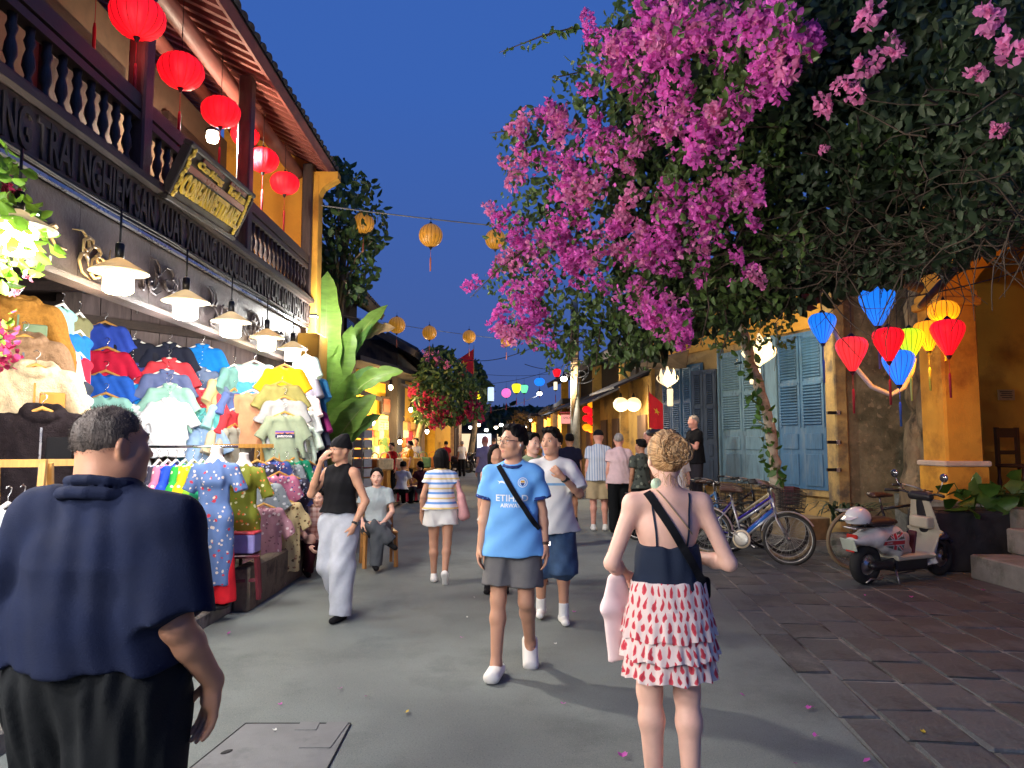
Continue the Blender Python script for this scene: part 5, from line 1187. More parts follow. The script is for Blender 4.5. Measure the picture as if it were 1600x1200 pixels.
LPROF = {
 'oval': [(.10, -.76), (.30, -.74), (.62, -.60), (.85, -.38), (.97, -.12), (1., .08), (.95, .30), (.82, .50), (.60, .67), (.32, .76), (.12, .78)],
 'globe': [(.12, -.98), (.35, -.93), (.65, -.76), (.88, -.48), (.98, -.18), (1., .05), (.95, .32), (.80, .60), (.58, .81), (.32, .94), (.14, .97)],
 'balloon': [(.16, -1.25), (.24, -1.18), (.40, -.90), (.62, -.50), (.84, -.08), (.97, .28), (1., .52), (.93, .76), (.76, .93), (.50, 1.02), (.22, 1.05)],
 'tube': [(.50, -1.3), (.56, -1.25), (.58, -.6), (.58, .6), (.56, 1.2), (.48, 1.3)],
 'cup': [(.35, -.95), (.60, -.8), (.85, -.2), (1., .45), (.95, .75), (.70, .95), (.4, 1.0)]}
_LC = {}
def lantern(loc, r, shape, m, label, group, tas=TAS, cord=.3, tl=.45, parent=None, nrib=16, W=0, col=None, simple=False):
    o = empty('lantern', loc, random.uniform(0, 6), label, 'lantern', group); pf = [(a * r, z * r) for a, z in LPROF[shape]]
    key = (shape, round(r, 3))
    if key not in _LC:
        b = MB(); b.lathe(pf, 4 * nrib, lobes=nrib, lobe=.045); me = b.mesh('shade', [LRED]); rb = MB()
        if not simple:
            for k in range(nrib):
                a = 2 * PI * k / nrib; rb.tube([Vector((q * .962 * math.cos(a), q * .962 * math.sin(a), z)) for q, z in pf], .0028, 4, cap=False)
        z0 = pf[0][1]; z1 = pf[-1][1]; cp = MB(); cp.lathe([(pf[0][0] * 1.1, z0 + .006), (pf[0][0] * 1.15, z0 - .01), (pf[0][0] * .6, z0 - .035), (.006, z0 - .045)], 12); cp2 = MB(); cp2.lathe([(.012, z1 + .04), (pf[-1][0] * 1.1, z1 + .01), (pf[-1][0] * 1.1, z1 - .006)], 12)
        _LC[key] = (me, rb.mesh('rib', [RIB]) if not simple else None, cp.mesh('bottom_cap', [IRON]), cp2.mesh('top_cap', [IRON]))
    me, rb, cp, cp2 = _LC[key]; link('shade', me, o, mats=m)
    if rb: link('rib', rb, o)
    link('bottom_cap', cp, o); link('top_cap', cp2, o); z0 = pf[0][1] - .045
    if tl: b = MB(); b.tube([(0, 0, z0), (0, 0, z0 - tl * .35)], .003, 4); b.tube([(0, 0, z0 - tl * .35), (0, 0, z0 - tl * .42), (0, 0, z0 - tl)], [.008, .014, .012], 8); b.build('tassel', tas, o)
    if cord: MB().tube([(0, 0, pf[-1][1]), (0, 0, pf[-1][1] + cord)], .004, 4).build('cord', IRON, o)
    if W: point(o, (0, 0, z0 - .06), W, col, r)
    return o
random.seed(31)
for px, py, w, lb in ((215, 28, 84, 'largest red silk lantern, nearest under the eave, partly behind the post'), (283, 112, 70, 'red silk lantern second from the near end under the eave'), (345, 176, 60, 'red silk lantern above the eave lamp and gilded sign'), (383, 212, 44, 'red silk lantern half hidden behind the balcony post'), (411, 251, 49, 'red silk lantern before the yellow end wall, next to last'), (445, 287, 45, 'smallest red silk lantern at the far end against the yellow wall')):
    p = at(px, py, 1); X = FX + .03 if px != 383 else -3.32; p = atx(px, py, X); Y = p.y; lantern(p, w / 2 * Y / 1110 * 1.02, 'oval', LRED, lb, 'red lanterns under the eave', cord=5.62 - p.z - .15, tl=.5, W=2.5, col=(1, .10, .08))
p = atx(152, -40, FX - .35); lantern(p, .2, 'oval', LRED, 'red lantern beyond the top edge with only its long tassel showing', 'red lanterns under the eave', cord=.3, tl=.62)
for px, py, w, Y, sh, m, lb, ts in ((1285, 511, 42, 8.2, 'balloon', LBLU, 'blue balloon lantern, leftmost of the coloured cluster', TASB), (1371, 477, 54, 7.6, 'balloon', LBLU, 'large blue balloon lantern, topmost of the coloured cluster', TASB), (1331, 551, 48, 7.8, 'balloon', LCOR, 'coral red lantern hanging beside the white stem', TAS), (1388, 536, 47, 7.5, 'balloon', LRED, 'crimson lantern in front of the blue and green ones', TAS), (1421, 536, 44, 8.0, 'balloon', LYLW, 'lime green lantern between the crimson and orange ones', TASY), (1404, 572, 48, 7.9, 'balloon', LBLU, 'lowest blue lantern tucked below the crimson one', TASB), (1450, 523, 42, 8.2, 'balloon', LORG, 'orange lantern half behind the rightmost red one', TASY), (1474, 487, 46, 8.4, 'oval', LORG, 'orange round lantern against the column capital', TASY), (1481, 525, 50, 7.7, 'balloon', LRED, 'rightmost red lantern in front of the yellow column', TAS)):
    p = at(px, py, Y); lantern(p, w / 2 * Y / 1110, sh, m, lb, 'coloured lanterns by the arcade', ts, cord=max(.1, min(.6, 3.55 - p.z)), tl=.42, W=(15 if m is LORG else 1.6), col=tuple(base_of(m).inputs['Emission Color'].default_value)[:3])
for px, py, w, Y, lb in ((673, 368, 38, 11.0, 'large amber globe lantern alone on the cable against the sky'), (774, 374, 33, 12.0, 'amber globe lantern touching the edge of the magenta blossom'), (568, 349, 34, 11.8, 'amber globe lantern hidden in the dark tree'), (620, 508, 27, 19, 'amber globe lantern in front of the dark roof over the dry banana leaf'), (671, 520, 23, 19.5, 'amber globe lantern above the pink blossom of the far bougainvillea'), (733, 526, 21, 20, 'amber globe lantern against the sky above the red flag'), (791, 533, 18, 20.5, 'amber globe lantern partly behind magenta blossom')):
    p = at(px, py, Y); lantern(p, w / 2 * Y / 1110, 'globe', DIMOR, lb, 'amber lanterns on cables over the street', mat('salmon_tassel', (.5, .14, .08)), cord=.12, tl=.34)
PW = mat('pale_lantern_cable', (.28, .27, .22), rough=.7)
wire('lantern_cable', (at(480, 318, 10.6), at(1080, 372, 15)), .011, .1, 'pale cable carrying the two large amber lanterns', PW); wire('lantern_cable', (at(520, 490, 18.4), at(900, 540, 22)), .008, .1, 'thin cable carrying the far row of amber lanterns', PW)
for px, py, w, sh, m, lb in ((767, 616, 17, 'tube', LPBL, 'white and blue tube lantern over the far street'), (791, 614, 15, 'globe', LPNK, 'pink globe lantern over the far street'), (807, 607, 15, 'cup', LYEL, 'yellow cup lantern beside the green one'), (819, 608, 13, 'cup', LGRN, 'green cup lantern beside the yellow one'), (843, 597, 17, 'oval', LBLU, 'blue and pink round lantern near the dark roof'), (745, 618, 14, 'globe', LYEL, 'yellow globe lantern in the far bougainvillea'), (731, 616, 10, 'globe', LORG, 'orange lantern glowing inside the far foliage'), (870, 583, 13, 'cup', LRED, 'red cup lantern beside the pole lamp'), (868, 603, 10, 'tube', LWHT, 'small white lantern beside the utility pole')):
    Y = 26; p = at(px, py, Y); lantern(p, w / 2 * Y / 1110, sh, m, lb, 'coloured lanterns over the far street', cord=.25, tl=.4, simple=True)
wire('lantern_cable', (at(700, 600, 26), at(880, 572, 26)), .008, .25, 'cable carrying the small coloured lanterns', CABLE)
def lit(px, py, Y, s, label, m=GLOWW, W=0, col=(1, 1, 1), nm='street_lamp', group=None):
    r = empty(nm, at(px, py, Y), 0, label, 'lamp', group); b = MB(); b.ball((0, 0, 0), (s, s, s * .8), 12); b.build('globe', m, r); b = MB(); b.lathe([(s * 1.5, s * .6), (s * .5, s * 1.2), (.02, s * 1.6), (.02, s * 2.2)], 12); b.build('hood', IRON, r)
    if W: point(r, (0, 0, -s * 1.3), W, col, s)
    return r
lit(881, 592, 19.4, .09, 'bright white street lamp fixed to the utility pole', GLOWW, 200, (1, .9, .75)); lit(843, 615, 34, .12, 'small white lamp hanging on the far cable', GLOWW, 60)
GLOBE = lmat('warm_globe', (255, 228, 165), 1.05)
for px, lb in ((970, 'left one of the pair of round white lanterns on the ochre wall'), (990, 'right one of the pair of round white lanterns on the ochre wall')):
    o = empty('lantern', at(px, 632, 18.5), 0, lb, 'lantern', 'round white lanterns'); MB().lathe([(a * .2, z * .19) for a, z in LPROF['globe']], 24).build('shade', GLOBE, o); MB().lathe([(.03, .18), (.05, .2), (.02, .3)], 10).build('cap', IRON, o); point(o, (0, -.25, -.2), 22, (1, .8, .5), .15)
# white lotus and tube lanterns near the slim tree
LOT = lmat('lotus', (255, 228, 180), .8)
for px, py, s, Y, lb in ((1043, 590, .36, 13.6, 'white lotus lantern under the tan awning'), (1186, 548, .5, 12.0, 'large white lotus lantern behind the slim tree')):
    o = empty('lotus_lantern', at(px, py, Y), .3, lb, 'lantern')
    for k in range(12):
        a = 2 * PI * (k % 6) / 6 + (k // 6) * .5; lo_ = k // 6; P = []
        for t in range(6):
            u = t / 5; rr = s * (.12 + (.42 if lo_ else .28) * math.sin(u * 2.1)); z = s * (-.45 + .95 * u - (.35 * u if lo_ else 0)); w = s * .20 * math.sin(PI * (.12 + .86 * u)); c = Vector((rr * math.cos(a), rr * math.sin(a), z)); t_ = Vector((-math.sin(a), math.cos(a), 0)); P += [c - t_ * w, c + Vector((math.cos(a), math.sin(a), 0)) * w * .35, c + t_ * w]
        b = MB(); b.add(P, [(i * 3 + j, i * 3 + j + 1, i * 3 + j + 4, i * 3 + j + 3) for i in range(5) for j in range(2)], 0, True); b.build('petal', LOT, o, fix=False)
    MB().lathe([(.02 * s, -.55 * s), (.12 * s, -.45 * s), (.1 * s, .2 * s), (.02, .6 * s)], 10).build('core', LOT, o); point(o, (0, -s * .6, -.1), 26, (1, .8, .5), .2)
for px, py, r, h, Y, lb in ((1047, 621, .055, .32, 13.2, 'small white tube lantern below the lotus lantern'), (1180, 588, .09, .26, 12, 'white tube lantern hanging below the large lotus lantern')):
    o = empty('lantern', at(px, py, Y), 0, lb, 'lantern', 'white tube lanterns'); MB().lathe([(r * .9, -h / 2), (r, -h / 2 + .02), (r, h / 2 - .02), (r * .9, h / 2)], 16).build('shade', LOT, o); MB().lathe([(r * .95, h / 2), (.01, h / 2 + .05)], 12).build('cap', IRON, o)
# flags
FRED = mat('red_flag_cloth', (.55, .02, .03), rough=.8, var=.12, trans=.3); FYEL = mat('yellow_flag_star', (.85, .60, .04), rough=.7, var=.05)
def flag(px0, py0, px1, py1, Y, label, star=1, slant=.2):
    o = empty('flag', at(px0, py0, Y), 0, label, 'flag'); w = abs(px1 - px0) * Y / 1110; h = abs(py1 - py0) * Y / 1110; sx = 1 if px1 > px0 else -1; N, K = 10, 6; vs = []
    f = lambda u, v: Vector((sx * u * w, .06 * w * math.sin(u * 7 + v * 2), -v * h - u * slant * h * (1 - v * .6)))
    for j in range(K + 1):
        for i in range(N + 1): vs.append(f(i / N, j / K))
    b = MB(); b.add(vs, [(j * (N + 1) + i, j * (N + 1) + i + 1, (j + 1) * (N + 1) + i + 1, (j + 1) * (N + 1) + i) for j in range(K) for i in range(N)], 0, True); b.build('cloth', FRED, o, fix=False)
    if star:
        b = MB(); P = []
        for k in range(10): a = PI / 2 + k * PI / 5; r = (.26 if k % 2 == 0 else .10); u, v = .52 + r * math.cos(a) * min(1, h / w) * .9, .42 - r * math.sin(a) * min(1, w / h) * 1.1; P.append(f(u, v) + Vector((0, -.012, 0)))
        c = sum(P, Vector()) / 10; b.add(P + [c], [(k, (k + 1) % 10, 10) for k in range(10)]); b.build('star', FYEL, o, fix=False)
    MB().tube([(-.01 * sx, 0, .15), (-.01 * sx, 0, -h * 1.25)], .012, 6).build('flag_pole', WOODY, o)
flag(1014, 612, 1036, 668, 16.2, 'red flag with a yellow star beside the blue shutters', 1, .35); flag(740, 545, 710, 588, 30, 'red flag with a yellow star on the far dark roof', 1, .5)
# gilded sign board leaning out from the balcony
sg = empty('sign_board', (0, 0, 0), 0, 'black framed board with gilded letters leaning out from the balcony', 'sign')
c_ = [atx(290, 217, -2.62), atx(395, 300, -2.62), atx(362, 378, -2.84), atx(258, 306, -2.84)]
O = (c_[0] + c_[1] + c_[2] + c_[3]) / 4; ux = ((c_[1] - c_[0]) + (c_[2] - c_[3])).normalized(); uz = ((c_[0] - c_[3]) + (c_[1] - c_[2])); uz = (uz - ux * uz.dot(ux)).normalized(); uy = uz.cross(ux); SW = ((c_[1] - c_[0]).length + (c_[2] - c_[3]).length) / 2; SH = ((c_[0] - c_[3]).length + (c_[1] - c_[2]).length) / 2
MS = Matrix((ux, uy, uz)).transposed(); eul = MS.to_euler()
sg.location = O; sg.rotation_euler = eul
LACQ = mat('black_lacquer', (.018, .014, .013), rough=.5, var=.3); GOLD = mat('gilded_letter', (.92, .60, .08), rough=.45, var=.2, bump=.5, bscale=60); SRED = mat('red_lacquer_strip', (.26, .045, .035), rough=.3, var=.2)
yo = -.03 if (MS @ Vector((0, -1, 0))).dot(Vector((0, 0, CAM_H)) - O) > 0 else .03; fl_ = yo > 0
MB().box((0, 0, 0), (SW - .05, .04, SH - .05)).build('board', LACQ, sg)
for s in (-1, 1):
    MB().box((0, 0, s * (SH / 2 - .025)), (SW, .08, .05), None, 0, .01).build('frame', LACQ, sg); MB().box((s * (SW / 2 - .025), 0, 0), (.05, .078, SH - .1), None, 0, .01).build('frame', LACQ, sg)
MB().box((0, yo * 1.0, SH * .12), (SW * .84, .012, SH * .10)).build('red_strip', SRED, sg); MB().box((-SW * .15, yo, SH * .36), (SW * .3, .01, SH * .07)).build('red_strip', SRED, sg); MB().box((SW * .24, yo, SH * .36), (SW * .26, .01, SH * .07)).build('red_strip', SRED, sg)
def sign_text(t, x, z, w, h, nm='gilded_lettering'):
    me = text_mesh(t, 1., .02, 'CENTER', .035); xs = [v.co.x for v in me.vertices]; ys = [v.co.y for v in me.vertices]; kx = w / (max(xs) - min(xs)); ky = h / (max(ys) - min(ys)); x0 = (max(xs) + min(xs)) / 2; y0 = (max(ys) + min(ys)) / 2
    for v in me.vertices: v.co = (x + (v.co.x - x0) * kx * (-1 if fl_ else 1), yo * 1.3 - v.co.z * .6 * (1 if not fl_ else -1), z + (v.co.y - y0) * ky)
    me.materials.clear(); me.materials.append(GOLD); link(nm, me, sg)
sign_text('COREANVIETTRAVEL', 0, -SH * .13, SW * .82, SH * .34); sign_text('Cua Hang', -SW * .17, SH * .255, SW * .34, SH * .15); sign_text('To Lua', SW * .24, SH * .255, SW * .27, SH * .15)
for s in (-1, 1):
    b = MB()
    for i in range(12): b.ball((s * SW * .44 + random.uniform(-.02, .02), yo, SH * (.40 - .07 * i) + 0), (.022, .02, .03), 6)
    b.build('gilded_border', GOLD, sg)
MB().beam(O + Vector((-.05, 0, .1)), Vector((FX, O.y, 4.3)), .02, .02).build('sign_bracket', IRON, None).parent = None
bpy.data.objects['sign_bracket'].name = 'sign_bracket'; tag(bpy.data.objects['sign_bracket'], 'thin iron stay holding the gilded sign board', 'bracket')
# ---------------------------------------------------------------- clothes shop stock
def sdf_mesh(S, h, name, m, folds=None, it=1):
    V, F = S.mesh(h, folds=folds); return fast_mesh(name, smooth_mesh(V, F, it, .4), F, [m])
CLM = cloth('shop_cloth', (200, 200, 205))
def shirt_base(w=.205, ln=.66, fat=.035, sl=.22, k=0, wid=1.):
    S = Sdf(); f = w / fat
    S.seg((0, 0, -.10), (0, .0, -ln), fat, fat * 1.05, .03, f=f, fb=f * 1.04 * wid, n=(1, 0, 0), flat=(0, 1)); S.seg((-w * .78, 0, -.075), (w * .78, 0, -.075), .036, None, .03); S.seg((0, 0, -.03), (-w * .8, 0, -.08), .034, .034, .03); S.seg((0, 0, -.03), (w * .8, 0, -.08), .034, .034, .03)
    for s in (-1, 1): S.seg((s * w * .85, 0, -.085), (s * (w * .85 + sl * .55), -.005, -.085 - sl), .042, .05, .03, f=1.3, n=(s * .87, 0, .5), flat=(0, 1)) if sl else None
    S.ell((0, -.03, .0), (.062, .06, .052), None, .01, True); return S
SH = [sdf_mesh(shirt_base(), .009, 'cloth', CLM, (.011, 5.5, (1, .2, .3), i * 2 + 1)) for i in range(3)]
TK = sdf_mesh(shirt_base(sl=0), .009, 'cloth', CLM, (.006, 6, (1, .2, .15), 4))
S = Sdf()
for i in range(10):
    a0, a1 = 2 * PI * i / 10, 2 * PI * (i + 1) / 10; S.seg((.066 * math.cos(a0), -.005 + .036 * math.sin(a0), .004 + .016 * math.sin(a0)), (.066 * math.cos(a1), -.005 + .036 * math.sin(a1), .004 + .016 * math.sin(a1)), .013, None, .01)
for s in (-1, 1): S.seg((s * .05, -.035, -.005), (s * .012, -.045, -.06), .014, .008, .01, f=2., n=(s * .7, 0, -.7))
COLL = sdf_mesh(S, .006, 'collar', CLM)
b = MB(); b.box((0, -.045, -.13), (.026, .012, .15), None, 0, .003)
for z in (-.085, -.13, -.175): b.ball((0, -.053, z), (.005, .003, .005), 6, 1)
PLK = b.mesh('placket', [CLM, WHITE_PL])
def hanger_mesh(nm, m):
    b = MB(); b.tube([(-.19, 0, -.075), (-.12, 0, -.035), (0, 0, .02), (.12, 0, -.035), (.19, 0, -.075)], [.008, .013, .015, .013, .008], 8); b.tube([(0, 0, .02), (0, 0, .065), (.02, 0, .085), (.025, 0, .11), (0, 0, .125), (-.02, 0, .11)], .0035, 5, m=1); return b.mesh(nm, [m, STEEL])
HGW = hanger_mesh('hanger', WOODY); HGP = hanger_mesh('hanger', WHITE_PL)
_cl = {}
def ccol(rgb):
    if rgb not in _cl: _cl[rgb] = cloth('cloth_%02x%02x%02x' % rgb, rgb)
    return _cl[rgb]
def garment(loc, rz, me, m, label, group, hanger=HGP, collar=False, cat='shirt', scale=1., name='hanging_shirt', tilt=0.):
    o = empty(name, loc, rz, label, cat, group); o.rotation_euler = (tilt, 0, rz); o.scale = (scale,) * 3
    link('cloth', me, o, mats=m)
    if hanger: link('hanger', hanger, o)
    if collar: link('collar', COLL, o, mats=m); link('placket', PLK, o, mats=[m])
    return o
random.seed(41)
# polo shirts cascading down the wall boards, facing the street corner
def face_cam(p): return math.atan2(p.y, p.x) - PI / 2     # local -y towards the camera
cols = [
 (165, 8.0, HGW, False, 'leftmost column of the wall of shirts', [(505, (56, 84, 190), 'royal blue crew neck shirt'), (545, (196, 34, 66), 'raspberry red shirt'), (582, (44, 98, 200), 'bright blue v-neck shirt'), (617, (150, 205, 195), 'mint green shirt')]),
 (207, 8.15, HGP, True, 'second column of the wall of shirts', [(532, (38, 40, 52), 'charcoal polo shirt'), (569, (62, 66, 130), 'indigo polo shirt'), (602, (22, 120, 190), 'azure polo shirt'), (636, (225, 228, 232), 'white polo shirt')]),
 (263, 8.3, HGP, True, 'middle column of the wall of shirts', [(538, (34, 38, 54), 'dark navy polo shirt'), (562, (206, 64, 74), 'coral red polo shirt'), (580, (96, 108, 150), 'slate grey polo shirt'), (602, (150, 196, 180), 'pale mint polo shirt'), (625, (232, 234, 238), 'white polo shirt with a dark tag')]),
 (314, 8.55, HGP, True, 'column of polo shirts beside the corner', [(540, (26, 120, 205), 'vivid azure polo shirt'), (576, (98, 116, 150), 'dusty blue polo shirt'), (610, (208, 66, 78), 'salmon red polo shirt'), (640, (96, 178, 180), 'teal polo shirt'), (665, (148, 178, 215), 'pale blue polo shirt')]),
 (397, 8.9, HGP, False, 'column of tee shirts nearest the lamps', [(566, (170, 205, 210), 'pale aqua tee shirt'), (594, (82, 160, 210), 'sky blue tee shirt'), (612, (206, 150, 116), 'tan tee shirt with chest pocket')]),
 (443, 8.9, HGW, False, 'column of tee shirts before the yellow pier', [(572, (232, 176, 30), 'yellow tee shirt'), (598, (150, 146, 90), 'khaki tee shirt'), (622, (170, 172, 175), 'light grey tee shirt'), (646, (150, 164, 140), 'sage tee shirt printed with a mountain logo')])]
sage = None
for px, Y, hg, co, where, items in cols:
    for i, (py, rgb, nm) in enumerate(items):
        p = at(px + random.uniform(-3, 3), py, Y - i * .055); rz = face_cam(p) + random.uniform(-.08, .08)
        o = garment(p, rz, SH[i % 3], ccol(rgb), '%s, %s' % (nm, where), 'shirts on the shop wall', hg, co, scale=random.uniform(.96, 1.06), tilt=-.05)
        if 'mountain' in nm: sage = o
        if 'pocket' in nm: MB().box((.09, -.040, -.25), (.085, .01, .095), None, 0, .006).build('chest_pocket', ccol(rgb), o)
# print on the sage shirt
PUR = mat('purple_print', (.16, .10, .42), rough=.8, var=.1); PWH = mat('white_print', (.8, .8, .8), rough=.8, var=.05); PORG = mat('orange_print', (.7, .25, .06), rough=.8)
b = MB(); y = -.047
def flatp(poly, m, dy=0): b.add([(x, y + dy, z) for x, z in poly], [tuple(range(len(poly)))], m)
flatp([(-.11, -.30), (.11, -.30), (.11, -.22), (-.11, -.22)], 0); flatp([(-.11, -.255), (.11, -.255), (.11, -.24), (-.11, -.243)], 1, -.002); flatp([(-.11, -.30), (-.11, -.268), (-.06, -.25), (-.03, -.262), (.0, -.238), (.03, -.258), (.06, -.246), (.11, -.27), (.11, -.30)], 2, -.004)
b.build('chest_print', [PUR, PORG, mat('dark_mountain_print', (.03, .03, .08))], sage, fix=False)
me = text_mesh('patagonia', .046, 0, 'CENTER', .001); me.materials.clear(); me.materials.append(PWH); link('print_lettering', me, sage, (0, -.054, -.285), (PI / 2, 0, 0))
# narrow garments seen nearly edge-on
for px, Y, items, where in ((98, 6.4, [(478, (150, 205, 200), 'aqua vest'), (540, (190, 205, 215), 'pale grey shirt'), (590, (205, 210, 220), 'white shirt'), (640, (120, 125, 120), 'grey shirt')], 'by the wooden door post'), (124, 6.7, [(492, (120, 118, 84), 'olive vest'), (520, (40, 120, 200), 'blue vest'), (555, (200, 44, 70), 'red vest'), (592, (60, 66, 80), 'slate vest'), (612, (215, 218, 222), 'white vest'), (640, (130, 135, 125), 'grey green vest')], 'in the narrow column left of the polo shirts')):
    for i, (py, rgb, nm) in enumerate(items): p = at(px, py, Y - i * .04); garment(p, face_cam(p) + 1.05, TK if 'vest' in nm else SH[0], ccol(rgb), '%s hanging edge-on %s' % (nm, where), 'garments hung edge-on', HGP)
p = at(72, 520, 6.9); garment(p, face_cam(p), SH[1], ccol((140, 195, 195)), 'pale aqua shirt on a wooden hanger behind the fleece jackets', 'garments hung edge-on', HGW); p = at(82, 515, 7.1); garment(p, face_cam(p) + .3, SH[1], ccol((60, 90, 200)), 'blue shirt half hidden behind the pale aqua one', 'garments hung edge-on', HGW)
for px, Y, items, where in ((347, 8.6, [(590, (225, 190, 140), 'cream shirt'), (630, (150, 205, 205), 'pale turquoise shirt'), (668, (205, 190, 160), 'ivory shirt')], 'at the turn of the shop wall'), (366, 8.75, [(572, (110, 160, 160), 'sea green shirt'), (610, (90, 110, 170), 'denim blue shirt'), (640, (190, 60, 70), 'red shirt'), (665, (170, 170, 160), 'stone grey shirt')], 'between the polo shirts and tee shirts'), (478, 9.35, [(556, (190, 215, 205), 'pale green shirt'), (586, (110, 110, 125), 'dark grey shirt'), (616, (235, 205, 205), 'blush shirt'), (640, (200, 205, 205), 'silver shirt'), (664, (190, 205, 190), 'pale sage shirt')], 'at the street end of the shop'), (492, 9.5, [(590, (60, 130, 180), 'blue shirt'), (640, (150, 50, 110), 'plum shirt'), (662, (60, 64, 80), 'charcoal shirt')], 'beside the banana leaves')):
    for i, (py, rgb, nm) in enumerate(items): p = at(px, py, Y - i * .04); garment(p, face_cam(p) + (.95 if px < 400 else -.9), SH[i % 3], ccol(rgb), '%s hanging edge-on %s' % (nm, where), 'garments hung edge-on', HGW if i % 2 else HGP)
MB().tube([at(230, 698, 7.3), at(372, 698, 7.3)], .014, 8).build('hanging_rail', STEEL, lh)
for px in (150, 210, 265, 316): q0 = at(px, 505, 8.3); MB().tube([q0 + Vector((0, .05, .12)), Vector((q0.x, q0.y + .05, 3.27))], .004, 4).build('hanging_chain', STEEL, lh)
# fleece jackets
S = Sdf(); S.seg((0, 0, -.12), (0, 0, -.70), .085, .09, .04, f=2.6, n=(1, 0, 0), flat=(0, 1)); S.seg((-.18, 0, -.09), (.18, 0, -.09), .07, None, .05)
for s in (-1, 1): S.chain([(s * .21, 0, -.10), (s * .31, -.01, -.38), (s * .335, -.03, -.68)], [.085, .078, .065], .03)
for i in range(10):
    a0, a1 = 2 * PI * i / 10, 2 * PI * (i + 1) / 10; S.seg((.10 * math.cos(a0), -.02 + .07 * math.sin(a0), -.01 + .035 * math.sin(a0)), (.10 * math.cos(a1), -.02 + .07 * math.sin(a1), -.01 + .035 * math.sin(a1)), .036, None, .02)
S.ell((0, -.04, .0), (.078, .065, .10), None, .015, True)
FLC = sdf_mesh(S, .010, 'cloth', CLM, (.010, 7, (1, .4, .5), 2))
def fleece(rgb): return mat('fleece_%02x%02x%02x' % rgb, lin(rgb), rough=1., var=.22, scale=30, bump=1., bscale=110, spec=.05)
for px, py, Y, rgb, pk, lb in ((30, 470, 5.2, (180, 128, 60), (120, 140, 110), 'mustard fleece jacket with a grey green collar, topmost of the jackets'), (38, 528, 5.1, (160, 128, 100), (110, 112, 122), 'brown fleece jacket with a grey collar, second from the top'), (56, 574, 4.95, (226, 205, 170), (205, 140, 70), 'cream fleece jacket with an orange chest pocket'), (66, 642, 4.8, (44, 38, 42), (28, 28, 32), 'black fleece jacket with a zipped chest pocket, lowest of the jackets')):
    p = at(px, py, Y + .9); m = fleece(rgb); o = garment(p, face_cam(p), FLC, m, lb, 'fleece jackets hung in a cascade', HGW, False, 'jacket', 1.12, 'fleece_jacket')
    pm = cloth('pocket_%02x%02x%02x' % pk, pk); MB().box((.11, -.088, -.27), (.16, .02, .17), None, 0, .008).build('chest_pocket', pm, o); MB().box((0, -.09, -.40), (.014, .016, .56)).build('zip', STEEL if rgb[0] < 100 else pm, o); MB().box((0, -.055, -.09), (.05, .01, .022)).build('neck_tag', WHITE_PL, o)
p = at(-40, 600, 5.9); garment(p, face_cam(p), FLC, fleece((150, 150, 140)), 'grey fleece jacket cut off by the left picture edge', 'fleece jackets hung in a cascade', HGW, False, 'jacket', 1., 'fleece_jacket')
# pine racks
def rack(label, A, B, H, nm='clothes_rack'):
    A, B = Vector(A), Vector(B); o = empty(nm, A, 0, label, 'clothes rack', 'pine clothes racks'); d = B - A; sd = Vector((-d.y, d.x, 0)).normalized() * .2
    MB().beam((0, 0, H), d + Vector((0, 0, H)), .035, .045).build('top_bar', WOODY, o); MB().beam((0, 0, H * .25), d + Vector((0, 0, H * .25)), .03, .04).build('lower_bar', WOODY, o)
    for q in (Vector(), d):
        for s in (-1, 1): MB().beam(q + sd * s, q + sd * s * .2 + Vector((0, 0, H)), .035, .035).build('leg', WOODY, o)
        MB().beam(q - sd * .75, q + sd * .75 + Vector((0, 0, .001)), .03, .03).build('foot', WOODY, o)
    return o
rack('pine clothes rack at the near end, beside the big man', (-3.6, 4.2, .11), (-2.75, 4.35, .11), 1.36); rack('pine clothes rack behind the near one, hung with pale shirts', (-3.35, 4.75, .11), (-2.62, 4.95, .11), 1.35)
rack('pine clothes rack holding the floral dresses', (-3.15, 7.9, .22), (-2.75, 8.7, .22), 1.33); rack('pine clothes rack at the street end by the tank top man', (-2.95, 8.7, .22), (-2.55, 9.3, .22), 1.33)
for i, (px, py, rgb) in enumerate(((12, 792, (205, 208, 210)), (34, 790, (190, 196, 200)), (56, 794, (215, 216, 214)), (78, 792, (180, 190, 196)), (98, 796, (205, 200, 190)))):
    p = at(px, py, 4.3 - i * .02); garment(p, face_cam(p) + .9 + random.uniform(-.1, .1), SH[i % 3], ccol(rgb), ['white shirt at the left edge of the near rack', 'silver grey shirt second on the near rack', 'ivory shirt in the middle of the near rack', 'pale blue grey shirt fourth on the near rack', 'oatmeal shirt at the right end of the near rack'][i], 'pale shirts on the near rack')
FL = {n: floral('print_' + n, *a) for n, a in dict(pinkbl=((200, 120, 150), [(240, 235, 235), (60, 80, 150)]), blue=((36, 74, 200), [(60, 100, 215)]), green=((46, 165, 66), [(225, 235, 190), (230, 200, 60)]), yellow=((214, 190, 30), [(240, 240, 220), (240, 150, 130)]), lime=((150, 215, 60), [(240, 240, 220)]), teal=((40, 150, 110), [(220, 235, 220)]), mauve=((178, 130, 140), [(222, 200, 200), (130, 90, 100)]), beige=((196, 176, 130), [(100, 76, 50), (150, 110, 80)]), dark=((52, 50, 66), [(190, 190, 200), (120, 130, 170)]), bluefl=((70, 90, 160), [(215, 215, 225), (200, 90, 90)]), olive=((118, 124, 40), [(225, 220, 170), (230, 120, 60)]), grey=((150, 160, 165), [(225, 230, 230), (110, 130, 130)]), aodai=((92, 118, 168), [(190, 60, 80), (215, 200, 190)])).items()}
rowc = [('dark', 'navy'), ('pinkbl', 'pink floral'), ('blue', 'bright blue'), ('green', 'green'), ('yellow', 'yellow'), ('lime', 'lime'), ('teal', 'emerald'), ('bluefl', 'indigo floral')]
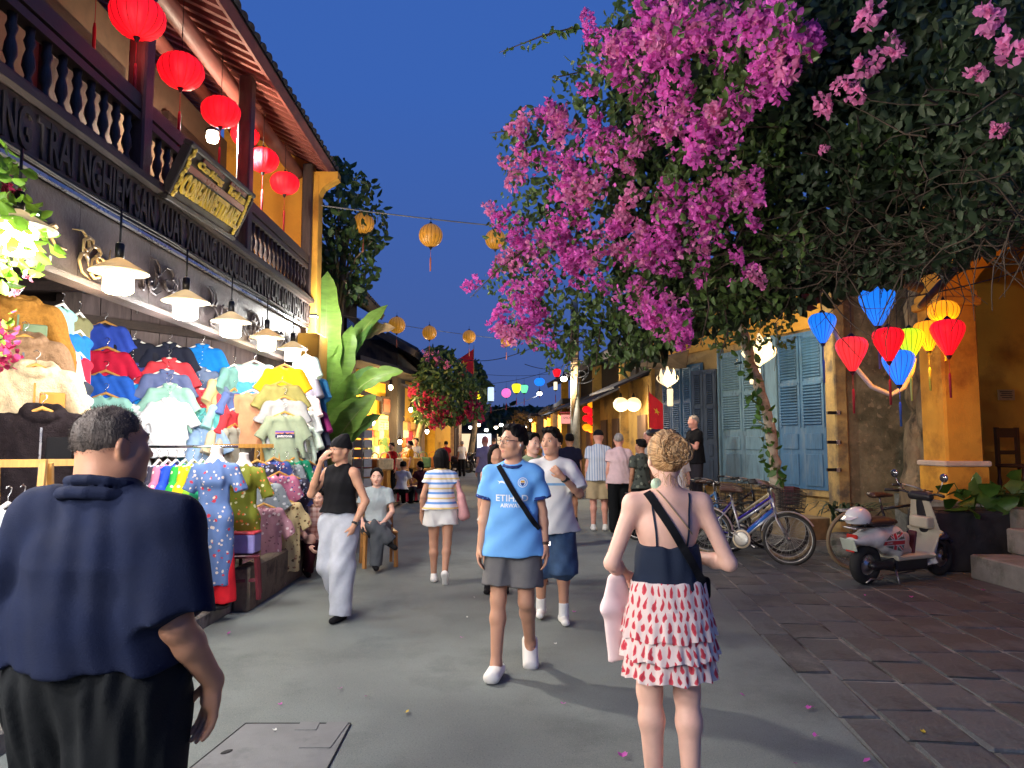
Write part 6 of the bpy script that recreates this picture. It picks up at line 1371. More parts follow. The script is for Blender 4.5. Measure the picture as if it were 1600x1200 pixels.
LONG = sdf_mesh(shirt_base(.19, .86, .04, .24, wid=1.15), .010, 'cloth', CLM, (.010, 7, (1, .3, .1), 5))
for i, (k, nm) in enumerate(rowc):
    p = at(248 + i * 13.5, 722, 7.25 - .0 * i); garment(p, face_cam(p) + 1.12 + random.uniform(-.07, .07), LONG, FL[k], '%s tunic hanging edge-on on the steel rail, number %s from the big man' % (nm, ('one', 'two', 'three', 'four', 'five', 'six', 'seven', 'eight')[i]), 'tunics on the steel rail', HGP, cat='tunic', name='hanging_tunic')
for px, py, Y, k, nm, rz, me, sc_ in ((402, 722, 8.1, 'dark', 'dark floral dress', .3, LONG, 1.), (408, 752, 7.95, 'grey', 'silvery floral blouse', .2, SH[0], 1.), (412, 790, 7.8, 'mauve', 'dusty pink floral dress hanging lowest', .15, LONG, 1.0), (428, 718, 8.3, 'bluefl', 'blue and red floral blouse', .7, SH[1], 1.), (444, 782, 8.1, 'beige', 'beige floral shirt hanging in front', .15, LONG, .92), (448, 722, 8.6, 'grey', 'white and grey floral blouse', .7, SH[2], 1.), (462, 716, 8.75, 'teal', 'sea green floral blouse', .8, SH[1], 1.), (472, 722, 8.9, 'dark', 'charcoal floral dress', .8, LONG, 1.), (484, 724, 9.0, 'bluefl', 'navy dress at the street end', .8, LONG, 1.05), (456, 745, 8.45, 'dark', 'black beaded blouse', .5, SH[0], .9), (436, 740, 8.2, 'pinkbl', 'pink and white floral blouse', .5, SH[2], .95)):
    p = at(px, py, Y); garment(p, face_cam(p) + rz, me, FL[k], nm + ' on the pine rack', 'dresses and blouses on the pine racks', HGW, cat='dress' if 'dress' in nm else 'blouse', name='hanging_dress' if 'dress' in nm else 'hanging_blouse', scale=sc_)
# dress forms
MANQ = mat('mannequin_plastic', (.70, .64, .58), rough=.4, var=.06)
def dress_form(label, p, rz, dm, h0, sleeve, hemz, trousers=None):
    o = empty('mannequin', p, rz, label, 'mannequin', 'dress mannequins'); o.location.z = 0; z = h0
    S = Sdf(); S.seg((0, 0, z - .16), (0, 0, z + .01), .052, .046, .02, flat=(0, 1)); S.seg((0, 0, z - .3), (0, 0, z - .14), .08, .06, .05, f=1.6, n=(1, 0, 0)); V, F = S.mesh(.008); link('torso', fast_mesh('torso', V, F, [MANQ]), o)
    S = Sdf(); S.seg((0, 0, z - .24), (0, 0, z - .42), .098, .078, .05, f=1.5, n=(1, 0, 0)); S.seg((0, 0, z - .42), (0, 0, z - .62), .078, .115, .05, f=1.4, n=(1, 0, 0)); S.seg((0, 0, z - .62), (0, 0, hemz), .115, .125, .04, f=1.45, n=(1, 0, 0), flat=(0, 1)); S.seg((0, 0, z - .24), (0, 0, z - .10), .085, .058, .04, f=1.4, fb=1.05, n=(1, 0, 0), flat=(0, 1))
    for s in (-1, 1): S.seg((0, 0, z - .155), (s * .15, 0, z - .19), .05, .05, .04); S.seg((s * .15, 0, z - .19), (s * (.15 + sleeve * .4), -.01, z - .19 - sleeve), .055, .062, .03, flat=(0, 1)); S.ell((s * .04, -.075, z - .30), (.05, .045, .05), None, .04)
    V, F = S.mesh(.009, folds=(.007, 6, (1, .6, .1), 3)); link('dress', fast_mesh('dress', smooth_mesh(V, F), F, [dm]), o)
    b = MB(); b.tube([(0, 0, .03), (0, 0, hemz + .1)], .018, 8); b.lathe([(.16, .12), (.16, .14), (.02, .16)], 16); b.build('stand', IRON, o)
    if trousers:
        S = Sdf()
        for s in (-1, 1): S.seg((s * .08, .02, hemz + .3), (s * .10, .02, .16), .085, .105, .02, f=1.1, n=(1, 0, 0), flat=(0, 1))
        S.seg((-.17, .02, z - .6), (-.16, .02, hemz + .1), .05, .06, .02); V, F = S.mesh(.01, folds=(.006, 6, (1, .5, 0), 1)); link('trousers', fast_mesh('trousers', V, F, [trousers]), o)
    return o
p = at(338, 700, 6.55); dress_form('mannequin in a blue floral ao dai with red trousers', p, face_cam(p) - .25, FL['aodai'], 1.54, .2, .32, cloth('scarlet_cloth', (225, 40, 52)))
p = at(381, 712, 7.1); dress_form('mannequin in an olive floral dress behind the blue one', p, face_cam(p) - .2, FL['olive'], 1.48, .24, .48)
p = at(392, 925, 7.2); so = empty('plastic_stool', (at(388, 690, 7.0).x, 7.0, .11), .3, 'maroon plastic stool with a purple box under the olive dress', 'stool'); MAR = mat('maroon_plastic', (.12, .02, .03), rough=.4)
MB().box((0, 0, .40), (.28, .28, .03), None, 0, .01).build('seat', MAR, so)
for x in (-1, 1):
    for y in (-1, 1): MB().beam((x * .14, y * .14, 0), (x * .11, y * .11, .39), .035, .035).build('leg', MAR, so)
for s in (-1, 1): MB().box((0, s * .125, .18), (.22, .02, .03)).build('stretcher', MAR, so)
o = MB().box((0, 0, .09), (.24, .2, .18), None, 0, .01).build('storage_box', mat('lilac_box', (.24, .22, .5), rough=.5), None, (so.location.x, 7.0, .535)); tag(o, 'lilac box with a red lid standing on the maroon stool', 'box'); MB().box((0, 0, .19), (.25, .21, .025), None, 0, .008).build('lid', mat('red_plastic', (.5, .03, .05), rough=.4), o)
# ---------------------------------------------------------------- bag shop stock
random.seed(55)
BAGC = [mat('bag_' + n, lin(c), rough=.7, var=.25, scale=12, bump=.5, bscale=60) for n, c in (('straw', (215, 165, 80)), ('tan', (190, 120, 60)), ('orange', (215, 120, 40)), ('brown', (130, 76, 40)), ('cream', (225, 205, 160)), ('green', (90, 120, 70)), ('red', (190, 50, 50)))]
ORD = 'first second third fourth fifth sixth seventh eighth ninth tenth eleventh twelfth'.split()
BCN = ['straw', 'tan', 'orange', 'brown', 'cream', 'green', 'red']
bm_ = MB(); bm_.box((0, 0, 0), (.42, .14, .30), None, 0, .03); bm_.tube([(-.13, -.02, .14), (-.10, -.02, .26), (0, -.02, .31), (.10, -.02, .26), (.13, -.02, .14)], .012, 6); BAG = bm_.mesh('woven_bag', [BAGC[0]])
bm_ = MB(); bm_.lathe([(.16, -.16), (.20, -.10), (.21, .06), (.18, .14), (.16, .14)], 14, sy=.5); bm_.tube([(-.15, 0, .12), (-.12, 0, .27), (0, 0, .34), (.12, 0, .27), (.15, 0, .12)], .012, 6); BSK = bm_.mesh('basket', [BAGC[0]])
n = 0
for r in range(6):
    for c in range(11):
        px = 576 + c * 7.6 + (r % 2) * 3; py = 666 + r * 12.5 + random.uniform(-2, 2)
        if px > 655 or random.random() < .08: continue
        k = random.choice((0, 0, 0, 1, 2, 2, 3, 4, 4, 5, 6)); p = f3(px) + n3 * (.22 + r * .05); p = at(px, py, p.y - r * .05)
        o = link('woven_bag' if (r + c) % 3 else 'basket', BAG if (r + c) % 3 else BSK, None, p, (0, 0, math.atan2(d3.y, d3.x) + random.uniform(-.2, .2)), random.uniform(.9, 1.25), BAGC[k]); n += 1
        tag(o, '%s woven bag, %s row of the yellow shop front, %s from the banana plant' % (BCN[k], ('top', 'second', 'third', 'fourth', 'fifth', 'lowest')[r], ORD[c]), 'bag', 'bags hung on the yellow shop front')
for i, (px, py) in enumerate(((585, 735), (600, 742), (618, 738), (632, 745), (645, 738), (660, 742))):
    p = at(px, py, 20.6 + i * .4); o = MB().box((0, 0, .35), (1.0, .6, .7), None, 0, .02).build('display_table', WOODY, None, (p.x, p.y, .08), math.atan2(d3.y, d3.x)); tag(o, 'low display table before the yellow shop, %s from the banana plant' % ORD[i], 'table', 'display tables of the bag shop')
    for k in range(3): q = link('woven_bag', BAG, None, Vector((p.x - .32 + .32 * k, p.y + random.uniform(-.15, .15), .78 + .17)), (0, 0, random.uniform(-.5, .5)), 1.1, random.choice(BAGC)); tag(q, 'woven bag lying on the %s display table of the bag shop, %s of its heap' % (ORD[i], ('left', 'middle', 'right')[k]), 'bag', 'bags heaped on the display tables')
# tall postcard rack
pr = empty('postcard_rack', (at(566, 700, 16.5).x, 16.5, 0), .3, 'white revolving postcard rack beside the banana plant', 'display rack')
MB().tube([(0, 0, 0), (0, 0, 2.2)], .03, 8).build('pole', STEEL, pr); MB().lathe([(.3, 0), (.3, .04), (.04, .08)], 16).build('foot', IRON, pr)
for r in range(8):
    for k in range(6):
        a = k * PI / 3; c = mat('card_%d' % ((r * 5 + k * 3) % 5), [(.6, .62, .6), (.25, .35, .45), (.55, .5, .35), (.3, .4, .3), (.7, .68, .66)][(r * 5 + k * 3) % 5], rough=.4)
        MB().box((.21 * math.cos(a), .21 * math.sin(a), .45 + r * .22), (.012, .2, .18), rotm(0, 0, a)).build('postcard', c, pr)
# ---------------------------------------------------------------- far shops at the street end
random.seed(77)
fsn = [('far_shop', -3.2, 38, 1), ('far_shop', -2.9, 46, 1), ('far_shop', 2.9, 33, -1), ('far_shop', 2.6, 40, -1), ('far_shop', 2.2, 48, -1)]
lbs = ['open fronted shop full of bright goods behind the parked motorbikes', 'small lit shop farthest down the street on the banana plant side', 'shop with yellow columns behind the utility pole', 'lantern shop glowing red beyond the utility pole', 'last lit shop before the dark trees at the street end']
GC = [mat('goods_%d' % i, c, rough=.7, var=.3) for i, c in enumerate(((.5, .06, .05), (.6, .3, .05), (.65, .5, .3), (.5, .12, .25), (.12, .25, .12), (.6, .56, .5), (.1, .15, .3)))]
SHI = mat('warm_shop_interior', (.50, .30, .13), rough=.9, var=.3)
for (nm, x, y, s), lb in zip(fsn, lbs):
    o = empty(nm, (x, y, 0), 0, lb, 'shop'); D = 3.0
    MB().box((-s * D, 0, 1.6), (.15, 6.4, 3.2)).build('back_wall', SHI, o); MB().box((-s * D / 2, 3.2, 1.6), (D, .15, 3.2)).build('side_wall', SHI, o); MB().box((-s * D / 2, -3.2, 1.6), (D, .15, 3.2)).build('side_wall', SHI, o)
    MB().box((-s * D / 2, 0, 3.3), (D + .8, 6.8, .2)).build('roof', ROOFD, o); MB().box((-s * D / 2, 0, .06), (D, 6.4, .12)).build('floor', CONC, o)
    for yy in (-3.1, 0, 3.1): MB().box((-s * .05, yy, 1.6), (.28, .28, 3.2)).build('column', YEL if s < 0 else DWOOD2, o)
    MB().box((-s * .1, 0, 3.05), (.12, 6.4, .3)).build('lintel', DWOOD, o)
    for k in range(4): MB().box((-s * (.9 + .5 * (k % 2)), -2.4 + k * 1.6, .5), (.8, 1.3, .8), None, 0, .02).build('counter', WOODY if k % 2 else SHI, o)
    for k in range(26): MB().box((-s * random.uniform(.7, 2.7), random.uniform(-2.9, 2.9), random.uniform(.95, 2.7)), (.25, random.uniform(.2, .5), random.uniform(.15, .5)), None, 0, .03).build('goods', random.choice(GC), o)
    for k in (-1.8, 1.8):
        MB().ball((-s * .9, k, 2.75), .1, 10).build('bulb', GLOWY if k < 0 else GLOWW, o); point(o, (-s * .9, k, 2.5), 380, (1, .72, .42) if s > 0 or k < 0 else (1, .92, .82), .15)
for i, (px, py) in enumerate(((925, 632), (925, 645), (925, 658), (925, 671), (917, 640), (917, 654), (917, 668), (933, 650), (933, 664), (968, 652))):
    if px < 950: p = at(px, py, 25); lantern(p, .16, 'oval', LRED if i % 3 else LORG, 'small %s lantern in the hanging column right of the utility pole, %s' % ('red' if i % 3 else 'orange', ('top middle', 'upper middle', 'lower middle', 'bottom middle', 'top near pole', 'middle near pole', 'bottom near pole', 'upper outer', 'lower outer', '')[i]), 'column of small shop lanterns', tl=0, cord=.1, simple=True, W=4, col=(1, .3, .1))
bxs = empty('sign_box', at(886, 655, 24), 0, 'pink lit sign box with dark lettering beside the utility pole', 'sign'); MB().box((0, 0, 0), (.42, .2, .3), None, 0, .01).build('box', mat('lit_pink_sign', (.7, .25, .22), emit=.55, ecol=(.9, .35, .3)), bxs); me = text_mesh('SHOP', .11, .002, 'CENTER'); me.materials.clear(); me.materials.append(IRON); link('lettering', me, bxs, (0, -.105, .04), (PI / 2, 0, 0))
MB().box((0, 0, .22), (.5, .3, .05), None, 0, .01).build('cap', mat('red_box_roof', (.4, .05, .05)), bxs)
for i, (px, py) in enumerate(((830, 656), (838, 662), (845, 655), (775, 668), (783, 664), (790, 670), (812, 672), (820, 668), (735, 668), (748, 664), (760, 672), (803, 665))): lit(px, py, 52, .14, 'tiny bright bulb among the far shops, %s from the pole side' % ORD[i], GLOWY if i % 2 else GLOWW, 0, nm='far_bulb', group='bulbs at the far end of the street')
# ---------------------------------------------------------------- bicycles
TYRE = mat('tyre_rubber', (.022, .021, .02), rough=.8, var=.3, scale=20); TANW = mat('tan_tyre_wall', (.20, .15, .09), rough=.8); CHROME = mat('worn_chrome', (.34, .33, .31), rough=.38, var=.25, metal=.9); SADL = mat('brown_saddle', (.07, .035, .022), rough=.45, var=.3); BLKP = mat('black_plastic', (.018, .018, .018), rough=.5)
def paint(n, c): return mat('paint_' + n, lin(c), rough=.3, var=.08, coat=.4)
def make_bike(label, pos, ang, lean, fm, fm2=None, basket=None, wr=.335, guard=None, step=True, tan=False, group='bicycles parked before the shutters', carrier=True, panniers=None):
    o = empty('bicycle', pos, 0, label, 'bicycle', group); o.rotation_mode = 'XYZ'; M = Matrix.Rotation(ang, 3, 'Z') @ Matrix.Rotation(lean, 3, 'X'); o.rotation_euler = M.to_euler(); wb = 1.08; R, Fw = Vector((-wb / 2, 0, wr)), Vector((wb / 2, 0, wr))
    for c in (R, Fw):
        w = empty('wheel', c); w.parent = o; ring = lambda r, n=40: [Vector((r * math.cos(2 * PI * i / n), 0, r * math.sin(2 * PI * i / n))) for i in range(n)]
        MB().tube(ring(wr - .020), .023, 8, closed=True).build('tyre', TANW if tan else TYRE, w); MB().tube(ring(wr - .040), .010, 6, closed=True).build('rim', CHROME, w)
        b = MB(); 
        for i in range(24):
            a = 2 * PI * i / 24; s = (-1) ** i * .025; b.tube([(.02 * math.cos(a + 1), s, .02 * math.sin(a + 1)), ((wr - .045) * math.cos(a), 0, (wr - .045) * math.sin(a))], .0016, 4, cap=False)
        b.build('spokes', CHROME, w); MB().tube([(0, -.05, 0), (0, .05, 0)], .022, 10).build('hub', CHROME, w)
        if guard:
            a0, a1 = (.55, 2.9) if c is Fw else (.1, 3.0); P = [c + Vector(((wr + .03) * math.cos(a0 + (a1 - a0) * i / 14), 0, (wr + .03) * math.sin(a0 + (a1 - a0) * i / 14))) for i in range(15)]
            vs = []; 
            for i, p in enumerate(P): q = (p - c).normalized() * -.014; vs += [p + Vector((0, -.027, 0)) + q, p, p + Vector((0, .027, 0)) + q]
            b = MB(); b.add(vs, [(i * 3 + k, i * 3 + k + 1, i * 3 + k + 4, i * 3 + k + 3) for i in range(14) for k in range(2)], 0, True); b.build('mudguard', guard, o, fix=False)
    BB = Vector((-.06, 0, .29)); ST = Vector((-.22, 0, .80)); HT, HB = Vector((.32, 0, .86)), Vector((.37, 0, .66))
    b = MB(); b.tube([BB, ST], .017, 8); b.tube([HT, HB], .021, 8); b.tube([HB + Vector((0, 0, .03)), BB], .020, 8)
    b.tube([HT - Vector((0, 0, .03)), (BB.lerp(ST, .42) if step else BB.lerp(ST, .93))], .018, 8)
    for s in (-1, 1): b.tube([ST - Vector((0, 0, .06)), R + Vector((0, s * .055, 0))], .009, 6); b.tube([BB, R + Vector((0, s * .055, 0))], .010, 6)
    b.build('frame', fm, o)
    if fm2: MB().tube([HB + Vector((-.04, 0, .03)), BB + Vector((.03, 0, .06))], .0275, 8).build('frame_decal', fm2, o)
    b = MB()
    for s in (-1, 1): b.tube([HB + Vector((0, s * .035, 0)), HB + Vector((.03, s * .05, -.1)), Fw + Vector((0, s * .055, 0))], [.013, .012, .009], 8)
    b.build('fork', fm, o)
    S0 = HT + Vector((-.02, 0, .12)); b = MB(); b.tube([HT, S0, S0 + Vector((.05, 0, .02))], .013, 8)
    P = [(-.20, -.29, .04), (-.06, -.27, .05), (.03, -.16, .03), (.05, 0, 0), (.03, .16, .03), (-.06, .27, .05), (-.20, .29, .04)]; b.tube([S0 + Vector(p) for p in P], .011, 8); b.build('handlebar', CHROME, o)
    for s in (-1, 1): MB().tube([S0 + Vector((-.20, s * .29, .04)), S0 + Vector((-.09, s * .277, .048))], .017, 8).build('grip', BLKP, o); MB().tube([S0 + Vector((-.03, s * .25, .03)), S0 + Vector((-.13, s * .27, .0))], .005, 5).build('brake_lever', CHROME, o)
    S1 = ST + Vector((-.025, 0, .11)); MB().tube([ST, S1], .012, 8).build('seat_post', CHROME, o); S = Sdf(); S.seg(S1 + Vector((-.10, 0, .03)), S1 + Vector((.04, 0, .035)), .038, .028, .03, f=2.6, fb=1.4, n=(0, 1, 0)); S.seg(S1 + Vector((.04, 0, .03)), S1 + Vector((.16, 0, .025)), .028, .02, .03); V, F = S.mesh(.012); link('saddle', fast_mesh('saddle', V, F, [SADL]), o)
    if carrier:
        b = MB(); z = .76
        for y in (-.06, 0, .06): b.tube([(-.30, y, z), (-.78, y, z - .01)], .006, 5)
        for s in (-1, 1): b.tube([(-.70, s * .06, z), R + Vector((0, s * .06, 0))], .005, 5)
        b.tube([(-.78, -.06, z - .01), (-.78, .06, z - .01)], .006, 5); b.build('carrier', CHROME, o)
    cr = empty('crank', BB); cr.parent = o; b = MB(); b.lathe([(.085, -.004), (.098, 0), (.085, .004)], 24, R=rotm(PI / 2)); b.build('chainwheel', CHROME, cr).location.y = -.05; MB().lathe([(.118, -.012), (.124, 0), (.118, .012), (.07, .014)], 24, R=rotm(PI / 2)).build('chain_guard', CREAM if guard else BLKP, cr).location.y = -.035
    for s in (-1, 1): MB().beam((0, s * .06, 0), (s * .14, s * .075, -s * .09), .014, .02).build('crank_arm', CHROME, cr); MB().box((s * .14, s * .11, -s * .09), (.09, .07, .02)).build('pedal', BLKP, cr)
    MB().tube([(-.30, -.07, .28), (-.36, -.17, .02)], .007, 6).build('kick_stand', CHROME, o)
    if basket:
        b = MB(); c = HT + Vector((.25, 0, -.03)); N = 9
        for k in range(6):
            z = -.13 + k * .05; g = 1 + k * .03; P = [c + Vector((x * .125 * g, y * .17 * g, z)) for x, y in ((-1, -1), (1, -1), (1, 1), (-1, 1))]; b.tube(P, .004, 4, closed=True)
        for i in range(N):
            u = -1 + 2 * i / (N - 1)
            for x, y in ((u, -1), (u, 1), (-1, u), (1, u)): b.tube([c + Vector((x * .125, y * .17, -.13)), c + Vector((x * .144, y * .196, .12))], .003, 4, cap=False)
            b.tube([c + Vector((u * .125, -.17, -.13)), c + Vector((u * .125, .17, -.13))], .003, 4, cap=False)
        if basket[1]:
            for s in (-1, 1): b.box(c + Vector((0, s * .19, 0)), (.28, .012, .24)); b.box(c + Vector((s * .142, 0, 0)), (.012, .37, .24))
        b.build('basket', basket[0], o, fix=False)
    return o
SILV = mat('silver_paint', (.45, .46, .48), rough=.3, var=.1, metal=.7)
ba = math.radians(-36)
def bpos(px, py, d): g = gnd(px, py); return Vector((g.x, g.y, 0))
fw = gnd(1232, 884); bd_ = Vector((math.cos(ba), math.sin(ba), 0))
def bike_at(front, ang): return Vector((front.x, front.y, 0)) - Vector((math.cos(ang), math.sin(ang), 0)) * .54
make_bike('silver and blue bicycle nearest the blonde woman, black basket in front', bike_at(fw, ba), ba, -.16, SILV, paint('bike_blue', (30, 90, 170)), (BLKP, 0), guard=mat('white_mudguard', (.6, .6, .6), rough=.35))
make_bike('purple framed bicycle second in the row, behind the silver one', bike_at(fw + Vector((.14, .42, 0)), ba), ba + .02, -.13, paint('bike_purple', (60, 50, 150)), None, (BLKP, 0), tan=True)
make_bike('cream bicycle with a maroon basket third in the row', bike_at(fw + Vector((.32, .95, 0)), ba), ba + .03, -.10, paint('bike_cream', (205, 190, 150)), None, (mat('maroon_basket', (.10, .015, .03), rough=.6), 1))
make_bike('black bicycle fourth in the row toward the shutters', bike_at(fw + Vector((.25, 1.45, 0)), ba), ba + .02, -.12, paint('bike_black', (22, 22, 24)), None, None)
make_bike('dark green bicycle last in the row by the shutter step', bike_at(fw + Vector((.20, 1.95, 0)), ba), ba - .03, -.1, paint('bike_green', (25, 50, 40)), None, (BLKP, 0))
make_bike('blue bicycle parked behind the blonde woman, only its rear showing', bike_at(fw + Vector((-.42, 1.15, 0)), ba), ba + .04, -.14, paint('bike_sky', (70, 110, 150)), None, (BLKP, 0)); make_bike('old brown bicycle leaning at the far end of the row', bike_at(fw + Vector((-.62, 1.75, 0)), ba), ba, -.12, paint('bike_brown', (80, 50, 36)), None, None, guard=CREAM)
g = gnd(1400, 880); make_bike('old black roadster bicycle with tan tyres behind the scooter', Vector((4.95, 9.0, 0)), .05, .1, paint('roadster_black', (20, 20, 22)), None, None, wr=.38, step=False, tan=True)
# ---------------------------------------------------------------- scooter
def scooter(label, rear, front):
    d = front - rear; ang = math.atan2(d.y, d.x); L = d.length; o = empty('scooter', rear, 0, label, 'scooter'); o.rotation_euler = (Matrix.Rotation(ang, 3, 'Z') @ Matrix.Rotation(.05, 3, 'X')).to_euler()
    WB = mat('scooter_white', (.66, .64, .58), rough=.28, var=.06, coat=.5); CRM = mat('scooter_cream', (.52, .47, .34), rough=.4, var=.08, coat=.3); DK = mat('scooter_black', (.02, .02, .023), rough=.4, var=.2); SEATM = mat('scooter_seat', (.05, .03, .024), rough=.5, var=.2)
    wr = .225
    for c, nm in ((Vector((0, 0, wr)), 'wheel'), (Vector((L, 0, wr)), 'wheel')):
        w = empty(nm, c); w.parent = o; n = 36; S = [Vector((.165 * math.cos(2 * PI * i / n), 0, .165 * math.sin(2 * PI * i / n))) for i in range(n)]
        MB().tube(S, .060, 12, closed=True).build('tyre', TYRE, w); MB().lathe([(.05, -.055), (.055, -.035), (.125, -.03), (.135, -.045), (.135, .045), (.125, .03), (.055, .035), (.05, .055)], 28, R=rotm(PI / 2)).build('rim', mat('alloy', (.42, .42, .43), rough=.3, metal=.9), w)
        b = MB()
        for k in range(5): a = 2 * PI * k / 5; b.beam((.04 * math.cos(a), 0, .04 * math.sin(a)), (.135 * math.cos(a), 0, .135 * math.sin(a)), .075, .035, up=(0, 1, 0))
        b.build('rim_spoke', STEEL, w); MB().tube([(0, -.06, 0), (0, .06, 0)], .035, 12).build('hub', DK, w)
    def sd(fn, nm, m, h=.012, **k):
        S = Sdf(); fn(S); V, F = S.mesh(h, **k); return link(nm, fast_mesh(nm, smooth_mesh(V, F, 2, .5), F, [m]), o)
    n = (0, 1, 0)
    sd(lambda S: (S.seg((-.20, 0, .50), (.10, 0, .52), .05, .12, .05, f=1.7, fb=1.25, n=n), S.seg((.10, 0, .52), (.40, 0, .50), .12, .15, .05, f=1.25, fb=1.05, n=n), S.seg((.40, 0, .50), (.42, 0, .34), .13, .07, .05, f=1.15, fb=1.6, n=n), S.seg((.2, 0, .42), (.40, 0, .36), .08, .08, .06, f=1.7, n=n), S.seg((0, 0, .22), (0, .001, .22), .27, None, .01, f=.4, n=n, sub=True)), 'rear_body', WB)
    sd(lambda S: (S.seg((-.02, 0, .70), (.30, 0, .695), .045, .05, .03, f=2.9, fb=2.5, n=n), S.seg((.25, 0, .70), (.44, 0, .685), .045, .035, .03, f=2.5, fb=2.1, n=n)), 'seat', SEATM)
    sd(lambda S: S.seg((-.26, 0, .645), (.05, 0, .645), .013, None, .01, f=7, n=n), 'luggage_rack', STEEL, .006)
    sd(lambda S: S.box((.68, 0, .285), (.32, .14, .018), None, .012, .01), 'floor_board', CRM)
    sd(lambda S: S.box((.62, 0, .205), (.26, .115, .06), None, .015, .01), 'battery_case', DK)
    sd(lambda S: (S.seg((.92, 0, .30), (1.02, 0, .56), .018, .018, .02, f=10, fb=11, n=n), S.seg((1.02, 0, .56), (.93, 0, .92), .018, .020, .02, f=11, fb=6., n=n), S.seg((.78, 0, .29), (.93, 0, .30), .015, .018, .02, f=9, n=n)), 'leg_shield', CRM, .010)
    sd(lambda S: (S.seg((.74, 0, .15), (1.02, 0, .20), .028, .034, .02, f=4.5, fb=4, n=n), S.seg((1.02, 0, .20), (1.06, 0, .50), .025, .03, .03, f=5, n=n)), 'front_apron', WB)
    sd(lambda S: S.seg((1.03, 0, .50), (.95, 0, .93), .035, .045, .03, f=2., n=n), 'steering_column', DK)
    sd(lambda S: (S.box((.93, -.02, .66), (.05, .10, .05), None, .02, .01),), 'glove_box', CRM)
    sd(lambda S: (S.seg((.56, .0, .38), (.66, 0, .50), .09, .05, .05, f=1., n=n), S.seg((.62, 0, .36), (.72, 0, .34), .07, .05, .04)), 'cloth_cover', mat('beige_bag', (.55, .50, .38), rough=.9, bump=.4), folds=(.012, 7, (1, .5, .3), 2))
    MB().box((.74, -.03, .44), (.035, .10, .26), rotm(0, .15, 0), 0, .01).build('water_bottle', mat('maroon_flask', (.10, .02, .025), rough=.4), o)
    sd(lambda S: (S.seg((L - .17, 0, .36), (L + .06, 0, .47), .05, .05, .06, f=1.3, n=n), S.seg((L + .06, 0, .47), (L + .20, 0, .40), .05, .035, .06, f=1.3, n=n), S.seg((L, 0, .225), (L, .001, .225), .235, None, .01, f=.5, n=n, sub=True)), 'front_mudguard', mat('navy_mudguard', (.02, .03, .07), rough=.25, coat=.5))
    b = MB()
    for s in (-1, 1): b.tube([(1.03, s * .05, .52), (L - .03, s * .085, .38), (L, s * .085, wr)], .020, 8)
    b.build('fork', DK, o); HB = Vector((.92, 0, .97))
    sd(lambda S: (S.seg(HB + Vector((.02, -.10, -.01)), HB + Vector((.02, .10, -.01)), .055, None, .03), S.seg(HB + Vector((.06, 0, -.02)), HB + Vector((.10, 0, -.03)), .07, .06, .03)), 'handlebar_cowl', DK)
    b = MB(); b.tube([HB + Vector((-.10, -.35, .03)), HB + Vector((0, -.22, .03)), HB, HB + Vector((0, .22, .03)), HB + Vector((-.10, .35, .03))], .012, 8); b.build('handlebar', DK, o)
    for s in (-1, 1):
        MB().tube([HB + Vector((-.12, s * .37, .03)), HB + Vector((-.02, s * .25, .03))], .019, 8).build('grip', BLKP, o); MB().tube([HB + Vector((.02, s * .20, .03)), HB + Vector((-.01, s * .27, .12)), HB + Vector((-.02, s * .30, .20))], .006, 6).build('mirror_stalk', STEEL, o)
        MB().lathe([(.0, .012), (.045, .01), (.052, 0), (.045, -.012), (0, -.02)], 18, HB + Vector((-.02, s * .31, .23)), rotm(0, -PI / 2, 0)).build('mirror', mat('mirror_shell', (.3, .3, .32), rough=.12, metal=.9), o)
    MB().lathe([(0, .02), (.06, .015), (.07, 0), (.05, -.05), (0, -.06)], 20, HB + Vector((.15, 0, -.03)), rotm(0, PI / 2, 0)).build('headlight', mat('headlight_glass', (.6, .6, .6), rough=.1, spec=.8), o)
    MB().box((-.27, 0, .46), (.012, .19, .14), rotm(0, -.4, 0), 0, .005).build('number_plate', mat('number_plate', (.45, .50, .42), rough=.5, var=.15), o); MB().box((-.24, 0, .40), (.02, .1, .04)).build('reflector', mat('red_reflector', (.5, .03, .02), rough=.2), o); MB().box((-.215, 0, .545), (.03, .14, .05), None, 0, .01).build('tail_light', mat('red_reflector', (.5, .03, .02)), o)
    sd(lambda S: (S.seg((0, -.10, .225), (.26, -.10, .22), .045, .055, .03), S.seg((.22, -.1, .22), (.34, -.08, .25), .05, .04, .03)), 'swing_arm', DK)
    b = MB(); b.tube([(-.16, -.14, .06), (-.10, -.15, .10), (.05, -.15, .08), (.14, -.13, .12), (.3, -.1, .1), (.7, -.1, .12)], .009, 6); b.tube([(.35, .12, .16), (.28, .2, .02)], .012, 6); b.tube([(.35, -.12, .16), (.30, -.2, .02)], .012, 6); b.build('centre_stand', CHROME, o)
    # union-flag sticker on the side panel
    UJ = [mat('sticker_green_grey', (.10, .13, .10), rough=.4), mat('sticker_white', (.62, .60, .56), rough=.4), mat('sticker_red', (.52, .03, .04), rough=.4)]
    body = [c for c in o.children if c.name.startswith('rear_body')][0]
    def sticker(poly, m, off, nm='sticker'):
        me = poly_mesh([poly]); print_on(body, me, (0, -.6, 0), (0, 1, 0), (1, 0, 0), (0, 0, 1), m, nm, o, off)
    x0, x1, zt, zb = .10, .43, .60, .37; cx, cz = .29, .475
    out = [(x1 - .02, zt), (x1, zt - .03), (x1, zb + .03), (x1 - .03, zb), (x0 + .1, zb + .05), (x0, cz - .02), (x0, cz + .02), (x0 + .12, zt - .04)]
    sticker(out, UJ[0], .003)
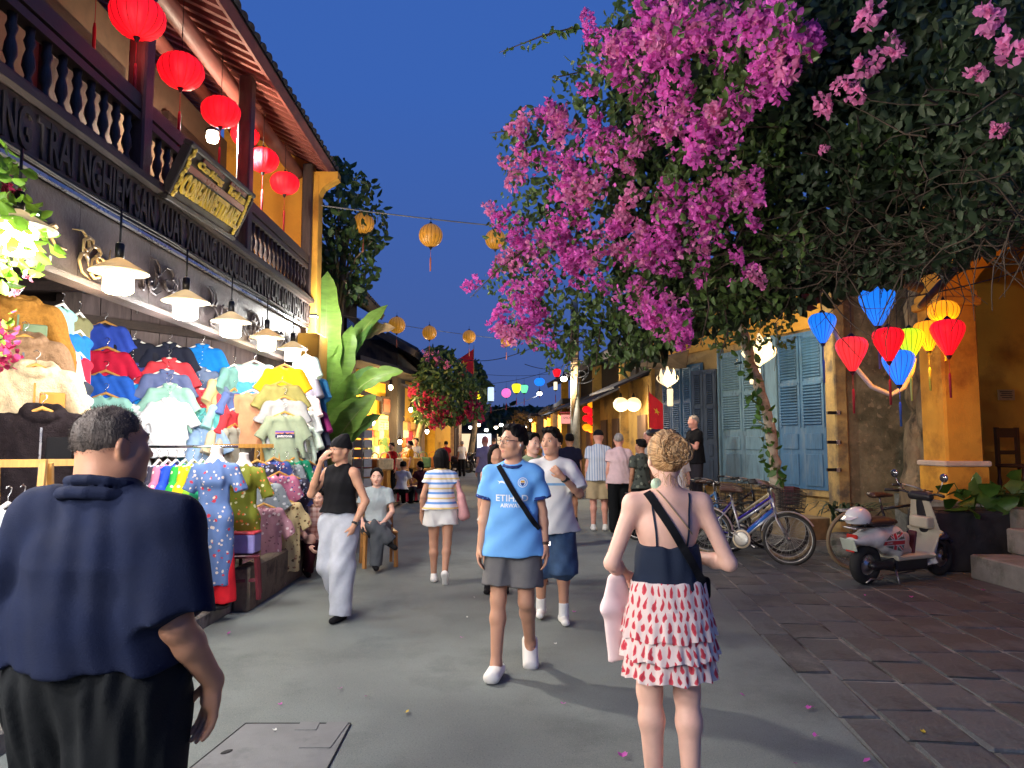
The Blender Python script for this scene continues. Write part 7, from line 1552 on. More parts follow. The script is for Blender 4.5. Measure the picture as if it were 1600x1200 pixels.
    for (ax, az), (bx_, bz) in (((x0 + .03, cz - .03), (x1 - .01, zt - .02)), ((x0 + .12, zt - .05), (x1 - .02, zb + .02)), ):
        dx, dz = bx_ - ax, bz - az; l = math.hypot(dx, dz); nx, nz = -dz / l, dx / l
        for w, m, of in ((.020, UJ[1], .0045), (.008, UJ[2], .006)): sticker([(ax + nx * w, az + nz * w), (ax - nx * w, az - nz * w), (bx_ - nx * w, bz - nz * w), (bx_ + nx * w, bz + nz * w)], m, of)
    for w, m, of in ((.034, UJ[1], .0075), (.022, UJ[2], .009)): sticker([(x0, cz - w), (x1, cz - w), (x1, cz + w), (x0, cz + w)], m, of); sticker([(cx - w, zb + .03), (cx + w, zb + .02), (cx + w, zt - .02), (cx - w, zt - .03)], m, of)
    me = text_mesh('CLASSIC', .026, 0, 'CENTER', .001); print_on(body, me, (.19, -.6, cz), (0, 1, 0), (1, 0, 0), (0, 0, 1), UJ[1], 'sticker_lettering', o, .011)
    me = text_mesh('Dibao', .05, 0, 'CENTER', .001); me.materials.clear(); me.materials.append(DK); link('badge_lettering', me, o, (.86, -.152, .175), (PI / 2, 0, 0))
    return o
rr, ff = gnd(1352, 913), gnd(1482, 897); d_ = (ff - rr).normalized(); scoot = scooter('white and cream electric scooter with a red cross flag sticker on its flank', Vector((rr.x, rr.y, 0)), Vector((rr.x, rr.y, 0)) + d_ * 1.27)
# helmet resting on the rear of the seat
he = empty('helmet', scoot.matrix_basis @ Vector((-.12, 0, .70)), scoot.rotation_euler.z, 'white open helmet with a short peak resting on the scooter seat', 'helmet')
S = Sdf(); S.ell((0, 0, .05), (.155, .125, .125), None); S.box((0, 0, -.18), (.3, .3, .165), None, 0, .01, True); S.ell((.12, 0, -.02), (.07, .09, .06), None, .02, True); V, F = S.mesh(.009); link('shell', fast_mesh('shell', smooth_mesh(V, F), F, [mat('helmet_white', (.78, .77, .74), rough=.2, var=.03, coat=.6)]), he)
S = Sdf(); S.seg((-.11, 0, .07), (-.20, 0, .035), .010, .008, .02, f=10, fb=9, n=(0, 1, 0)); V, F = S.mesh(.007); link('peak', fast_mesh('peak', V, F, [mat('helmet_white', (1, 1, 1))]), he)
MB().box((.10, -.07, .035), (.05, .06, .025), rotm(.2, .5, .3), 0, .008).build('vent', BLKP, he); MB().tube([(.0, -.118, .0), (.01, -.06, -.06), (.0, .06, -.06), (0, .118, .0)], .006, 5).build('strap', BLKP, he)
# far motorbikes
def far_moto(px, py, Y, ang, lab):
    p = at(px, py, Y); p.z = 0; o = empty('motorbike', p, ang, lab, 'motorbike', 'motorbikes parked at the far corner')
    for x in (-.62, .62):
        n = 20; MB().tube([Vector((x + .26 * math.cos(2 * PI * i / n), 0, .30 + .26 * math.sin(2 * PI * i / n))) for i in range(n)], .045, 6, closed=True).build('wheel', TYRE, o)
    S = Sdf(); S.chain([(-.75, 0, .75), (-.2, 0, .62), (.1, 0, .5), (.45, 0, .85), (.55, 0, .95)], [.08, .13, .10, .07, .06], .08); S.seg((-.3, 0, .35), (.2, 0, .35), .12, .12, .05); V, F = S.mesh(.035); link('body', fast_mesh('body', V, F, [BLKP]), o)
    S = Sdf(); S.seg((-.7, 0, .80), (.0, 0, .74), .06, .06, .03, f=2, n=(0, 1, 0)); V, F = S.mesh(.03); link('saddle', fast_mesh('saddle', V, F, [SADL]), o)
    MB().tube([(.45, -.34, 1.02), (.55, 0, .98), (.45, .34, 1.02)], .02, 6).build('handlebar', CHROME, o); MB().tube([(.5, 0, .9), (.62, 0, .3)], .03, 6).build('fork', CHROME, o)
for i, px in enumerate((716, 726, 737, 748)): far_moto(px, 730, 37 + i * .35, -.5 + .05 * i, ('dark motorbike parked nearest the bag shop', 'dark motorbike second from the bag shop', 'dark motorbike third in the far parked row', 'dark motorbike at the street end of the far row')[i])
# ---------------------------------------------------------------- the people in the photograph
def gp_(px, py): g = gnd(px, py); return Vector((g.x, g.y, 0))
def arm(side, sh, el, wr): return {'sh' + side: sh, 'el' + side: el, 'wr' + side: wr}
NAVY = cloth('navy_polo_cloth', (19, 26, 48)); BLKT = cloth('black_trouser_cloth', (26, 28, 30)); JERS = mat('sky_blue_jersey', lin((108, 168, 228)), rough=.7, var=.06, bump=.12, bscale=300, spec=.25); GREYS = cloth('grey_cotton', (108, 106, 106)); WTEE = cloth('white_tee_cloth', (224, 222, 218), var=.05); LGRY = cloth('light_grey_jersey_cloth', (176, 180, 190)); DENIM = mat('denim', lin((60, 84, 116)), rough=.9, var=.35, scale=7, bump=.3, bscale=260)
# the big man in navy, walking beside the camera, back turned
fat = dict(BD_M); fat.update(pelr=.158, pelf=1.36, wair=.168, waif=1.34, cher=.145, chef=1.40, nkr=.084, arm=(.070, .046, .031), leg=(.125, .085, .055), shr=.092)
p = at(170, 690, 2.2); man = person('large man in a navy polo shirt and black trousers seen from behind', (p.x, p.y, 0), -.20, 1.70, fat, dict(shL=(-.205, -.01, 1.35), shR=(.205, -.01, 1.35), elR=(.285, -.045, 1.075), wrR=(.315, .10, .875), elL=(-.33, -.02, 1.08), wrL=(-.34, .10, .88), nk=(0, -.01, 1.43), hd=(.0, .02, 1.585), hiL=(-.11, 0, .9), hiR=(.11, 0, .9), knL=(-.13, .1, .5), anL=(-.13, .05, .1)), (-.55, .0, 0), SKIN_B, ('buzz', HSHORT),
  [('tee', NAVY, dict(hem=.955, loose=.03, sleeve=.95, sw=.012, neck=-.05, fold=.014, ff=5, fd=(1, .2, .22), h=.009)), ('trousers', BLKT, dict(top=1.02, w=.05, fold=.013, ff=11, fd=(1, .2, .0), h=.010))], .0056, dict(R=dict(d=(-.14, .06, -.98), pn=(-.45, -.85, 0), curl=.36, sc=1.15, side=1, thumb=(.75, .35)), L=dict(sc=1.08)), ('shoe', BLACK_CL), jowl=.012, wide=1.12)
# collar of the polo shirt
S = Sdf(); nk = man['j']['nk']
for i in range(14):
    a0, a1 = 2 * PI * i / 14, 2 * PI * (i + 1) / 14; f_ = lambda a: Vector((.104 * math.cos(a), .004 + .102 * math.sin(a), nk.z + .030 - .030 * math.sin(a))); S.seg(f_(a0), f_(a1), .016, None, .003)
    S.seg(f_(a0) + Vector((.018 * math.cos(a0), .018 * math.sin(a0), -.036)), f_(a1) + Vector((.018 * math.cos(a1), .018 * math.sin(a1), -.036)), .019, None, .003)
V, F = S.mesh(.007); link('collar', fast_mesh('collar', V, F, [NAVY]), man['root'])
def stubble_hair(P, n, ln, m, rng=RNG):
    """short hairs standing on the hair surface"""
    me = P['hair'].data; nv = len(me.vertices); co = np.empty(nv * 3, np.float32); no = np.empty(nv * 3, np.float32); me.vertices.foreach_get('co', co); me.vertices.foreach_get('normal', no); co = co.reshape(-1, 3); no = no.reshape(-1, 3)
    i = rng.integers(0, nv, n); c = co[i] + rng.normal(0, .003, (n, 3)); d = no[i] + rng.normal(0, .35, (n, 3)) + np.array([0, -.25, -.1]); d /= np.linalg.norm(d, axis=1)[:, None]; w = np.cross(d, rng.normal(size=(n, 3))); w /= np.linalg.norm(w, axis=1)[:, None]; w *= .0009
    t = c + d * ln * rng.uniform(.5, 1.2, (n, 1)); V = np.stack([c - w, c + w, t], 1).reshape(-1, 3); F = np.arange(3 * n).reshape(n, 3); o = link('hair_strands', fast_mesh('hair_strands', V, F, [m], smooth=False), P['root']); stuff(o)
stubble_hair(man, 7000, .007, HSHORT)
# the blonde woman in the tiered skirt
p = at(1040, 690, 3.28)
wbd = dict(BD_F); wbd.update(fem=1, cher=.098, wair=.086, pelr=.108, pelf=1.42, arm=(.043, .035, .024), leg=(.094, .058, .038), shr=.05)
wo = person('blonde woman with a bun in a black strappy top and red patterned skirt', (p.x, p.y, 0), .02, 1.63, wbd, dict(elR=(.275, -.06, 1.10), wrR=(.14, .22, 1.10), elL=(-.272, -.03, 1.10), wrL=(-.16, .22, 1.0), hd=(.005, .02, 1.59), shL=(-.162, -.01, 1.375), shR=(.162, -.01, 1.375), knL=(-.085, .05, .49), anL=(-.08, .0, .085), knR=(.08, .0, .49), anR=(.075, -.06, .1)), (.10, -.04, 0), SKIN_C, ('bun', HBLOND), [], .0065, dict(R=dict(d=(-.7, .6, .2), pn=(0, -.2, -1), curl=.8), L=dict(d=(.3, .9, -.2), pn=(.3, 0, -1), curl=.8)), ('sandal', SADL))
k_ = wo['k']; wr_ = wo['root']
TOPM = mat('black_cotton_top', lin((34, 42, 58)), rough=.85, var=.12, bump=.2, bscale=240, spec=.2)
S = Sdf(); S.seg((0, .0, 1.185), (0, .005, 1.10), .106, .112, .02, f=1.36, fb=1.38, n=(1, 0, 0), flat=(1, 0)); S.seg((0, .005, 1.10), (0, .005, .985), .112, .130, .02, f=1.38, fb=1.34, n=(1, 0, 0), flat=(0, 1)); V, F = S.mesh(.007, folds=(.006, 9, (1, .5, .02), 2)); top = link('top', fast_mesh('top', smooth_mesh(V, F) * k_, F, [TOPM]), wr_)
SKM = mat('ikat_skirt_cloth', lin((222, 200, 192)), rough=.85, var=.06, bump=.2, bscale=200, spec=.15)
def ikat(nt, co, old):
    sp = nn(nt, 'ShaderNodeSeparateXYZ', {0: co}); ang = mth(nt, 'MULTIPLY', mth(nt, 'ARCTAN2', sp.outputs[0], mth(nt, 'MULTIPLY', sp.outputs[1], -1.)), 4.4563); zz = mth(nt, 'MULTIPLY', sp.outputs[2], 19.5); row = mth(nt, 'FLOOR', zz); wob = nn(nt, 'ShaderNodeTexNoise', {0: co, 'Scale': 16., 'Detail': 2.}).outputs[0]; ang = mth(nt, 'ADD', ang, mth(nt, 'MULTIPLY', mth(nt, 'SUBTRACT', wob, .5), 1.1)); zz = mth(nt, 'ADD', zz, mth(nt, 'MULTIPLY', mth(nt, 'SUBTRACT', nn(nt, 'ShaderNodeTexNoise', {0: co, 'Scale': 11.}).outputs[0], .5), 1.2)); row = mth(nt, 'FLOOR', zz); u = mth(nt, 'FRACT', mth(nt, 'ADD', ang, mth(nt, 'MULTIPLY', row, .5))); v = mth(nt, 'FRACT', zz)
    nz = nn(nt, 'ShaderNodeTexNoise', {0: co, 'Scale': 60., 'Detail': 3.}).outputs[0]
    du = mth(nt, 'ABSOLUTE', mth(nt, 'SUBTRACT', u, .5)); dv = mth(nt, 'ABSOLUTE', mth(nt, 'SUBTRACT', v, .5)); taper = mth(nt, 'MULTIPLY', mth(nt, 'SUBTRACT', 1.25, v), .30)
    d = mth(nt, 'ADD', mth(nt, 'DIVIDE', du, taper), mth(nt, 'POWER', mth(nt, 'MULTIPLY', dv, 2.1), 3.)); d = mth(nt, 'ADD', d, mth(nt, 'MULTIPLY', mth(nt, 'SUBTRACT', nz, .5), .55)); f = nn(nt, 'ShaderNodeMapRange', {0: d, 1: .82, 2: 1.02, 3: 1., 4: 0.}).outputs[0]
    g = nn(nt, 'ShaderNodeMapRange', {0: d, 1: .2, 2: .5, 3: 1., 4: 0.}).outputs[0]
    return mixc(nt, mth(nt, 'MULTIPLY', g, .5), mixc(nt, f, old, lin((204, 74, 84))), lin((150, 30, 46)))
recolor(SKM, ikat)
def ruffle(z0, r0x, r0y, z1, r1x, r1y, nf, amp, nm, seed):
    N, K = 220, 14; vs = []; rng = random.Random(seed); ph = [rng.uniform(0, 6.28) for _ in range(4)]
    for k in range(K + 1):
        t = k / K
        for i in range(N):
            a = 2 * PI * i / N; w = math.sin(nf * a + ph[0] + 1.1 * math.sin(3 * a + ph[1])) * .6 + math.sin(1.7 * nf * a + ph[2] + math.sin(5 * a)) * .4; q = 1 + amp * w * t ** .8
            rx, ry = r0x + (r1x - r0x) * t ** .8, r0y + (r1y - r0y) * t ** .8; vs.append((rx * q * math.cos(a), .005 + ry * q * math.sin(a), z0 + (z1 - z0) * t + .007 * t * math.sin(nf * .5 * a + ph[3])))
    F = [(k * N + i, k * N + (i + 1) % N, (k + 1) * N + (i + 1) % N, (k + 1) * N + i) for k in range(K) for i in range(N)]
    V = np.array(vs) * k_; o = link(nm, fast_mesh(nm, V, F, [SKM]), wr_); return o
sk_ = Sdf(); sk_.seg((0, .0, 1.02), (0, .0, .86), .124, .150, .02, f=1.38, fb=1.34, n=(1, 0, 0), flat=(1, 1)); V, F = sk_.mesh(.008, folds=(.004, 12, (1, .4, 0), 1)); link('skirt_yoke', fast_mesh('skirt_yoke', V * k_, F, [SKM]), wr_)
ruffle(.895, .198, .150, .765, .222, .182, 17, .045, 'skirt_tier', 1); ruffle(.80, .198, .152, .675, .232, .195, 19, .05, 'skirt_tier', 2); ruffle(.72, .195, .15, .585, .222, .188, 16, .06, 'skirt_tier', 3)
bod = wo['body']
def strap_line(P3, r, m, nm, root, targets, od, off=.003, w=None):
    pass
for s in (-1, 1): band_over([bod], Vector((s * .092, 0, 1.425)) * k_, Vector((s * .070, 0, 1.18)) * k_, (0, -1, 0), .008, TOPM, 'shoulder_strap', wr_, 14, .002)
band_over([bod, top], Vector((-.105, 0, 1.43)) * k_, Vector((.150, 0, 1.01)) * k_, (0, -1, 0), .036, BLACK_CL, 'bag_strap', wr_, 30, .005)
S = Sdf(); S.box((.165, .12, .96), (.03, .05, .035), np.array(rotm(0, 0, .3)), .02, .02); V, F = S.mesh(.01); bagw = link('crossbody_bag', fast_mesh('crossbody_bag', V * k_, F, [BLACK_CL]), wr_)
band_over([bod], Vector((-.06, 0, 1.44)) * k_, Vector((.095, 0, 1.24)) * k_, (0, -1, 0), .003, mat('thin_gold_chain', (.5, .36, .15), rough=.4, metal=.6), 'necklace_chain', wr_, 20, .002)
# woven strands of hair swirling into the bun
M = wo['M']; hc = wo['j']['hd']; b = MB(); rng = random.Random(4); bunc = hc + M @ Vector((0, -.128, .035))
for i in range(330):
    a = rng.uniform(0, 2 * PI); th = rng.uniform(.75, 1.75); rx, ry, rz = .092, .114, .107; cc = Vector((0, -.014, .030)); P = []
    n = 7
    for t in range(n):
        u = t / (n - 1); th_ = th * (1 - u) + .45 * u; aa = a + .12 * u; q = Vector((rx * math.sin(th_) * math.cos(aa), -ry * math.cos(th_), rz * math.sin(th_) * math.sin(aa) + .0)); q = q * (1 + rng.uniform(-.004, .016)) + cc
        if q.z < -.045 and q.y > -.02: q.z = -.045
        P.append((hc + M @ q) * k_)
    if P[0].z < (hc.z - .07) * k_: continue
    b.tube(P, [.0016, .0028, .0032, .0032, .003, .0026, .0015], 5, cap=False, m=i % 2)
for i in range(150):
    a = rng.uniform(0, 2 * PI); r0 = rng.uniform(.012, .062); tl = rng.uniform(1.0, 2.6); tw = rng.uniform(-.03, .03); P = []
    for t in range(10):
        u = t / 9; aa = a + tl * u; r = r0 * (1 + .25 * math.sin(2.3 * aa + i)); ox, oz = .018 * math.sin(i * 2.1), .018 * math.cos(i * 1.3); q = Vector((ox + r * math.cos(aa), -.045 * math.sqrt(max(0, 1 - min(1, (r / .085) ** 2))) + .004 * math.sin(7 * aa + i * 1.3) + rng.uniform(-.003, .003), oz + .9 * r * math.sin(aa))); P.append((bunc + M @ (q + Vector((0, .02, 0)))) * k_)
    b.tube(P, [.0016] + [rng.uniform(.0026, .0045)] * 8 + [.0014], 5, cap=False, m=i % 2)
for i in range(26):
    a = rng.uniform(0, 6.28); p0 = hc + M @ Vector((rng.uniform(-.07, .07), rng.uniform(-.11, -.02), rng.uniform(-.09, -.05))); P = [p0 * k_]
    for t in range(4): p0 = p0 + Vector((rng.gauss(0, .007), rng.gauss(-.004, .005), -.013)); P.append(p0 * k_)
    b.tube(P, [.0014, .0012, .001, .0009, .0006], 4, cap=False, m=i % 2)
stuff(b.build('hair_strands', [HBLOND, hairm('honey', (150, 110, 68))], wr_, fix=False))
S = Sdf(); S.seg(hc + M @ Vector((-.06, .055, .125)), hc + M @ Vector((.06, .055, .125)), .018, .018, .02); V, F = S.mesh(.006); link('sunglasses', fast_mesh('sunglasses', V * k_, F, [BLKP]), wr_)
MB().ball((hc + M @ Vector((-.062, -.035, -.125))) * k_, (.028, .02, .03), 10).build('hair_clip', mat('pale_green_clip', (.45, .6, .42), rough=.4), wr_)
# pale pink shopping bag hanging at her side
bgp = empty('shopping_bag', (0, 0, 0), 0, 'pale pink cloth shopping bag hanging at the blonde woman\'s side', 'bag'); bgp.location = wr_.location; bgp.rotation_euler = wr_.rotation_euler
S = Sdf(); S.seg((-.235, .05, .97), (-.235, .06, .84), .022, .040, .03, f=2., n=(1, .6, 0)); S.seg((-.235, .06, .84), (-.205, .09, .60), .040, .038, .03, f=2., fb=2.2, n=(1, .6, 0), flat=(0, 1)); V, F = S.mesh(.009, folds=(.010, 6, (.4, 1, .4), 5)); link('bag', fast_mesh('bag', smooth_mesh(V, F), F, [mat('pale_pink_cloth', lin((236, 208, 204)), rough=.9, var=.06)]), bgp); MB().tube([(-.23, .04, .97), (-.19, .12, 1.03), (-.22, .09, .96)], .012, 6).build('handle', mat('pale_pink_cloth', (1, 1, 1)), bgp)
# the man in the sky blue football shirt, walking towards the camera, looking to his right
p = gp_(800, 1010); jm = person('young man in glasses and a sky blue football shirt walking toward the camera', (p.x, 5.12, 0), PI - .10, 1.70, BD_M, dict(nk=(0, -.015, 1.435), elR=(.205, -.03, 1.10), wrR=(.228, .035, .855), elL=(-.205, -.03, 1.10), wrL=(-.228, .02, .855), knR=(.10, .05, .50), anR=(.105, .13, .085), knL=(-.095, .045, .485), anL=(-.11, -.16, .155), shL=(-.154, -.01, 1.37), shR=(.154, -.01, 1.37)), (-.78, .06, 0), SKIN_A, ('short', HBLK),
  [('tee', JERS, dict(hem=.81, loose=.026, flare=.022, sleeve=.62, sw=.016, fold=.008, ff=4.5, fd=(.9, .3, .7), h=.009)), ('shorts', GREYS, dict(len=.76, w=.022, fold=.006, h=.009))], .0068, dict(footL=(-.08, .75, -.66)), ('clog', WHITE_PL))
k_ = jm['k']; sh_ = jm['shirt']; R_ = jm['root']; front = Vector((0, 1, 0))
def on_shirt(me, x, z, m, nm, P=jm, sh=None, off=.003, right=(-1, 0, 0)): return print_on(sh or P['shirt'], me, (x, .6, z), (0, -1, 0), right, (0, 0, 1), m, nm, P['root'], off)
PRW = mat('white_shirt_print', (.78, .80, .84), rough=.6, var=.03)
on_shirt(text_mesh('ETIHAD', .064, 0, 'CENTER', .0012, spacing=1.05), 0.0, 1.205, PRW, 'printed_lettering'); on_shirt(text_mesh('AIRWAYS', .037, 0, 'CENTER', .0008), -.0, 1.155, PRW, 'printed_lettering')
circ = lambda r, n=24: [(r * math.cos(2 * PI * i / n), r * math.sin(2 * PI * i / n)) for i in range(n)]
for r, m, of in ((.034, PRW, .003), (.029, mat('crest_blue', lin((120, 170, 222)), rough=.6), .0045), (.021, PRW, .006)): on_shirt(poly_mesh([circ(r)]), -.076, 1.315, m, 'crest', off=of)
on_shirt(poly_mesh([[(-.014, .002), (.014, .002), (.014, .016), (-.014, .016)]]), -.076, 1.312, mat('crest_gold', lin((210, 160, 60)), rough=.6), 'crest', off=.0075); on_shirt(poly_mesh([[(-.015, .0), (.015, .0), (.008, -.014), (0, -.019), (-.008, -.014)]]), -.076, 1.312, mat('crest_navy', lin((40, 60, 120)), rough=.6), 'crest', off=.0075)
on_shirt(poly_mesh([[(-.03, .012), (-.012, .006), (.006, .012), (.022, .004), (.03, -.012), (.012, -.004), (-.006, -.002), (-.016, -.012), (-.014, .0)]]), .076, 1.315, PRW, 'maker_mark')
for s in 'LR':   # patterned navy cuffs
    a, e = jm['j']['sh' + s], jm['j']['el' + s]; d = (e - a); q = a + d * .62; S = Sdf(); S.seg(q - d.normalized() * .016, q + d.normalized() * .010, .086, .088, .01, flat=(1, 1)); V, F = S.mesh(.008); link('cuff', fast_mesh('cuff', V * k_, F, [floral('navy_cuff', (30, 50, 110), [(110, 160, 220)], 60)]), R_)
S = Sdf(); nk = jm['j']['nk']
for i in range(12):
    a0, a1 = 2 * PI * i / 12, 2 * PI * (i + 1) / 12; f_ = lambda a: Vector((.070 * math.cos(a), .012 + .066 * math.sin(a), nk.z + .004 - .020 * math.sin(a))); S.seg(f_(a0), f_(a1), .010, None, .006)
V, F = S.mesh(.006); link('collar', fast_mesh('collar', V * k_, F, [mat('navy_trim', lin((36, 56, 110)), rough=.8)]), R_)
band_over([sh_, jm['shorts']], Vector((.10, 0, 1.43)) * k_, Vector((-.185, 0, .985)) * k_, (0, 1, 0), .036, BLACK_CL, 'bag_strap', R_, 34, .005)
def glasses(P, m=None, col=IRON):
    M, c, k = P['M'], P['j']['hd'], P['k']; b = MB(); T = lambda x, y, z: (c + M @ Vector((x, y, z))) * k
    for s in (-1, 1): b.tube([T(s * .034 + .024 * math.cos(2 * PI * i / 16), .106, .006 + .018 * math.sin(2 * PI * i / 16)) for i in range(16)], .0016, 5, closed=True); b.tube([T(s * .057, .104, .012), T(s * .080, .06, .014), T(s * .084, -.005, .008)], .0020, 5)
    b.tube([T(-.011, .108, .008), T(.011, .108, .008)], .0015, 5); b.build('glasses', col, P['root'])
glasses(jm)
def watch(P, s, m, face):
    w, e = P['j']['wr' + s], P['j']['el' + s]; d = (e - w).normalized(); c = w + d * .03; k = P['k']; R = frame_z(d); b = MB(); b.lathe([(.0335, -.010), (.0345, 0), (.0335, .010)], 18, c * k, R); b.build('watch_strap', m, P['root']); out = Vector((-1 if s == 'L' else 1, .25, 0)).normalized(); MB().box((c + out * .033) * k, (.012, .03, .032), frame_z(d, out) , 0, .004).build('watch', face, P['root'])
watch(jm, 'L', SADL, STEEL); MB().ball((jm['j']['hd'] + jm['M'] @ Vector((-.092, .008, -.016))) * k_, (.006, .006, .012), 8).build('earbud', WHITE_PL, R_)
# the friend in the white tee and denim shorts
p = gp_(852, 968); p.x += .06; wt = person('young man in an oversized white tee and denim shorts, hand at his chest', (p.x, 6.5, 0), PI - .05, 1.70, BD_M, dict(elL=(-.25, .06, 1.13), wrL=(-.09, .21, 1.29), elR=(.225, -.04, 1.10), wrR=(.24, .02, .86), knL=(-.10, .05, .49), anL=(-.10, .06, .085), knR=(.10, .0, .49), anR=(.10, -.14, .10), shL=(-.16, -.01, 1.37), shR=(.16, -.01, 1.37)), (-.6, .05, 0), SKIN_A, ('quiff', HBLK),
  [('tee', WTEE, dict(hem=.80, loose=.034, flare=.02, sleeve=.85, sw=.03, fold=.009, ff=4, fd=(.9, .3, .6))), ('shorts', DENIM, dict(len=1.15, w=.045))], .0080, dict(L=dict(d=(.55, .2, .55), pn=(.2, -1, .1), curl=.9)), ('trainer', WHITE_PL))
watch(wt, 'L', BLKP, BLKP)
for s in 'LR': an, kn = wt['j']['an' + s], wt['j']['kn' + s]; S = Sdf(); S.seg(an + Vector((0, 0, -.02)), an.lerp(kn, .22), .046, .044, .01, flat=(0, 1)); V, F = S.mesh(.009); link('sock', fast_mesh('sock', V, F, [WTEE]), wt['root'])
on_shirt(poly_mesh([[(-.16, -.01), (.16, -.01), (.16, .012), (-.16, .012)]]), 0, 1.22, mat('pale_blue_print', lin((120, 170, 215)), rough=.7), 'chest_print', P=wt)
# tank top man with a beanie
p = gp_(537, 955); tk = person('man in a black beanie and sleeveless black top with wide grey trousers', (p.x, 6.65, 0), PI - .42, 1.63, BD_M, dict(elR=(.28, .08, 1.16), wrR=(.09, .17, 1.50), elL=(-.26, -.05, 1.10), wrL=(-.205, .06, .875), knL=(-.10, .08, .50), anL=(-.10, .10, .085), knR=(.09, .02, .49), anR=(.09, -.20, .12)), (-.35, -.06, 0), SKIN_A, ('beanie', BLACK_CL),
  [('tank', BLACK_CL, dict(hem=1.0, loose=.02)), ('trousers', LGRY, dict(top=1.03, w=.045, cuff=.10, fold=.010, ff=5, fd=(.8, .4, .4)))], .0080, dict(R=dict(d=(-.35, -.25, .55), pn=(-.3, -.9, -.2), curl=.9), L=dict(d=(.2, .25, -.9), pn=(1, 0, 0), curl=.4), footR=(.1, .8, -.6)), ('shoe', BLACK_CL)); glasses(tk); watch(tk, 'L', BLKP, BLKP)
# walking woman in the striped top, back turned
STRP = mat('striped_knit', lin((214, 214, 222)), rough=.9, var=.06, bump=.2, bscale=160)
def stripes(nt, co, old):
    z = nn(nt, 'ShaderNodeSeparateXYZ', {0: co}).outputs[2]; f = mth(nt, 'FRACT', mth(nt, 'MULTIPLY', z, 9.)); c = mixc(nt, mth(nt, 'LESS_THAN', f, .22), old, lin((92, 140, 205))); return mixc(nt, mth(nt, 'MULTIPLY', mth(nt, 'GREATER_THAN', f, .5), mth(nt, 'LESS_THAN', f, .66)), c, lin((216, 190, 120)))
recolor(STRP, stripes); p = gp_(692, 900)
ws = person('woman in a striped knit top and white shorts walking away with a pink bag', (p.x, 8.3, 0), .06, 1.50, dict(BD_F, pelr=.125, wair=.105), dict(elR=(.26, .0, 1.12), wrR=(.25, .12, 1.05), elL=(-.235, -.02, 1.10), wrL=(-.25, .02, .86), knR=(.085, -.05, .50), anR=(.06, -.19, .14), knL=(-.09, .02, .49), anL=(-.085, .02, .085)), (0, -.1, 0), SKIN_A, ('bob', HBLK),
  [('tee', STRP, dict(hem=.93, loose=.022, sleeve=.36)), ('shorts', WTEE, dict(len=.42, w=.03, top=1.0))], .0095, dict(footR=(.05, .55, -.8)), ('trainer', WHITE_PL))
S = Sdf(); S.seg((.21, -.03, 1.30), (.27, -.06, 1.10), .02, .045, .03, f=1.3, n=(0, 1, 0)); S.seg((.27, -.06, 1.10), (.30, -.06, .86), .05, .075, .03, f=1.2, n=(0, 1, 0)); V, F = S.mesh(.012, folds=(.01, 6, (1, .5, .4), 2)); pb_ = link('shoulder_bag', fast_mesh('shoulder_bag', V * ws['k'], F, [mat('rose_cloth', lin((216, 160, 160)), rough=.85, trans=.2)]), None, ws['root'].location, ws['root'].rotation_euler); tag(pb_, 'rose pink cloth bag slung over the striped woman\'s shoulder', 'bag')
# seated woman with a chair
p = gp_(590, 880); sx, sy = p.x + .02, 9.25
sw = person('woman in a pale grey tee sitting cross-legged on a wooden chair', (sx, sy, 0), PI + .10, 1.60, BD_F, dict(pel=(0, -.12, .56), wai=(0, -.13, .70), che=(0, -.10, .89), nk=(0, -.11, 1.06), hd=(0, -.08, 1.215), shL=(-.162, -.11, 1.0), shR=(.162, -.11, 1.0), elL=(-.22, -.06, .74), wrL=(-.10, .18, .60), elR=(.23, -.05, .74), wrR=(.16, .19, .62), hiL=(-.085, -.08, .52), hiR=(.085, -.08, .52), knL=(-.06, .38, .56), anL=(-.04, .36, .12), knR=(-.02, .40, .62), anR=(-.22, .42, .42)), (0, -.12, 0), SKIN_C, ('tied', HBLK),
  [('tee', cloth('pale_grey_green_tee', (160, 172, 176)), dict(hem=.56, loose=.02)), ('trousers', cloth('charcoal_trouser', (78, 82, 88)), dict(top=.62, w=.03))], .0092, dict(footR=(-.6, .6, -.3), R=dict(d=(-.5, .6, -.4), pn=(0, -.3, -1)), L=dict(d=(.5, .6, -.4), pn=(0, -.3, -1))), ('trainer', BLACK_CL), 'people sitting by the shops')
CW = mat('honey_chair_wood', (.40, .19, .06), rough=.45, var=.25, scale=8, stretch=(5, 5, .7)); cho = empty('chair', (sx + .02, sy + .14, 0), PI + .3, 'wooden dining chair under the seated woman', 'chair')
MB().box((0, 0, .44), (.44, .42, .04), None, 0, .012).build('seat', CW, cho)
for x in (-1, 1): MB().beam((x * .2, .18, 0), (x * .19, .17, .43), .04, .04).build('leg', CW, cho); MB().beam((x * .2, -.26, 0), (x * .19, -.18, .44), .04, .04).build('leg', CW, cho); MB().beam((x * .19, -.18, .44), (x * .18, -.26, .92), .04, .035).build('back_post', CW, cho); MB().beam((x * .19, .16, .2), (x * .19, -.2, .2), .022, .03).build('stretcher', CW, cho)
for z in (.62, .75, .88): MB().box((0, -.20 - (z - .44) * .14, z), (.34, .022, .06)).build('back_slat', CW, cho)
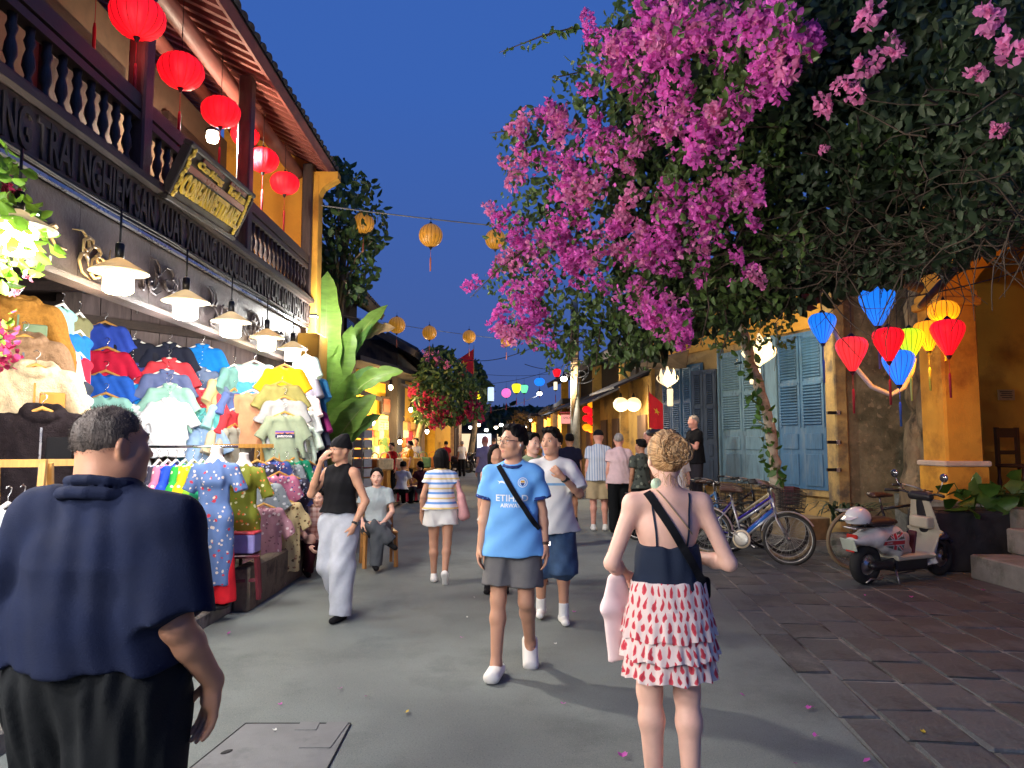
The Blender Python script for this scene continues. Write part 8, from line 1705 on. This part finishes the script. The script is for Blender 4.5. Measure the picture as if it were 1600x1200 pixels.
# crouching girl in a checked shirt
CHK = mat('checked_cloth', lin((205, 176, 166)), rough=.9, var=.06)
def chk(nt, co, old):
    s = nn(nt, 'ShaderNodeSeparateXYZ', {0: co}); a = mth(nt, 'LESS_THAN', mth(nt, 'FRACT', mth(nt, 'MULTIPLY', s.outputs[0], 16.)), .4); b_ = mth(nt, 'LESS_THAN', mth(nt, 'FRACT', mth(nt, 'MULTIPLY', s.outputs[2], 16.)), .4); return mixc(nt, mth(nt, 'MULTIPLY', mth(nt, 'ADD', a, b_), .4), old, lin((150, 92, 84)))
recolor(CHK, chk); p = gp_(497, 895)
cg = person('girl in a checked shirt with a pony tail crouching by the dresses', (p.x, 8.75, 0), PI + .45, 1.52, BD_F, dict(pel=(0, -.14, .40), wai=(0, -.12, .55), che=(0, -.02, .74), nk=(0, .02, .90), hd=(0, .07, 1.05), shL=(-.155, .0, .85), shR=(.155, .0, .85), elL=(-.2, .14, .62), wrL=(-.08, .30, .46), elR=(.22, .13, .62), wrR=(.14, .30, .44), hiL=(-.085, -.12, .38), hiR=(.085, -.12, .38), knL=(-.12, .28, .52), anL=(-.11, .05, .085), knR=(.12, .28, .52), anR=(.11, .05, .085)), (-.35, -.3, 0), SKIN_C, ('tied', HBLK),
  [('tee', CHK, dict(hem=.40, loose=.02)), ('trousers', cloth('maroon_trouser', (62, 26, 36)), dict(top=.46, w=.02))], .0092, None, ('shoe', BLACK_CL), 'people sitting by the shops')
# a woman walking behind the jersey man, only her arm and side in view
p = gp_(762, 905)
person('person in a pale dress mostly hidden behind the jersey man, bare arm showing', (at(776, 690, 7.7).x, 7.7, 0), PI, 1.55, BD_F, None, (.2, 0, 0), SKIN_A, ('long', HBLK), [('tank', cloth('pale_dress', (214, 206, 200)), dict(hem=.84, loose=.02)), ('shorts', cloth('pale_shorts', (200, 196, 190)), dict(len=.6))], .0105, None, ('shoe', BLACK_CL))
person('person in a sage green shirt and black cap behind the white tee man', (at(832, 690, 8.2).x, 8.2, 0), PI + .15, 1.68, BD_M, None, (.5, 0, 0), SKIN_C, ('short', HBLK), [('tee', cloth('sage_shirt', (128, 142, 112)), {}), ('shorts', cloth('dark_shorts', (46, 44, 46)), dict(len=.9))], .0092, None, ('sandal', SADL))
person('woman with dark hair in a magenta top behind the jersey man', (at(806, 690, 10.5).x, 10.5, 0), 0, 1.62, BD_F, None, (0, 0, 0), SKIN_A, ('long', HBLK), [('tee', cloth('magenta_top', (180, 30, 90)), {}), ('trousers', BLKT, {})], .012, None, ('shoe', BLACK_CL))
WALKB = dict(knR=(.095, -.02, .49), anR=(.10, -.12, .10), knL=(-.095, .05, .49), anL=(-.10, .04, .085))
def bg(label, px, Y, yaw, H, bd, hr, sk, clothes, head=(0, 0, 0), J=None, h=.012, shoes=('trainer', BLACK_CL), grp='people standing at the stalls on the right', wide=1., x=None):
    return person(label, (at(px, 690, Y).x, Y, 0), yaw, H, bd, J, head, sk, hr, clothes, h, None, shoes, grp, wide=wide)
LSTR = mat('blue_striped_shirt', lin((200, 206, 214)), rough=.9, var=.05); recolor(LSTR, lambda nt, co, old: mixc(nt, mth(nt, 'LESS_THAN', mth(nt, 'FRACT', mth(nt, 'MULTIPLY', nn(nt, 'ShaderNodeSeparateXYZ', {0: co}).outputs[0], 22.)), .25), old, lin((110, 140, 180))))
ol = dict(BD_M, wair=.125, pelr=.125, cher=.115)
bg('man in a dark navy tee with short hair standing beside the utility pole', 890, 14.2, .1, 1.74, ol, ('short', HBLK), SKIN_B, [('tee', cloth('dark_navy_tee', (24, 26, 48)), dict(loose=.03)), ('shorts', cloth('dark_navy_shorts', (40, 42, 52)), dict(len=.9, w=.03))])
bg('white haired man in a black cap, striped shirt and khaki shorts', 935, 13.0, -.05, 1.80, ol, ('cap', BLACK_CL), SKIN_D, [('tee', LSTR, dict(loose=.025)), ('shorts', cloth('khaki_short_cloth', (186, 166, 130)), dict(len=.88, w=.03))], shoes=('trainer', WHITE_PL))
bg('grey haired man in a pale pink shirt and black trousers', 967, 12.6, .05, 1.74, ol, ('buzz', HGREY), SKIN_D, [('tee', cloth('pale_pink_shirt', (218, 188, 190)), dict(loose=.03)), ('trousers', BLKT, dict(w=.03))], (-.2, 0, 0), dict(elR=(.27, .0, 1.10), wrR=(.27, .1, .88)))
CAMO = floral('camo_shirt', (70, 76, 70), [(120, 126, 112), (40, 44, 42)], 9, .6)
bg('dark haired person in a mottled grey shirt and black trousers', 1001, 12.2, .3, 1.62, BD_M, ('short', HBLK), SKIN_B, [('tee', CAMO, {}), ('trousers', BLKT, {})], (.6, 0, 0))
bg('bald man half hidden behind the blonde woman', 1012, 15.0, PI, 1.80, ol, ('buzz', mat('bald_scalp', lin((206, 140, 120)), rough=.5)), SKIN_D, [('tee', cloth('pale_shirt', (190, 190, 186)), {}), ('trousers', BLKT, {})])
bg('brown haired woman in a white top just beyond the blonde woman', 1058, 11.0, .4, 1.60, BD_F, ('long', HBROWN), SKIN_C, [('tee', WTEE, {}), ('trousers', BLKT, {})], (.3, 0, 0))
bk = person('grey haired man in a black tee standing on the step eating, purple bag in hand', (at(1094, 690, 12.9).x, 13.3, .34), PI / 2 + .25, 1.74, ol, dict(elL=(-.20, .08, 1.12), wrL=(-.10, .30, 1.22), elR=(.24, -.02, 1.1), wrR=(.25, .06, .87)), (.1, 0, 0), SKIN_D, ('buzz', HGREY), [('tee', BLACK_CL, dict(loose=.03)), ('trousers', cloth('dark_grey_trouser', (50, 48, 54)), dict(w=.03))], .010, None, ('shoe', BLACK_CL), 'people standing at the stalls on the right')
S = Sdf(); S.seg((0, 0, 0), (0, 0, -.12), .01, .06, .03, f=1.3, n=(1, 0, 0)); S.seg((0, 0, -.12), (0, 0, -.34), .06, .075, .03, f=1.4, n=(1, 0, 0)); V, F = S.mesh(.012, folds=(.01, 6, (1, .6, .3), 1)); pbg = link('plastic_bag', fast_mesh('plastic_bag', V, F, [mat('violet_plastic', lin((196, 120, 206)), rough=.4, trans=.3)]), None, bk['root'].matrix_basis @ (Vector((.25, .09, .80)) * bk['k'])); tag(pbg, 'violet plastic bag hanging from the black tee man\'s hand', 'bag')
bg('person in a lavender shirt standing in the far street by the motorbikes', 758, 17.5, .4, 1.72, ol, ('buzz', mat('red_face', lin((200, 120, 110)), rough=.6)), SKIN_D, [('tee', cloth('lavender_shirt', (150, 140, 170)), dict(loose=.03)), ('trousers', cloth('pale_trouser', (150, 160, 175)), {})], grp='people in the far street')
bg('person in a crimson shirt at the far shop by the yellow column', 697, 30, .4, 1.6, BD_M, ('short', HBLK), SKIN_B, [('tee', cloth('crimson_shirt', (150, 24, 40)), {}), ('trousers', BLKT, {})], grp='people in the far street', h=.018)
bg('person in a white shirt at the far shop counter', 722, 33, .4, 1.6, BD_M, ('short', HGREY), SKIN_B, [('tee', WTEE, {}), ('trousers', BLKT, {})], grp='people in the far street', h=.018)
SIT = dict(pel=(0, -.10, .42), wai=(0, -.08, .56), che=(0, -.02, .75), nk=(0, 0, .92), hd=(0, .04, 1.07), shL=(-.16, 0, .86), shR=(.16, 0, .86), elL=(-.22, .1, .64), wrL=(-.12, .28, .56), elR=(.22, .1, .64), wrR=(.12, .28, .56), hiL=(-.09, -.06, .40), hiR=(.09, -.06, .40), knL=(-.11, .32, .46), anL=(-.11, .30, .085), knR=(.11, .32, .46), anR=(.11, .30, .085))
def stool(px, Y, lab, x=0):
    o = empty('plastic_stool', (at(px, 690, Y).x, Y, .08), 0, lab, 'stool', 'small plastic stools'); m = mat('red_stool_plastic', (.5, .02, .05), rough=.4); MB().box((0, 0, .26), (.26, .26, .03), None, 0, .01).build('seat', m, o)
    for x in (-1, 1):
        for y in (-1, 1): MB().beam((x * .12, y * .12, 0), (x * .1, y * .1, .26), .03, .03).build('leg', m, o)
for lab, px, Y, yaw, cl, tr in (('child in a white tee sitting on a red stool before the bag shop', 630, 18.4, -.3, WTEE, BLKT), ('person in a dark maroon top sitting beside the child in white', 658, 18.7, .8, cloth('maroon_top', (60, 24, 34)), cloth('grey_trouser', (110, 108, 112)))):
    q = person(lab, (at(px, 690, Y).x, Y, .0), yaw, 1.55, BD_F, SIT, (0, 0, 0), SKIN_A, ('short' if lab[0] == 'c' else 'tied', HBLK), [('tee', cl, dict(hem=.42)), ('trousers', tr, dict(top=.48))], .013, None, ('shoe', BLACK_CL), 'people sitting by the shops'); stool(px, Y - .02, 'small red plastic stool under the ' + ('child in white' if lab[0] == 'c' else 'person in maroon'))
for lab, px, Y, yaw, cl, H in (('person in a yellow shirt among the bags at the bag shop', 641, 21.5, 1.6, cloth('mustard_shirt', (205, 140, 30)), 1.55), ('person in a red dress seated among the bags', 612, 20.8, 2.6, cloth('red_dress', (170, 30, 36)), 1.5), ('person in a grey striped shirt beside the bag shop column', 650, 23.5, 2.8, cloth('grey_shirt', (140, 140, 146)), 1.65)):
    person(lab, (at(px, 690, Y).x, Y, 0.05), yaw, H, BD_F, None, (0, 0, 0), SKIN_A, ('short', HBLK), [('tee', cl, {}), ('trousers', BLKT, {})], .016, None, ('shoe', BLACK_CL), 'people in the far street')
random.seed(19)
CLR = [(150, 40, 50), (60, 70, 110), (190, 180, 170), (40, 40, 44), (120, 130, 90), (200, 150, 80), (90, 120, 160), (210, 205, 200)]
for i, (px, Y) in enumerate(((772, 30), (785, 34), (800, 28), (815, 32), (826, 38), (840, 30), (850, 36), (862, 27), (792, 42), (806, 45), (835, 44), (876, 33))):
    fem = i % 2; person(('woman', 'man')[1 - fem] + ' in a %s top in the far crowd, %s' % (('brick red', 'slate blue', 'cream', 'black', 'olive', 'amber', 'denim blue', 'white')[i % 8], ('by the motorbikes', 'left of the jersey man', 'above the jersey man', 'in mid street', 'below the blue lantern', 'by the far cable lamp', 'near the dark roof', 'beside the utility pole', 'far behind', 'farthest off', 'farthest right', 'under the pole lamp')[i]), (at(px, 690, Y).x, Y, 0), random.choice((0, PI, .5, 2.8)), random.uniform(1.55, 1.78), BD_F if fem else BD_M, WALKB, (random.uniform(-.5, .5), 0, 0), random.choice((SKIN_A, SKIN_B, SKIN_C)), (('long' if fem else 'short'), HBLK if i % 3 else HBROWN), [('tee', ccol(CLR[i % 8]), {}), (('shorts' if i % 3 == 0 else 'trousers'), BLKT if i % 2 else DENIM, {})], .02, None, ('shoe', BLACK_CL), 'people in the far crowd')
